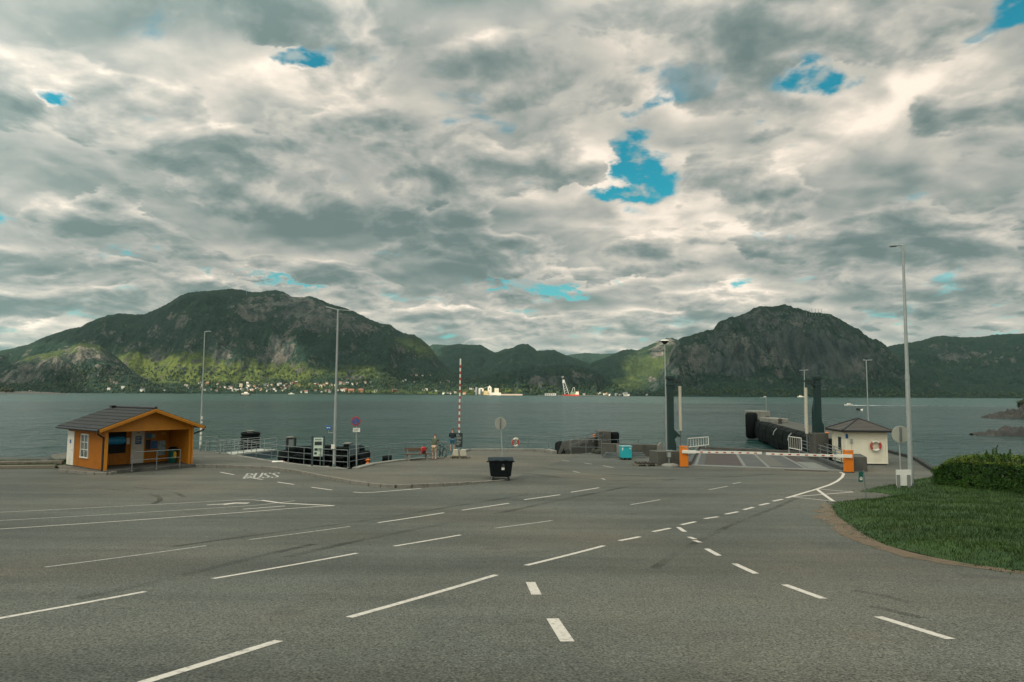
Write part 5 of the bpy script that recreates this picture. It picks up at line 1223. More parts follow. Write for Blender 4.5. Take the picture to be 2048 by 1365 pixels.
# ---------------------------------------------------------------- white booth
def booth():
    p = G(1773.5, 931); W, D, H = 2.62, 2.5, 2.40; rz = -.10; u = V3((math.cos(rz), math.sin(rz), 0)); A = p-u*W; A.z = 0
    o = thing('ticket_booth', 'small cream clapboard booth with a dark hipped tile roof', 'booth', A, rz)
    b = MB(); b.span((-.03, -.03, -.2), (W+.03, D+.03, .10)); b.build('foundation', TIMBER, o)
    n = 15
    def wall(f, L):
        b = MB()
        for k in range(n):
            z0 = .10+(H-.10)*k/n; z1 = .10+(H-.10)*(k+1)/n
            b.extrude([f(0, -.022, z0), f(0, 0, z1+.01), f(0, .05, z1+.01), f(0, .05, z0)], V3(f(L, 0, 0))-V3(f(0, 0, 0)))
        return b.build('wall', CREAM, o)
    wall(lambda s, d, z: (s, d, z), W); wall(lambda s, d, z: (W-s, D-d, z), W); wl = wall(lambda s, d, z: (d, D-s, z), D); wall(lambda s, d, z: (W-d, s, z), D)
    for x in (-.01, W+.01):
        for y in (-.01, D+.01):
            b = MB(); b.span((x-.06, y-.06, .1), (x+.06, y+.06, H)); b.build('corner_board', CREAM, o)
    ov = .34; e0 = H-.02; RH = .78
    b = MB(); b.span((-ov, -ov, e0-.10), (W+ov, D+ov, e0-.06)); b.build('eave_soffit', CREAM, o)
    r = MB(); c = [(-ov-.04, -ov-.04), (W+ov+.04, -ov-.04), (W+ov+.04, D+ov+.04), (-ov-.04, D+ov+.04)]; ap = V3((W/2, D/2, e0+RH)); nc = 9
    for s in range(4):
        a, d = V3((*c[s], e0)), V3((*c[(s+1) % 4], e0))
        for k in range(nc):
            t0, t1 = k/nc, (k+1)/nc; lift = V3((0, 0, .035)); dn = V3((0, 0, .012))
            r.add([a.lerp(ap, t0)+lift, d.lerp(ap, t0)+lift, d.lerp(ap, t1)+dn, a.lerp(ap, t1)+dn], [(0, 1, 2, 3)]); r.add([a.lerp(ap, t0)-dn, d.lerp(ap, t0)-dn, d.lerp(ap, t0)+lift, a.lerp(ap, t0)+lift], [(0, 1, 2, 3)])
    ro = r.build('roof', mat('booth_tile', (.060, .052, .044), .85, .35, 5, .6, 24, dirt=(.10, .09, .07), dscale=1.3), o)
    for s in range(4):
        b = MB(); b.tube(V3((*c[s], e0+.03)), ap+V3((0, 0, .04)), .06, n=6); b.build('hip_ridge', BLACKT, ro)
    for s in range(4):
        b = MB(); b.beam(V3((*c[s], e0-.05)), V3((*c[(s+1) % 4], e0-.05)), .10, .13); b.build('gutter', BLACKT, ro)
    b = MB(); b.span((-.055, .95, .95), (.0, 1.45, 1.85)); w = b.build('window', DARKP, o)
    b = MB(); b.span((-.065, 1.0, 1.0), (-.054, 1.40, 1.80)); b.build('pane', GLASS, w)
    b = MB(); b.box((-.02, -.12, 1.98), (.22, .03, .30), rot=rzm(.5)); b.build('blue_sign', BLUES, o, bevel=.005)
    b = MB(); b.box((.30, -.06, 1.66), (.16, .10, .26)); b.tube((.30, -.08, 1.56), (.30, -.08, 1.46), .07, .05, n=10); b.tube((.30, -.03, 1.5), (.30, -.03, .6), .012, n=5); b.build('wall_phone', GALV, o, bevel=.01)
    # weather vane on the roof
    v = MB(); v.tube(ap, ap+V3((0, 0, .55)), .015, n=6); v.build('mast', GALVD, o)
    q = ap+V3((0, 0, .62)); v = MB(); v.box(q+V3((.02, 0, .04)), (.26, .16, .17), rot=Matrix.Rotation(.2, 3, 'Y')); s = v.build('speaker_box', DARKP, o, bevel=.02)
    v = MB(); v.lathe([(.03, 0), (.05, .05), (.11, .14), (.12, .15)], 14, c=q+V3((.13, -.03, 0)), rot=Matrix.Rotation(1.75, 3, 'Y') @ rzm(0)); v.build('horn', WHITEP, s)
    return A, rz, u
BA, BRZ, BU = booth()
def life_ring(loc, yaw, label, R0=.30, post=None):
    o = thing('life_ring', label, 'life ring', loc, yaw, 'red and white life rings')
    rot = X90
    for k in range(4):
        b = MB(); n = 8; vs = []; fs = []
        white = k % 2 == 0; a0 = math.pi/4+k*math.pi/2 if True else 0; sp = math.pi/2
        for i in range(n+1):
            a = a0+sp*i/n
            for j in range(10):
                t = 2*math.pi*j/10; q = R0+.078*math.cos(t); vs.append((q*math.cos(a), -.078*math.sin(t)*.8, q*math.sin(a)))
        for i in range(n):
            for j in range(10): fs.append((i*10+j, i*10+(j+1) % 10, (i+1)*10+(j+1) % 10, (i+1)*10+j))
        b.add(vs, fs, 0, True); b.build('ring_segment', WHITEP if white else mat('ring_red', (.42, .035, .03), .6, .1, 4), o)
    b = MB(); pts = [V3(((R0+.10)*math.cos(a), -.05, (R0+.10)*math.sin(a))) for a in [math.pi*2*i/28 for i in range(29)]]
    b.path(pts, .010, 4); b.path([V3((-.16, -.03, -.2)), V3((.05, -.06, .05)), V3((.2, -.03, .22))], .015, 5); b.path([V3((-.05, -.04, .2)), V3((.1, -.05, -.02)), V3((-.1, -.04, -.2))], .012, 5); b.build('rope', mat('rope', (.45, .40, .30), .9), o)
    if post: b = MB(); b.tube((0, .08, -post), (0, .08, .2), .03, n=6); b.box((0, .06, 0), (.3, .03, .3)); b.build('holder', GALV, o)
c = AT(1747, 891.5, BA.y); fr = (c.x-BA.x)/BU.x; life_ring((c.x, BA.y+BU.y*fr-.12, c.z), BRZ, 'red and white life ring hanging on the cream booth wall', .31)
life_ring(AT(1031, 885, GP(1031, 904).y-.12), .6, 'red and white life ring on the open railing beside the round sign', .30, post=.9)

# ---------------------------------------------------------------- concrete blocks, boxes and small things left of the ramp
def block(name, label, cat, pts, h, m=CONCD, z0=-.3, group=None, tops=None):
    b = MB(); c = sum((V3(p) for p in pts), V3())/len(pts); b.prism([(p[0]-c.x, p[1]-c.y) for p in pts], z0, h if tops is None else h, 0)
    o = b.build(name, m, bevel=.03); o.location = (c.x, c.y, 0); return tag(o, label, cat, group)
def quad(a, c, dep, sk=0):
    a, c = V3(a), V3(c); d = (c-a).normalized(); n = V3((-d.y, d.x, 0)); return [a, c, c+n*dep, a+n*dep]
block('concrete_wall', 'low stained concrete wall behind the cyan box', 'wall', quad(G(1203, 911), G(1314, 914), .5), .92)
b = MB(); a, c = G(1236, 911), G(1236, 911)
for px in (1236, 1295):
    p = G(px, 912); b.box(V3((p.x, p.y-.02, .45)), (.22, .12, .88))
for k, px in enumerate((1236, 1295)):
    b = MB(); p = G(px, 912.4); b.box((0, 0, .45), (.20, .10, .86)); o = b.build('buttress', CONC, bevel=.01); o.location = (p.x, p.y-.02, 0); tag(o, ('pale concrete buttress left of the cyan box on the low wall', 'pale concrete buttress right of the cyan box on the low wall')[k], 'buttress')
block('concrete_block', 'broad dark concrete block left of the orange barrier cabinet', 'concrete block', quad(G(1315, 932), G(1361, 931), 1.3), .95)
b = MB(); p = G(1321, 914); b.extrude([(-.35, 0, -.2), (.2, 0, -.2), (.2, 0, 1.05), (.02, 0, 1.1), (-.35, 0, .55)], (0, .5, 0)); o = b.build('concrete_wedge', CONC, bevel=.02); o.location = p; tag(o, 'pale upright concrete wedge at the end of the low wall', 'concrete wedge')
p = G(1340.5, 933.5); b = MB(); b.lathe([(.58, 0), (.60, .06), (.48, .16), (.30, .20), (.02, .21)], 24); o = b.build('round_footing', CONC); o.location = p; tag(o, 'round pale concrete footing in front of the dark block', 'concrete footing')
o = thing('power_pillar', 'grey power box on a post in the round concrete footing', 'power box', p+V3((-.08, 0, .2)))
b = MB(); b.tube((0, 0, -.05), (0, 0, .45), .06, n=8); b.build('post', GALVD, o)
b = MB(); b.box((0, 0, .62), (.27, .2, .42)); bx = b.build('box_body', GALVD, o, bevel=.015)
b = MB(); b.box((0, -.02, .85), (.31, .26, .04)); b.build('lid', GALV, o); b = MB(); b.box((0, -.104, .60), (.20, .01, .32)); b.build('door', GALV, bx)
p = (G(1242.5, 920.5)+G(1264, 920.5))/2; o = thing('cyan_box', 'cyan plastic pallet box with white stickers on dark feet', 'pallet box', p, .03); w = (G(1264, 920.5)-G(1242.5, 920.5)).length/2
b = MB(); b.span((-w, 0, .14), (w, .8, .94)); bo = b.build('box_body', CYAN, o, bevel=.03)
b = MB(); b.span((-w-.03, -.03, .94), (w+.03, .83, 1.02)); b.build('lid', mat('pale_cyan', (.14, .34, .36), .5), o, bevel=.02)
for x in (-w+.08, 0, w-.08):
    b = MB(); b.span((x-.06, .02, 0), (x+.06, .78, .15)); b.build('foot', DARKP, o)
b = MB(); b.extrude([(-w+.05, -.006, .90), (-w+.17, -.006, .90), (-w+.12, -.006, .68), (-w+.06, -.006, .72)], (0, .005, 0)); b.build('sticker', WHITEP, bo)
b = MB(); b.extrude([(w-.22, -.006, .86), (w-.06, -.006, .90), (w-.08, -.006, .78)], (0, .005, 0)); b.build('sticker', WHITEP, bo)
for k in range(3):
    o = thing('steel_section', ('stacked steel sections lying left of the cyan box', 'grey steel beam leaning left behind the cyan box', 'stacked steel sections lying right of the cyan box')[k], 'steel beam', G((1228, 1236, 1274)[k], 915.5)); b = MB()
    for j in range(3 if k != 1 else 1): b.beam((-.9+.1*j, -.1*j, .08+.13*j+(.3 if k == 1 else 0)), (.7-.1*j, .1*j, .08+.13*j), .10, .09)
    b.build('beam', GALVD, o)
for px, py, r in ((1187, 907, .20), (1196, 908, .26), (1206, 907, .22)):
    b = MB(); b.lathe([(r*.75, -.1), (r, .05), (r*.9, .22), (r*.55, .36), (.02, .40)], 9); o = b.build('boulder', mat('mossy_stone', (.038, .042, .028), .95, .5, 5, .6, 18)); o.location = G(px, py); o.rotation_euler.z = px; tag(o, 'dark mossy boulder heaped beside the low concrete wall', 'boulder', 'mossy boulders by the low wall')

# sloping fender block out in the water, left of the ramp
Y0 = 58; L0 = AT(1116, 906, 56); L1 = AT(1124, 883, 57); T1 = AT(1199, 872, 61); T0 = AT(1199, 905, 61)
o = thing('fender_block', 'long sloping concrete fender block with a black rubber end', 'fender block', (0, 0, 0))
b = MB(); fr = [(L0.x, 56, -2.2), (L0.x, 56, L0.z), (L1.x, 57, L1.z), (T1.x, 61, T1.z), (T0.x, 61, -2.2)]; b.extrude(fr, (2.0, 4.0, 0)); b.build('block_body', CONCD, o, bevel=.06)
b = MB(); b.tube((L0.x+.2, 56.6, -.4), (L1.x-.1, 57.5, L1.z-.3), .45, n=14); b.build('rubber_end', RUBBER, o)
a, c = AT(1197, 893, 60), AT(1222, 863, 60); b = MB(); b.span((a.x, 60, -2.2), (c.x, 62.2, c.z)); o = b.build('concrete_pillar', CONCD, bevel=.06); tag(o, 'tall square concrete pillar at the high end of the fender block', 'pillar')
b = MB(); q = AT(1230.5, 880, 60.5); H = AT(1230.5, 865, 60.5).z; b.lathe([(.30, -1.2), (.40, -1.0), (.42, H-.2), (.36, H-.05), (.3, H)], 18); o = b.build('rubber_fender', RUBBER); o.location = (q.x, 60.9, 0); tag(o, 'black rubber fender against the square concrete pillar', 'fender')
def bollard(loc, s, label):
    o = thing('bollard', label, 'bollard', loc, 0, 'orange mooring bollards'); o.scale = (s,)*3
    b = MB(); b.lathe([(.30, 0), (.30, .05), (.18, .08), (.16, .30), (.26, .38), (.28, .46), (.2, .54), (.02, .57)], 16); b.build('bollard_body', ORBALL, o)
    b = MB(); b.tube((-.34, 0, .36), (.34, 0, .36), .05, n=8); b.build('cross_bar', ORBALL, o)
bollard(AT(1187.5, 874.5, 59.8), .42, 'orange mooring bollard on top of the sloping fender block')
bollard(G(734.5, 930)+V3((0, .25, .05)), .58, 'orange mooring bollard on the quay right of the no parking sign')
bollard(AT(1654, 872, 56), .55, 'orange mooring bollard between the pedestal and the white booth')

# ---------------------------------------------------------------- dock with tyre fenders on the left
def tyre(c, r, w, rot, parent, nm='tyre'):
    b = MB(); prof = [(r*.55, -w/2), (r*.92, -w/2), (r, -w*.3), (r, w*.3), (r*.92, w/2), (r*.55, w/2), (r*.52, 0)]
    n = 18; vs = []; fs = []; T = Matrix.Translation(c) @ rot.to_4x4()
    for i in range(n):
        a = 2*math.pi*i/n
        for q, z in prof: vs.append(T @ V3((q*math.cos(a), q*math.sin(a), z)))
    m = len(prof)
    for i in range(n):
        for j in range(m): fs.append((i*m+j, ((i+1) % n)*m+j, ((i+1) % n)*m+(j+1) % m, i*m+(j+1) % m))
    b.add(vs, fs, 0, True); return b.build(nm, RUBBER, parent)
Yd = 50.0
o = thing('tyre_dock', 'black mooring dock lined with big hanging rubber tyres', 'mooring dock', V3((AT(644, 900, Yd).x, Yd, 0)))
x0, x1 = AT(563, 900, Yd).x-o.location.x, AT(727, 900, Yd).x-o.location.x
b = MB(); b.span((x0+.2, .3, -.55), (x1-.2, 1.5, .45)); b.build('dock_beam', RUBBER, o)
for i in range(8):
    x = x0+.45+(x1-x0-.9)*i/7; tyre((x, .08, -.22+.05*((i*37) % 5-2)), .56, .42, X90, o)
for i in range(7):
    x = x0+.6+(x1-x0-1.2)*i/6; tyre((x, .75, .62+.04*((i*53) % 4)), .52, .38, rzm(.1*i) , o)
for i, xx in enumerate((x0+.1, x1-.05)):
    b = MB(); b.lathe([(.30, -1.1), (.46, -1.0), (.50, -.2), (.46, .5), (.30, .60)], 16, c=(xx, .5, 0)); b.build('end_fender', RUBBER, o)
for px, top, wz in ((581, 876, 16), (696, 888.5, 17)):
    q = AT(px, top, Yd+.9); q = q-o.location; b = MB(); hw = wz/2*Yd/F; b.span((q.x-hw, .8, -3), (q.x+hw*.9, 1.5, q.z)); b.build('pile', BLACKT if px < 600 else RUBBER, o, bevel=.03)
    b = MB(); b.span((q.x-hw*1.05, .75, q.z), (q.x+hw*.5, 1.55, q.z+.07)); b.build('pile_cap', CONC, o)
b = MB(); q = AT(708, 890, Yd+.5)-o.location; b.span((q.x-.3, .2, -.4), (q.x+.45, .9, q.z)); b.build('steel_panel', mat('slate_steel', (.05, .075, .08), .5, .3, 2, metal=.3), o)
q = AT(577, 888, Yd)-o.location; b = MB(); b.span((q.x-.2, .62, .45), (q.x+.16, .8, q.z+.25)); b.build('ladder_panel', GALVD, o)
Ybar = 62.0; q = AT(500.5, 884, Ybar); o = thing('barrel_fender', 'fat black ribbed mooring fender with a grey cap', 'fender', (q.x, Ybar, 0))
b = MB(); pr = [(.55, -2.2), (.72, -1.0)]; z = -1.0; H = AT(500, 867, Ybar).z
while z < H-.12: pr += [(.74, z), (.83, z+.08), (.83, z+.22), (.74, z+.30)]; z += .32
pr += [(.78, H), (.5, H+.02)]; b.lathe(pr, 20); b.build('fender_body', RUBBER, o)
b = MB(); b.tube((0, 0, H), (0, 0, H+.2), .28, n=14); b.tube((0, 0, H+.2), (0, 0, H+.25), .34, n=14); b.build('cap', CONC, o)
# gangway platform beside it
def gangway():
    a, c = V3((AT(447, 911, 54).x, 54, -.25)), V3((AT(553, 904, 60).x, 60, -.25))
    o = thing('gangway', 'pale floating gangway platform below the quay railing', 'gangway', a); d = c-a; n = V3((-d.y, d.x, 0)).normalized()
    b = MB(); b.extrude([V3((0, 0, 0)), d, d+n*1.8, n*1.8], (0, 0, .12)); b.build('deck', mat('pale_deck_boards', (.34, .34, .29), .8, .2, 4), o)
    b = MB(); b.extrude([V3((.1, .05, -.55)), d+V3((0, .05, -.55)), d+n*1.7+V3((0, 0, -.55)), n*1.7+V3((0, 0, -.55))], (0, 0, .54)); b.build('float', mat('blue_grey_float', (.06, .09, .10), .6, .3, 2), o)
    for s in (0, 1.75):
        for zz in (.35, .75, 1.1):
            b = MB(); b.tube(n*s+V3((0, 0, zz)), d+n*s+V3((0, 0, zz)), .025, n=5); b.build('rail', GALV, o)
        for i in range(5):
            b = MB(); p = d*(i/4)+n*s; b.tube(p, p+V3((0, 0, 1.1)), .028, n=5); b.build('post', GALV, o)
gangway()
def folding_barrier(a, c, label):
    o = thing('folding_barrier', label, 'crowd barrier', a); d = c-a
    b = MB(); b.path([V3((0, 0, .15)), d+V3((0, 0, .15)), d+V3((0, 0, 1.1)), V3((0, 0, 1.1)), V3((0, 0, .15))], .022, 5); b.build('barrier_frame', GALVD, o)
    for i in range(1, 6):
        b = MB(); b.tube(d*(i/6)+V3((0, 0, .15)), d*(i/6)+V3((0, 0, 1.1)), .010, n=4); b.build('bar', GALVD, o)
    for t in (.1, .9):
        b = MB(); n = V3((-d.y, d.x, 0)).normalized()*.3; b.path([d*t-n, d*t+V3((0, 0, .2)), d*t+n], .02, 5); b.build('leg', GALVD, o)
folding_barrier(GP(433, 911.5), GP(452, 914), 'crowd barrier standing across the entrance of the gangway')
p = AT(557, 925.5, 46.5); o = thing('boat_fender', 'white rolled boat fender with a pink end lying below the quay railing', 'boat fender', p, .2)
b = MB(); b.tube((-.34, 0, 0), (.30, 0, 0), .12, n=14); b.ball((-.34, 0, 0), .12, 12); b.build('fender_body', WHITEP, o)
b = MB(); b.tube((.30, 0, 0), (.44, 0, 0), .125, .07, n=14); b.build('end_cap', mat('pink_end', (.42, .16, .14), .6), o)
b = MB(); b.path([V3((.44, 0, 0)), V3((.55, .1, .05)), V3((.6, .5, .2))], .012, 5); b.build('rope', GALVD, o)
o = thing('timber_raft', 'dark timber raft with orange floats under the gangway', 'raft', V3((AT(516, 921, 50).x, 50, -1.0)))
b = MB(); b.span((-1.4, -.5, .25), (1.6, .9, .5)); b.build('deck', RUBBER, o)
for x in (-1.1, 1.2):
    b = MB(); b.tube((x, -.55, .62), (x, .9, .62), .2, n=10); b.build('float', mat('rust_float', (.16, .055, .012), .7, .3, 3), o)
b = MB(); q = AT(774, 918, 53); b.tube((-.35, 0, 0), (.35, .1, 0), .26, n=12); o = b.build('rubber_fender', RUBBER); o.location = q; tag(o, 'short black rubber fender hanging right of the orange bollard', 'fender')

# ---------------------------------------------------------------- the long pier behind the ramp
def pier():
    zt = 1.0; near, far = PZ(1662, 880, zt), PZ(1516, 841, zt)
    nr, fr2 = PZ(1700, 868, zt), PZ(1560, 838, zt)
    o = thing('pier', 'long concrete pier lined with black rubber fenders behind the ramp', 'pier', (0, 0, 0))
    b = MB(); b.prism([(near.x, near.y), (nr.x, nr.y), (fr2.x, fr2.y), (far.x, far.y)], -4, zt); b.build('pier_body', CONCD, o)
    d = far-near; L = d.length; n = 14; side = V3((d.y, -d.x, 0)).normalized()*-1
    for i in range(n):
        p = near+d*((i+.5)/n); b = MB(); h = 1.15+.10*math.sin(i*2.1)
        prof = [(-.2, 1.08), (.30, 1.02*h/1.15), (.62, .80), (.78+.06*math.sin(i*3.3), .2), (.80, -.7), (.66, -1.5-.15*math.cos(i*1.7)), (-.2, -1.75)]; p.z = 0; b.extrude([p-d*(.49/n)+side*a_+V3((0, 0, z_)) for a_, z_ in prof], d*(.97/n)); b.build('rubber_fender', RUBBER, o, bevel=.08)
        if i in (4, 7): b = MB(); b.path([p+side*(.3+.75*math.sin(a))+V3((0, 0, -.1+.95*math.cos(a))) for a in (0, .5, 1.0, 1.5)], .05, 5); b.build('chain', GALV, o)
    b = MB(); q = far+V3((0, 0, .5)); b.box(q+V3((.6, 2, -.2)), (2.6, 4, 2.2)); b.build('pier_head', CONC, o, bevel=.1)
    e = AT(1503, 848, far.y-1.0); b = MB(); b.lathe([(.55, -2.1), (.85, -1.8), (.88, 1.4), (.7, 1.75), (.5, 1.8)], 16, c=(e.x, e.y, e.z-.1)); b.build('head_fender', RUBBER, o)
    for t in (.06, .3):
        p = far-d*t+V3((1.2, .4, .25)); b = MB(); b.lathe([(.3, -.3), (.2, .1), (.32, .35), (.1, .5)], 10, c=p); b.build('bollard', RUST, o)
    p = far-d*.16+V3((1.2, 0, .3)); b = MB(); b.box(p, (2.2, 5, .6)); b.build('kerb_block', CONC, o, bevel=.08)
    for zz in (.6, 1.1):
        b = MB(); b.tube(nr+V3((0, 0, zz)), fr2+V3((0, 0, zz)), .03, n=5); b.build('rail', GALVD, o)
    for i in range(13):
        p = nr.lerp(fr2, i/12); b = MB(); b.tube(p, p+V3((0, 0, 1.1)), .035, n=5); b.build('post', GALVD, o)
    a, c = near, PZ(1672, 900, 0)
    b = MB(); b.prism([(near.x, near.y), (c.x, c.y), (c.x+5, c.y+1), (nr.x, nr.y)], -4, .75); b.build('pier_root', CONCD, o)
pier()
block('concrete_wall', 'grey concrete wall end beside the right orange cabinet', 'wall', quad(G(1709, 943), G(1735, 944), 2.6), .92)

# ---------------------------------------------------------------- signs on the lawn corner
P = G(1807, 984)+V3((0, 0, .10)); o = thing('sign_board', 'white sign board seen from behind on two grey posts', 'sign board', P)
a, c = AT(1792, 940, P.y)-P, AT(1823.5, 972, P.y)-P
b = MB(); b.span((a.x, .0, c.z), (c.x, .025, a.z)); b.build('board', mat('board_white', (.62, .60, .54), .6, .08, 3, dirt=(.45, .43, .37), dscale=2), o, bevel=.004)
for px in (1796, 1817):
    x = AT(px, 960, P.y).x-P.x; b = MB(); b.span((x-.075, -.07, -.25), (x+.075, -.002, AT(px, 950, P.y).z-P.z)); b.build('post', mat('grey_post', (.17, .175, .16), .6, .2, 3), o, bevel=.006)
P = G(1733, 1001)+V3((0, 0, .05)); o = thing('path_sign', 'small green path sign on a leaning thin post', 'sign', P)
t = AT(1727, 941, P.y)-P; b = MB(); b.tube((0, 0, -.1), t, .028, .025, n=8); b.build('post', GALVD, o)
c = AT(1721.5, 954, P.y-.04)-P; rot = Matrix.Rotation(.07, 3, 'Y') @ rzm(.25)
b = MB(); b.box(c, (.23, .02, .46), rot=rot); sg = b.build('sign_panel', SIGNG, o, bevel=.006)
b = MB(); b.lathe([(.075, -.003), (.075, .003)], 20, c=c+rot @ V3((.01, -.014, -.08)), rot=rot @ X90, sm=False); b.build('symbol', WHITEP, sg)
b = MB(); b.box(c+rot @ V3((.01, -.019, -.06)), (.08, .004, .03), rot=rot @ Matrix.Rotation(.5, 3, 'Y')); b.build('symbol_mark', SIGNG, sg)

# ---------------------------------------------------------------- hedge, weeds
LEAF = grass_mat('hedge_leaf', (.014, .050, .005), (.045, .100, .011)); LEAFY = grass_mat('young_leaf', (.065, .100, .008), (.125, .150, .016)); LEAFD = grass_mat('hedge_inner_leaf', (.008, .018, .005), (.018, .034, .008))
def leaf_cloud(name, pos, nrm, size, m, parent, seed, jitter=.9):
    rng = np.random.default_rng(seed); n = len(pos); d = nrm+rng.normal(0, jitter, (n, 3)); d /= np.linalg.norm(d, axis=1)[:, None]
    a = np.cross(d, rng.normal(0, 1, (n, 3))); a /= np.linalg.norm(a, axis=1)[:, None]; c = np.cross(d, a); s = size*rng.uniform(.6, 1.3, (n, 1))
    V = np.stack([pos-a*s, pos-c*s*.55, pos+a*s, pos+c*s*.55], 1).reshape(-1, 3)
    return raw_obj(name, V, np.arange(4*n).reshape(-1, 4), [m], parent=parent)
def hedge():
    A = G(1874, 978); Bx = G(2046, 1001); A = V3((A.x, A.y, float(lawn_z(np.array(A.x), np.array(A.y))))); d = V3((Bx.x-A.x, Bx.y-A.y, 0)); d = d.normalized(); L = 13.0; s = V3((-d.y, d.x, 0)); W = 1.7
    if s.x < 0: s = -s
    o = thing('hedge', 'clipped green hedge with yellowish young shoots along its top', 'hedge', A); rng = np.random.default_rng(9); N = 62000
    def Hh(t): return 1.42+.30*np.clip(t/5, 0, 1)-.55*np.exp(-t/.45)+.07*fbm(t/.8, t*0, 3, 2)
    t = rng.uniform(-.15, L, N); k = rng.uniform(0, 1, N); w = np.empty(N); h = np.empty(N); nr = np.zeros((N, 3)); dv, sv = np.array(d), np.array(s)
    f = k < .55; tp = (k >= .55) & (k < .86); en = k >= .86
    hb = rng.uniform(0, 1, N); w[f] = rng.normal(.0, .07, f.sum())+.10*np.sin(hb[f]*2.4); h[f] = hb[f]; nr[f] = -sv
    w[tp] = rng.uniform(-.05, W, tp.sum()); h[tp] = 1+rng.normal(0, .045, tp.sum()); nr[tp] = (0, 0, 1)
    t[en] = rng.normal(-.12, .10, en.sum()); w[en] = rng.uniform(-.05, W, en.sum()); h[en] = rng.uniform(0, 1, en.sum()); nr[en] = -dv
    w = w+.11*fbm(t/.55, h*2.5, 3, 6)-.0
    hm = Hh(np.maximum(t, 0))*(1-.14*np.clip(1-w/.35, 0, 1)*(h > .85)); pos = t[:, None]*dv+w[:, None]*sv; pos[:, 2] = h*hm+.02
    gap = fbm(t/.35, pos[:, 2]/.35, 3, 15) < -.42; keep = ~gap
    yng = (h > .93) & (rng.uniform(0, 1, N) < .75) | (rng.uniform(0, 1, N) < .035)
    leaf_cloud('foliage', pos[keep & ~yng], nr[keep & ~yng], .040, LEAF, o, 1); leaf_cloud('young_shoots', pos[keep & yng]+np.array([0, 0, .02]), nr[keep & yng], .040, LEAFY, o, 2)
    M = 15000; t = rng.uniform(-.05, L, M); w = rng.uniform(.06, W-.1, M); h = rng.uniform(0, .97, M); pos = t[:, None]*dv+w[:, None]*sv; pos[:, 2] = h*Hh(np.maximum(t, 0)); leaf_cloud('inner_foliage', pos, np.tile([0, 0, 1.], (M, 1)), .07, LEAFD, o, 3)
    for i in range(9):
        b = MB(); p = d*(.3+i*.9)+s*.6; b.tube(p, p+V3((.05, 0, .8)), .03, .015, n=5); b.build('stem', WOODB, o)
    return A, d, s, L
HgA, Hgd, Hgs, HgL = hedge()
def weed(px, py, Y, h, seed, label, sh=.35):
    base = AT(px, py, Y); o = thing('weed', label, 'plant', base, 0, 'tall dark weeds behind the hedge'); rng = np.random.default_rng(seed)
    for k in range(3):
        b = MB(); t = V3((rng.normal(0, .10), rng.normal(0, .1), h*(1-.18*k))); q = V3((rng.normal(0, .12), 0, 0)); b.tube(q, t, .014, .005, n=5); b.build('stem', LEAFD, o)
        n = 70; u = rng.beta(2.2, 1.2, n); pos = np.array(q)[None]*(1-u[:, None])+np.array(t)[None]*u[:, None]+rng.normal(0, .055, (n, 3))*(1.2-u[:, None]); leaf_cloud('leaves', pos, np.tile([0, -.5, .6], (n, 1)), .035, LEAF, o, seed+k, 1.2)
for i, (px, h) in enumerate(((1992, .75), (1976, .5), (2020, .55), (2006, .4), (2045, .45), (1962, .35))):
    weed(px, 925, 30, h, 30+i, ('tallest dark dock plant rising behind the hedge', 'slim dark plant just left of the tallest dock', 'spiky dark plant right of the tallest dock', 'short plant between the two dark docks', 'plant at the picture edge behind the hedge', 'leftmost short plant behind the hedge')[i])

# ---------------------------------------------------------------- low wall and verge at the far left
def left_verge():
    a, c = G(-140, 940), G(112, 937); d = (c-a); L = d.length; d = d.normalized(); s = V3((-d.y, d.x, 0))
    for k, (dz, off, lab) in enumerate(((0, 0, 'weathered grey timber edging log in front of the grass strip left of the hut'), (.18, .9, 'upper timber edging log left of the hut'))):
        b = MB(); n = 5
        b.beam(a+s*off+V3((0, 0, .10+dz)), c+s*off+V3((0, 0, .10+dz)), .26, .24); o = b.build('edging_log', WOODG, bevel=.04); tag(o, lab, 'timber log')
    vs = np.zeros((6, 60, 3)); 
    for i in range(60):
        for r in range(6):
            p = a+d*(L*i/59)+s*(.1+r*.9); vs[r, i] = (p.x, p.y, .06+.16*math.sin(math.pi*min(1, r/4))+.05*float(fbm(p.x/1.3, p.y/1.3, 3, 3)))
    grid_obj('grass_strip', vs, 60, 6, [SOIL])['kind'] = 'structure'
    rng = np.random.default_rng(4); n = 9000; t = rng.uniform(0, L, n); w = rng.uniform(.05, 3.6, n); x = a.x+d.x*t+s.x*w; y = a.y+d.y*t+s.y*w; z = .06+.16*np.sin(np.pi*np.minimum(1, w/3.6)); h = rng.uniform(.06, .22, n)*(fbm(x/1.2, y/1.2, 3, 7) > -.1)
    an = rng.uniform(0, 6.28, n); ww = .014; ln = rng.normal(0, .4, (n, 2))*h[:, None]
    V = np.stack([np.stack([x-np.cos(an)*ww, y-np.sin(an)*ww, z], -1), np.stack([x+np.cos(an)*ww, y+np.sin(an)*ww, z], -1), np.stack([x+ln[:, 0], y+ln[:, 1], z+h], -1)], 1).reshape(-1, 3)
    tag(raw_obj('grass', V, np.arange(3*n).reshape(-1, 3), [GRASS]), 'rough grass growing between the timber logs left of the hut', 'grass', kind='stuff')
left_verge()

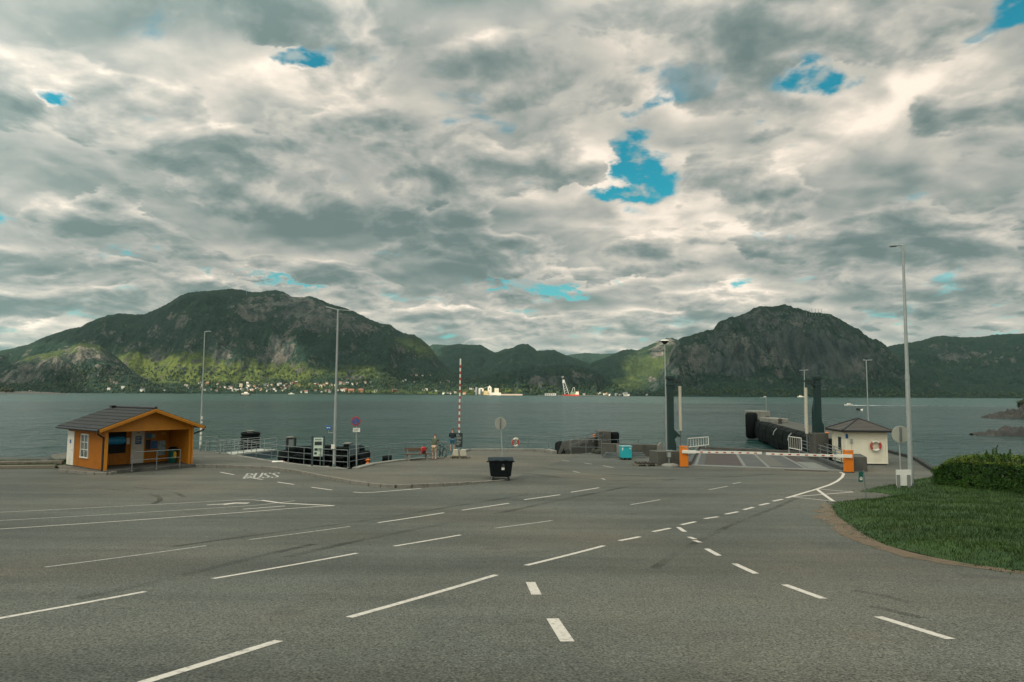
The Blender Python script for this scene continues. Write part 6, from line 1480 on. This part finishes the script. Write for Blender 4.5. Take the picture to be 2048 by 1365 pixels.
# ---------------------------------------------------------------- the far shore: village, trees, works, boats
HW = [mat('house_white', (.66, .63, .56), .8, .1, .2), mat('house_cream', (.50, .42, .28), .8, .1, .2), mat('house_red', (.20, .045, .03), .8, .1, .2), mat('house_grey', (.26, .27, .26), .8, .1, .2), mat('house_ochre', (.42, .22, .10), .8, .1, .2)]
HR = [mat('dark_roof', (.045, .045, .045), .8, .2, .2), mat('red_roof', (.20, .075, .05), .8, .2, .2), mat('pale_roof', (.24, .23, .21), .8, .2, .2)]
CN = ['white', 'cream', 'red', 'grey', 'ochre']; RN = ['dark', 'red', 'pale']
def house_mesh(w, d, h, rh, cm, rm):
    b = MB(); b.extrude([(-w/2, -d/2, -6), (w/2, -d/2, -6), (w/2, -d/2, h), (-w/2, -d/2, h)], (0, d, 0), 0)
    for sx in (-1, 1): b.extrude([(sx*w/2, -d/2, h), (sx*w/2, d/2, h), (sx*w/2, 0, h+rh)], (-sx*.3, 0, 0), 0)
    for sy in (-1, 1): b.extrude([(-w/2-.5, sy*(d/2+.6), h-.35), (w/2+.5, sy*(d/2+.6), h-.35), (w/2+.5, 0, h+rh+.25), (-w/2-.5, 0, h+rh+.25)], (0, 0, .3), 1)
    for i in range(3):
        x = -w*.3+i*w*.3; b.span((x-.6, -d/2-.06, 1.0), (x+.6, -d/2-.01, 2.4), 2)
    me_o = b.build('house', [HW[cm], HR[rm], GLASS]); return me_o
_HM = {}
def house(px, py, cm=0, rm=0, w=11, rz=0.0, where='in the far village'):
    p = hit(px, py)
    if p is None: return
    key = (cm, rm)
    if key not in _HM: _HM[key] = house_mesh(11, 8, 4.6, 3.0, cm, rm); o = _HM[key]
    else: o = _HM[key].copy(); COL.objects.link(o)
    o.location = p; o.rotation_euler = (0, 0, rz); k = w/11; o.scale = (k, k, k*random.uniform(.85, 1.15))
    tag(o, '%s house with a %s roof %s' % (CN[cm], RN[rm], where), 'house', 'houses %s' % where)
rv = random.Random(11)
def zr(X, Y): return 400+X/5.12, 740+Y/5.12
VIL = [(20, 178), (28, 150), (45, 205), (75, 135), (110, 198), (305, 172), (320, 186), (340, 212), (375, 172), (380, 212), (490, 152), (490, 130), (500, 160), (525, 205), (585, 190), (600, 152), (540, 215), (665, 190), (690, 150), (660, 155), (690, 212), (730, 200), (760, 195), (735, 155), (800, 152), (830, 186), (820, 140), (780, 215), (850, 212), (860, 158), (885, 140), (890, 175), (940, 138), (915, 172), (985, 130),
       (440, 210), (425, 195), (1240, 165), (1270, 160), (1300, 135), (1345, 155), (1390, 150), (1440, 138), (1470, 140), (1500, 150), (1505, 138), (1560, 142), (1605, 138), (1640, 130), (1690, 128), (1745, 125), (1045, 228), (1085, 230), (1250, 222), (1290, 215), (1315, 212), (1330, 225), (1390, 205), (1405, 218), (1450, 205), (1465, 215), (1565, 208), (1800, 215), (360, 205), (285, 195), (420, 160), (560, 165), (620, 205), (705, 165), (1180, 150), (1210, 140)]
for X, Y in VIL:
    px, py = zr(X, Y); c = rv.choices([0, 1, 2, 3, 4], [9, 2.2, 1, 1.2, .8])[0]; r = rv.choices([0, 1, 2], [5, 2.5, 2])[0]
    house(px+rv.uniform(-.5, .5), min(py+1.2, 786.3), c, r, rv.uniform(8.5, 14), rv.uniform(-.6, .6), 'in the village below the sunlit slope')
for i in range(20):
    px, py = rv.uniform(428, 760), rv.uniform(766, 785); c = rv.choices([0, 1, 2, 3, 4], [5, 2, 1.4, 2, .8])[0]; r = rv.choices([0, 1, 2], [5, 2.5, 1.5])[0]
    house(px, py, c, r, rv.uniform(7.5, 11), rv.uniform(-.8, .8), 'in the village below the sunlit slope')
for px, py, c, r, w in [(218, 779, 0, 2, 12), (246, 776, 0, 2, 13), (285, 781, 0, 0, 15), (60, 783, 0, 2, 9), (170, 779, 3, 0, 9), (330, 782, 3, 2, 9), (372, 773, 1, 2, 14), (400, 767, 0, 0, 13), (415, 768, 4, 1, 13), (375, 776, 0, 0, 11), (403, 777, 0, 0, 10)]: house(px, py+1, c, r, w, rv.uniform(-.4, .4), 'on the wooded shore left of the village')
for px, py, c, r, w in [(823, 750.5, 2, 0, 9), (833, 751, 0, 1, 10), (845, 751, 0, 0, 9), (860, 751, 1, 0, 9), (806, 762, 0, 0, 9), (811, 760, 0, 2, 8), (829, 764, 1, 0, 8), (847, 781, 0, 0, 13), (853, 780, 0, 2, 12), (872, 783, 3, 2, 11), (888, 787, 0, 0, 10), (895, 787, 3, 0, 10), (902, 787, 0, 0, 10), (910, 786.5, 0, 2, 10), (929, 788.5, 1, 1, 12), (897, 764, 0, 2, 9), (893, 762, 0, 0, 9), (880, 766, 3, 2, 9), (905, 767, 4, 0, 9), (941, 778, 0, 0, 10), (946, 780, 0, 2, 9), (951, 783, 0, 0, 10), (789, 783, 2, 0, 20)]: house(px, py+.6, c, r, w, rv.uniform(-.5, .5), 'on the green shore left of the works')
for px, py, c, r, w in [(1196, 788, 0, 0, 9), (1202, 787, 0, 0, 12), (1209, 789, 0, 2, 9), (1214, 788, 1, 1, 8), (1220, 790, 0, 0, 9), (1233, 790, 0, 2, 11), (1240, 789.5, 0, 0, 9), (1246, 788.5, 0, 0, 10), (1251, 790, 0, 2, 14), (1257, 790, 0, 0, 9), (1294, 790, 0, 0, 10), (1168, 790, 3, 2, 10)]: house(px, py+.8, c, r, w, rv.uniform(-.5, .5), 'on the low shore right of the crane')
for px, py, w in ((702, 785.5, 24), (722, 784.5, 20), (690, 782, 15)):                                     # boathouses
    house(px, py, 4 if px > 695 else 2, 1, w, .2, 'at the waterline of the village')

def far_trees():
    "broadleaf and spruce crowns along the opposite shore, too many and too far to count"
    rng = random.Random(5); ico = MB(); ico.ball((0, 0, 0), 1, 6); base = np.array([tuple(p) for p in ico.v]); fs = [f for f in ico.f]
    V, Fq, mi = [], [], []; n = 0
    areas = [(380, 790, 764, 787, 900), (0, 380, 768, 788, 620), (760, 960, 748, 789, 700), (960, 1290, 770, 792, 420), (100, 800, 735, 766, 900), (1290, 1800, 780, 799, 500), (1800, 2048, 785, 801, 260)]
    for x0, x1, y0, y1, k in areas:
        for _ in range(k):
            p = hit(rng.uniform(x0, x1), rng.uniform(y0, y1))
            if p is None or p.z < WATER+.2: continue
            h = rng.uniform(5, 10.5); r = h*rng.uniform(.34, .55); spruce = rng.random() < .3
            if spruce: h *= 1.35; r *= .6
            q = base.copy(); 
            if spruce: q[:, :2] *= (1-.5*(q[:, 2:3]+1)*.9)
            q = q*np.array([r, r, h*.55])+np.array([p.x, p.y, p.z+h*.48]); q += np.random.default_rng(n).normal(0, r*.13, q.shape)
            V.append(q); b = n*len(base)
            for f in fs[:]:
                if len(f) == 4: Fq.append([b+i for i in f]); mi.append(1 if spruce else (0 if rng.random() < .6 else 2))
            n += 1
    mats = [grass_mat('far_leaf', (.010, .026, .010), (.026, .046, .016)), grass_mat('far_spruce', (.006, .017, .010), (.014, .028, .016)), grass_mat('far_birch', (.020, .040, .012), (.042, .066, .018))]
    o = raw_obj('forest', np.concatenate(V), np.array(Fq), mats, mi=np.array(mi)); tag(o, 'dense trees and shrubs along the opposite shore', 'forest', kind='stuff')
far_trees()

# works with silos, quay shed, crane barge
WX = mat('works_white', (.68, .64, .54), .7, .06, .1); WY = mat('works_cream', (.52, .40, .20), .7, .1, .1); WG = mat('works_grey', (.12, .14, .15), .6, .2, .1, metal=.2)
Yw = 2745.0
def S(px): return (px-1024)/F*Yw
def zz(py, px=980): return AT(px, py, Yw).z
def zoomw(X, Y): return 900+X/5.12, 740+Y/5.12
def works():
    ox = AT(975, 789, Yw).x; o = thing('grain_works', 'white waterside works with a tall gabled tower and pale block', 'factory', (ox, Yw, WATER)); q = lambda px, py: (AT(px, py, Yw).x-ox, AT(px, py, Yw).z-WATER)
    def bx(px0, px1, py0, m, nm, d=25, y=0, gable=0):
        x0, h = q(px0, py0); x1, _ = q(px1, py0); b = MB(); b.span((x0, y, -1), (x1, y+d, h))
        if gable: b.extrude([(x0-.5, y, h), (x1+.5, y, h), ((x0+x1)/2, y, h+gable)], (0, d, 0))
        return b.build(nm, m, o)
    t = bx(975.5, 983, 775, WX, 'tower', 22, 0, 7); b = MB(); x, z = q(979, 777); b.span((x-2, -.4, z-6), (x+2, -.05, z+1)); b.build('opening', WG, t)
    k = bx(989, 997.5, 777, WX, 'block', 22, 3)
    for j in range(3): b = MB(); x0, z = q(990+j*2.6, 778); b.span((x0, 2.6, 3), (x0+1.4, 2.95, z-3)); b.build('rib', WY, k)
    bx(966, 1002, 785.5, WX, 'hall', 30, 1); bx(964, 977, 783.5, WY, 'annex', 20, -3, 4); bx(1002, 1045, 788.3, mat('works_rose', (.48, .37, .30), .7, .1, .1), 'quay_shed', 22, -2); bx(957, 967, 777.5, WX, 'annex', 18, 10, 3)
    b = MB(); x0, z0 = q(966, 777); x1, z1 = q(976, 773.5); b.beam((x0, 8, z0), (x1, 8, z1), 4, 3); b.build('conveyor', WG, o)
works()
for px, r, top, lab in ((953.5, 5.5, 775, 'tall dark grey silo left of the white works'), (962, 4.5, 778.5, 'shorter grey silo beside the white works')):
    x = AT(px, 789, Yw).x; h = AT(px, top, Yw).z-WATER; b = MB(); b.lathe([(r, -1), (r, h-2), (r*.6, h), (.1, h+.8)], 14); o = b.build('silo', WG); o.location = (x, Yw-6, WATER); tag(o, lab, 'silo')
xx = AT(1101, 789, Yw).x; o = thing('quay_shed', 'long low white shed on the far quay left of the crane', 'shed', (xx, Yw, WATER))
b = MB(); b.span((-22, 0, -1), (22, 18, 8.5)); w = b.build('wall', WX, o); b = MB(); b.span((-23, -1, 8.5), (15, 19, 10.0)); b.build('roof', HR[2], o)
for k in range(5): b = MB(); b.span((-18+k*8, -.3, 1), (-13+k*8, -.05, 6)); b.build('gate_door', WG, w)
b = MB(); b.beam((24, 5, 0), (27, 5, 15), 1.2, 1.2); b.beam((27, 5, 15), (35, 5, 15), 1.2, 1.2); b.beam((35, 5, 15), (33, 5, 0), 1.2, 1.2); b.build('loading_frame', WG, o)
o = thing('quay', 'long low grey quay on the far shore under the crane', 'quay', (AT(1150, 790, Yw).x, Yw+6, WATER)); b = MB(); b.span((-150, 0, -2), (160, 30, 2.2)); b.build('quay_body', mat('far_quay', (.14, .14, .12), .9, .2, .1), o)
Yb = 2650.0; ox = AT(1126, 790, Yb).x; o = thing('crane_barge', 'red barge with a tall pale lattice crane at the far quay', 'barge', (ox, Yb, WATER)); q = lambda px, py: (AT(px, py, Yb).x-ox, AT(px, py, Yb).z-WATER)
x0, hz = q(1126.5, 789.0); x1, _ = q(1158.5, 789)
b = MB(); b.extrude([(x0, 0, -1), (x1-3, 0, -1), (x1, 0, 5), (x0-2, 0, 5)], (0, 20, 0)); b.build('hull', mat('barge_red', (.58, .045, .022), .5, .1, .1), o)
CR = mat('crane_white', (.50, .52, .50), .6, .1, .1)
b = MB(); f0, f1 = q(1130, 788), q(1138.5, 788); t0, t1 = q(1125.5, 763), q(1129.5, 763); m0 = q(1126, 754)
for y in (4, 14): b.beam((f0[0], y, 4), (t0[0], y, t0[1]), 1.1, 1.1); b.beam((f1[0], y, 4), (t1[0], y, t1[1]), 1.1, 1.1)
for k in range(6):
    u = (k+.5)/6; u2 = (k+1.3)/6; A_ = V3((f0[0]+(t0[0]-f0[0])*u, 4, 4+(t0[1]-4)*u)); B_ = V3((f1[0]+(t1[0]-f1[0])*min(1, u2), 4, 4+(t1[1]-4)*min(1, u2))); b.beam(A_, B_, .7, .7); b.beam(V3((A_.x, 14, A_.z)), V3((B_.x, 14, B_.z)), .7, .7)
b.beam((t0[0], 9, t0[1]), (t1[0], 9, t1[1]), 1, 12); b.build('boom', CR, o)
b = MB(); b.beam((m0[0]-4, 9, m0[1]-3), (m0[0]-3, 9, m0[1]+3), .9, .9); b.beam((m0[0]+1, 9, m0[1]-3), (m0[0]+3, 9, m0[1]+3), .9, .9); b.beam((m0[0]-3.5, 9, m0[1]), (m0[0]+2, 9, m0[1]), .9, .9); b.beam((m0[0]-1, 9, m0[1]), (t0[0]+2, 9, t0[1]), .35, .35); b.build('boom_tip', CR, o)
b = MB(); a0, a1 = q(1142, 788), q(1147, 775); c0, c1 = q(1151, 788), q(1149, 775); b.beam((a0[0], 6, 5), (a1[0], 6, a1[1]), .8, .8); b.beam((c0[0], 6, 5), (c1[0], 6, c1[1]), .8, .8); b.beam((a0[0], 14, 5), (a1[0], 14, a1[1]), .8, .8); b.beam((c0[0], 14, 5), (c1[0], 14, c1[1]), .8, .8); b.beam((a1[0], 10, a1[1]), (c1[0], 10, c1[1]), .8, .8); b.build('rear_mast', CR, o)
x0, z0 = q(1141, 784); x1, _ = q(1150, 784); b = MB(); b.span((x0, 5, 5), (x1, 15, 12)); b.span((x0+3, 6, 12), (x1-4, 14, 15)); b.build('crane_house', mat('crane_green', (.14, .24, .13), .6), o)
x0, z0 = q(1151.5, 783); x1, _ = q(1158, 783); b = MB(); b.span((x0, 3, 5), (x1, 17, 10)); b.span((x0+2, 5, 10), (x1-1, 15, 16)); b.build('deck_house', WX, o)
b = MB(); b.span((x1-3, 8, 16), (x1-1, 10, 19)); b.build('funnel', mat('barge_red', (.5, .04, .02)), o)

def small_ferry(px, Yv):
    o = thing('small_ferry', 'small dark-hulled white ferry out on the fjord below the village', 'ferry', (AT(px, 790, Yv).x, Yv, WATER), .15)
    b = MB(); b.extrude([(-9.5, -3, -1), (8, -3, -1), (9.5, -3, 2.6), (-10, -3, 2.4)], (0, 6, 0)); b.build('hull', mat('ferry_hull', (.010, .016, .018), .4), o)
    b = MB(); b.span((-7, -2.7, 2.4), (7, 2.7, 5.0)); c = b.build('cabin', WHITEP, o)
    for k in range(5): b = MB(); b.span((-6+k*2.6, -2.76, 3.4), (-4.2+k*2.6, -2.71, 4.4)); b.build('window', GLASS, c)
    b = MB(); b.span((-2.5, -2, 5.0), (4, 2, 7.4)); b.build('wheelhouse', WHITEP, o)
    b = MB(); b.tube((0, 0, 7.4), (0, 0, 11), .15, n=6); b.beam((-1.2, 0, 9.6), (1.2, 0, 9.6), .15, .15); b.build('mast', GALVD, o)
small_ferry(491, 1400.0)
def speedboat(px, py, lab, L=8.0, yaw=math.pi, Yv=None):
    d = camdir(px, py); Yv = Yv or (WATER-CAMZ)/d.z; o = thing('motorboat', lab, 'motorboat', (d.x*Yv, Yv, WATER), yaw); k = L/8
    b = MB(); pr = [(-4, 1.2), (-1, 1.35), (2, 1.1), (3.4, .5), (4.1, .04)]; vs = []; fs = []
    for i, (x, w) in enumerate(pr): r = .25*max(0, i-1)/3; vs += [(x*k, -w*k, (1.0+r)*k), (x*k, -w*.7*k, (-.2+r)*k), (x*k, w*.7*k, (-.2+r)*k), (x*k, w*k, (1.0+r)*k)]
    for i in range(4):
        for j in range(4): fs.append((i*4+j, i*4+(j+1) % 4, (i+1)*4+(j+1) % 4, (i+1)*4+j))
    fs.append((0, 3, 2, 1)); b.add(vs, fs, 0, False); b.build('hull', WHITEP, o)
    b = MB(); b.extrude([(-2*k, -.9*k, 1.0*k), (1.6*k, -.9*k, 1.1*k), (.4*k, -.8*k, 2.2*k), (-1.6*k, -.8*k, 2.2*k)], (0, 1.7*k, 0)); c = b.build('cabin', WHITEP, o)
    b = MB(); b.extrude([(-1.4*k, -.93*k, 1.5*k), (.9*k, -.93*k, 1.5*k), (.4*k, -.85*k, 2.0*k), (-1.3*k, -.85*k, 2.0*k)], (0, .03, 0)); b.build('window', GLASS, c)
    return o, d.x*Yv, Yv
o, bx_, by_ = speedboat(1697, 811.5, 'white motorboat trailing a long white wake', 5.6)
foam = mat('foam', (.50, .53, .50), .9, .1, 2)
b = MB(); rw = random.Random(2); x = bx_+1.5; vs = []; yy = by_
for i in range(52):
    w = 1.8*math.exp(-i/14)+.40+rw.uniform(-.3, .3); vs += [(x, yy-w*.8, WATER+.02), (x, yy+w*.8, WATER+.02+.55*math.exp(-i/6.)*rw.uniform(.3, 1))]; x += 2.3; yy += .10
b.add(vs, [(2*i, 2*i+2, 2*i+3, 2*i+1) for i in range(51) if i < 22 or rw.random() < .72]); o = b.build('wake', foam); o['kind'] = 'structure'
speedboat(1530.5, 794.5, 'tiny white boat close under the dark cliffs', 12, .3)
speedboat(1602, 795.0, 'pale boat moored under the cliff left of the right tower', 22, 0, 2380)
speedboat(583, 787.4, 'low white boat lying along the village waterline', 22, 0, 2600)
speedboat(1252, 791.5, 'white cabin boat at the shore right of the crane', 18, 0, 2450)

# antennas on the domed mountain
for i, (px, top) in enumerate(((1613, 619), (1619, 619), (1624, 616.5), (1631, 617), (1637, 617), (1643, 617.5))):
    p = hit(px, 632) or AT(px, 630, 3300); h = AT(px, top, p.y).z-p.z; o = thing('antenna_mast', 'thin antenna mast on top of the domed mountain', 'antenna mast', p, 0, 'antenna masts on the domed mountain')
    b = MB(); b.tube((0, 0, -3), (0, 0, h), .9, .5, n=5); b.build('mast', GALVD, o)
    b = MB(); b.span((-3.2, -.4, h*.80), (3.2, .4, h*.83)); b.span((-2.4, -.4, h*.62), (2.4, .4, h*.65)); b.build('antenna_bar', GALVD, o)
p = hit(493, 590); 
if p:
    o = thing('antenna_mast', 'small lone mast on the ridge of the big left mountain', 'antenna mast', p); b = MB(); b.tube((0, 0, -3), (0, 0, 22), 1.0, .6, n=5); b.build('mast', GALVD, o); b = MB(); b.span((-3, -.5, 17), (3, .5, 18.2)); b.build('antenna_bar', GALVD, o)

# ---------------------------------------------------------------- skerries
ROCKM = mat('shore_rock', (.030, .029, .025), .9, .5, .8, .8, 4, dirt=(.056, .048, .039), dscale=.5, damt=.9)
SEAW = grass_mat('rock_growth', (.010, .016, .007), (.034, .042, .016))
def skerry(name, px0, px1, wy, tops, label, seed, growth=.35):
    d = camdir((px0+px1)/2, wy); Yv = (WATER-CAMZ)/d.z; xs = np.linspace(AT(px0, wy, Yv).x, AT(px1, wy, Yv).x, 90); ys = np.linspace(0, (xs[-1]-xs[0])*.35, 26)
    XX, YQ = np.meshgrid(xs, ys); pxs = np.linspace(px0, px1, 90); tp = np.interp(pxs, [a for a, _ in tops], [b for _, b in tops]); hh = (wy-tp)*Yv/F
    prof = np.sin(np.pi*np.clip(ys/ys[-1], 0, 1))**.6; Z = WATER-.5+(hh[None]+.5)*prof[:, None]*(1+.5*fbm(XX/3., YQ/3., 4, seed))+.3*fbm(XX/1.2, YQ/1.2, 4, seed+3)
    o = grid_obj(name, np.stack([XX, YQ+Yv, Z], -1), 90, 26, [ROCKM], smooth=False); tag(o, label, 'rock'); return o, Yv
skerry('skerry', 1990, 2150, 838, [(1990, 838), (1998, 833), (2010, 829), (2025, 826), (2040, 822), (2060, 818), (2150, 815)], 'upper rocky skerry at the right edge with a dark bush', 3)
skerry('skerry', 1967, 2150, 873, [(1967, 872), (1976, 868), (1990, 867), (2002, 862), (2015, 861), (2030, 859), (2050, 858), (2150, 860)], 'lower flat rocky skerry at the right edge', 8)
def shrub(p, r, h, seed, label, n=700, size=.3, cat='bush', name='bush', grp=None):
    o = thing(name, label, cat, p, 0, grp); rng = np.random.default_rng(seed); u = rng.normal(0, 1, (n, 3)); u /= np.linalg.norm(u, axis=1)[:, None]; q = u*rng.uniform(.35, 1, (n, 1))**.5; nr = u.copy(); lump = 1+.35*fbm(u[:, 0]*2+seed, u[:, 2]*2, 3, seed)
    leaf_cloud('crown', q*np.array([r, r, h*.45])*lump[:, None]+np.array([0, 0, h*.6]), nr, size, SEAW, o, seed); b = MB(); b.tube((0, 0, -.3), (0, 0, h*.5), r*.12, r*.06, n=6); b.build('trunk', WOODB, o)
d = camdir(2050, 836); Yv = (WATER-CAMZ)/d.z; shrub(AT(2050, 822, Yv+4), 2.2, 3.4, 3, 'dark bush growing on the upper skerry')
d = camdir(2044, 868); Yv = (WATER-CAMZ)/d.z
# low wooded islet at the far left
def islet():
    Yv = 1500.; xs = np.linspace(AT(-150, 787, Yv).x, AT(112, 787, Yv).x, 110); ys = np.linspace(0, 90, 16); XX, YQ = np.meshgrid(xs, ys); t = np.linspace(0, 1, 110)
    Z = WATER-.8+(2.0+4.5*np.sin(np.pi*np.clip(t*.9, 0, 1))[None]*np.sin(np.pi*ys/90)[:, None])*(1-sstep(.85, 1, t))[None]+.7*fbm(XX/9., YQ/9., 4, 3); tag(grid_obj('islet', np.stack([XX, YQ+Yv, Z], -1), 110, 16, [ROCKM], smooth=False), 'low rocky islet with trees near the left picture edge', 'islet')
    rr = random.Random(8)
    for i in range(26):
        px = rr.choice([rr.uniform(-120, 22), rr.uniform(-60, 14), rr.uniform(30, 105)]); big = px < 14; h = rr.uniform(8, 17) if big else rr.uniform(3, 6)
        shrub((AT(px, 787, Yv).x, Yv+rr.uniform(15, 60), WATER+1.5), h*.42, h, 40+i, 'tall dark tree on the islet at the left edge' if big else 'small dark bush on the low islet at the left', 220, h*.10, 'tree' if big else 'bush', 'islet_tree' if big else 'islet_bush', 'tall trees on the islet' if big else 'bushes on the islet')
islet()
haze()
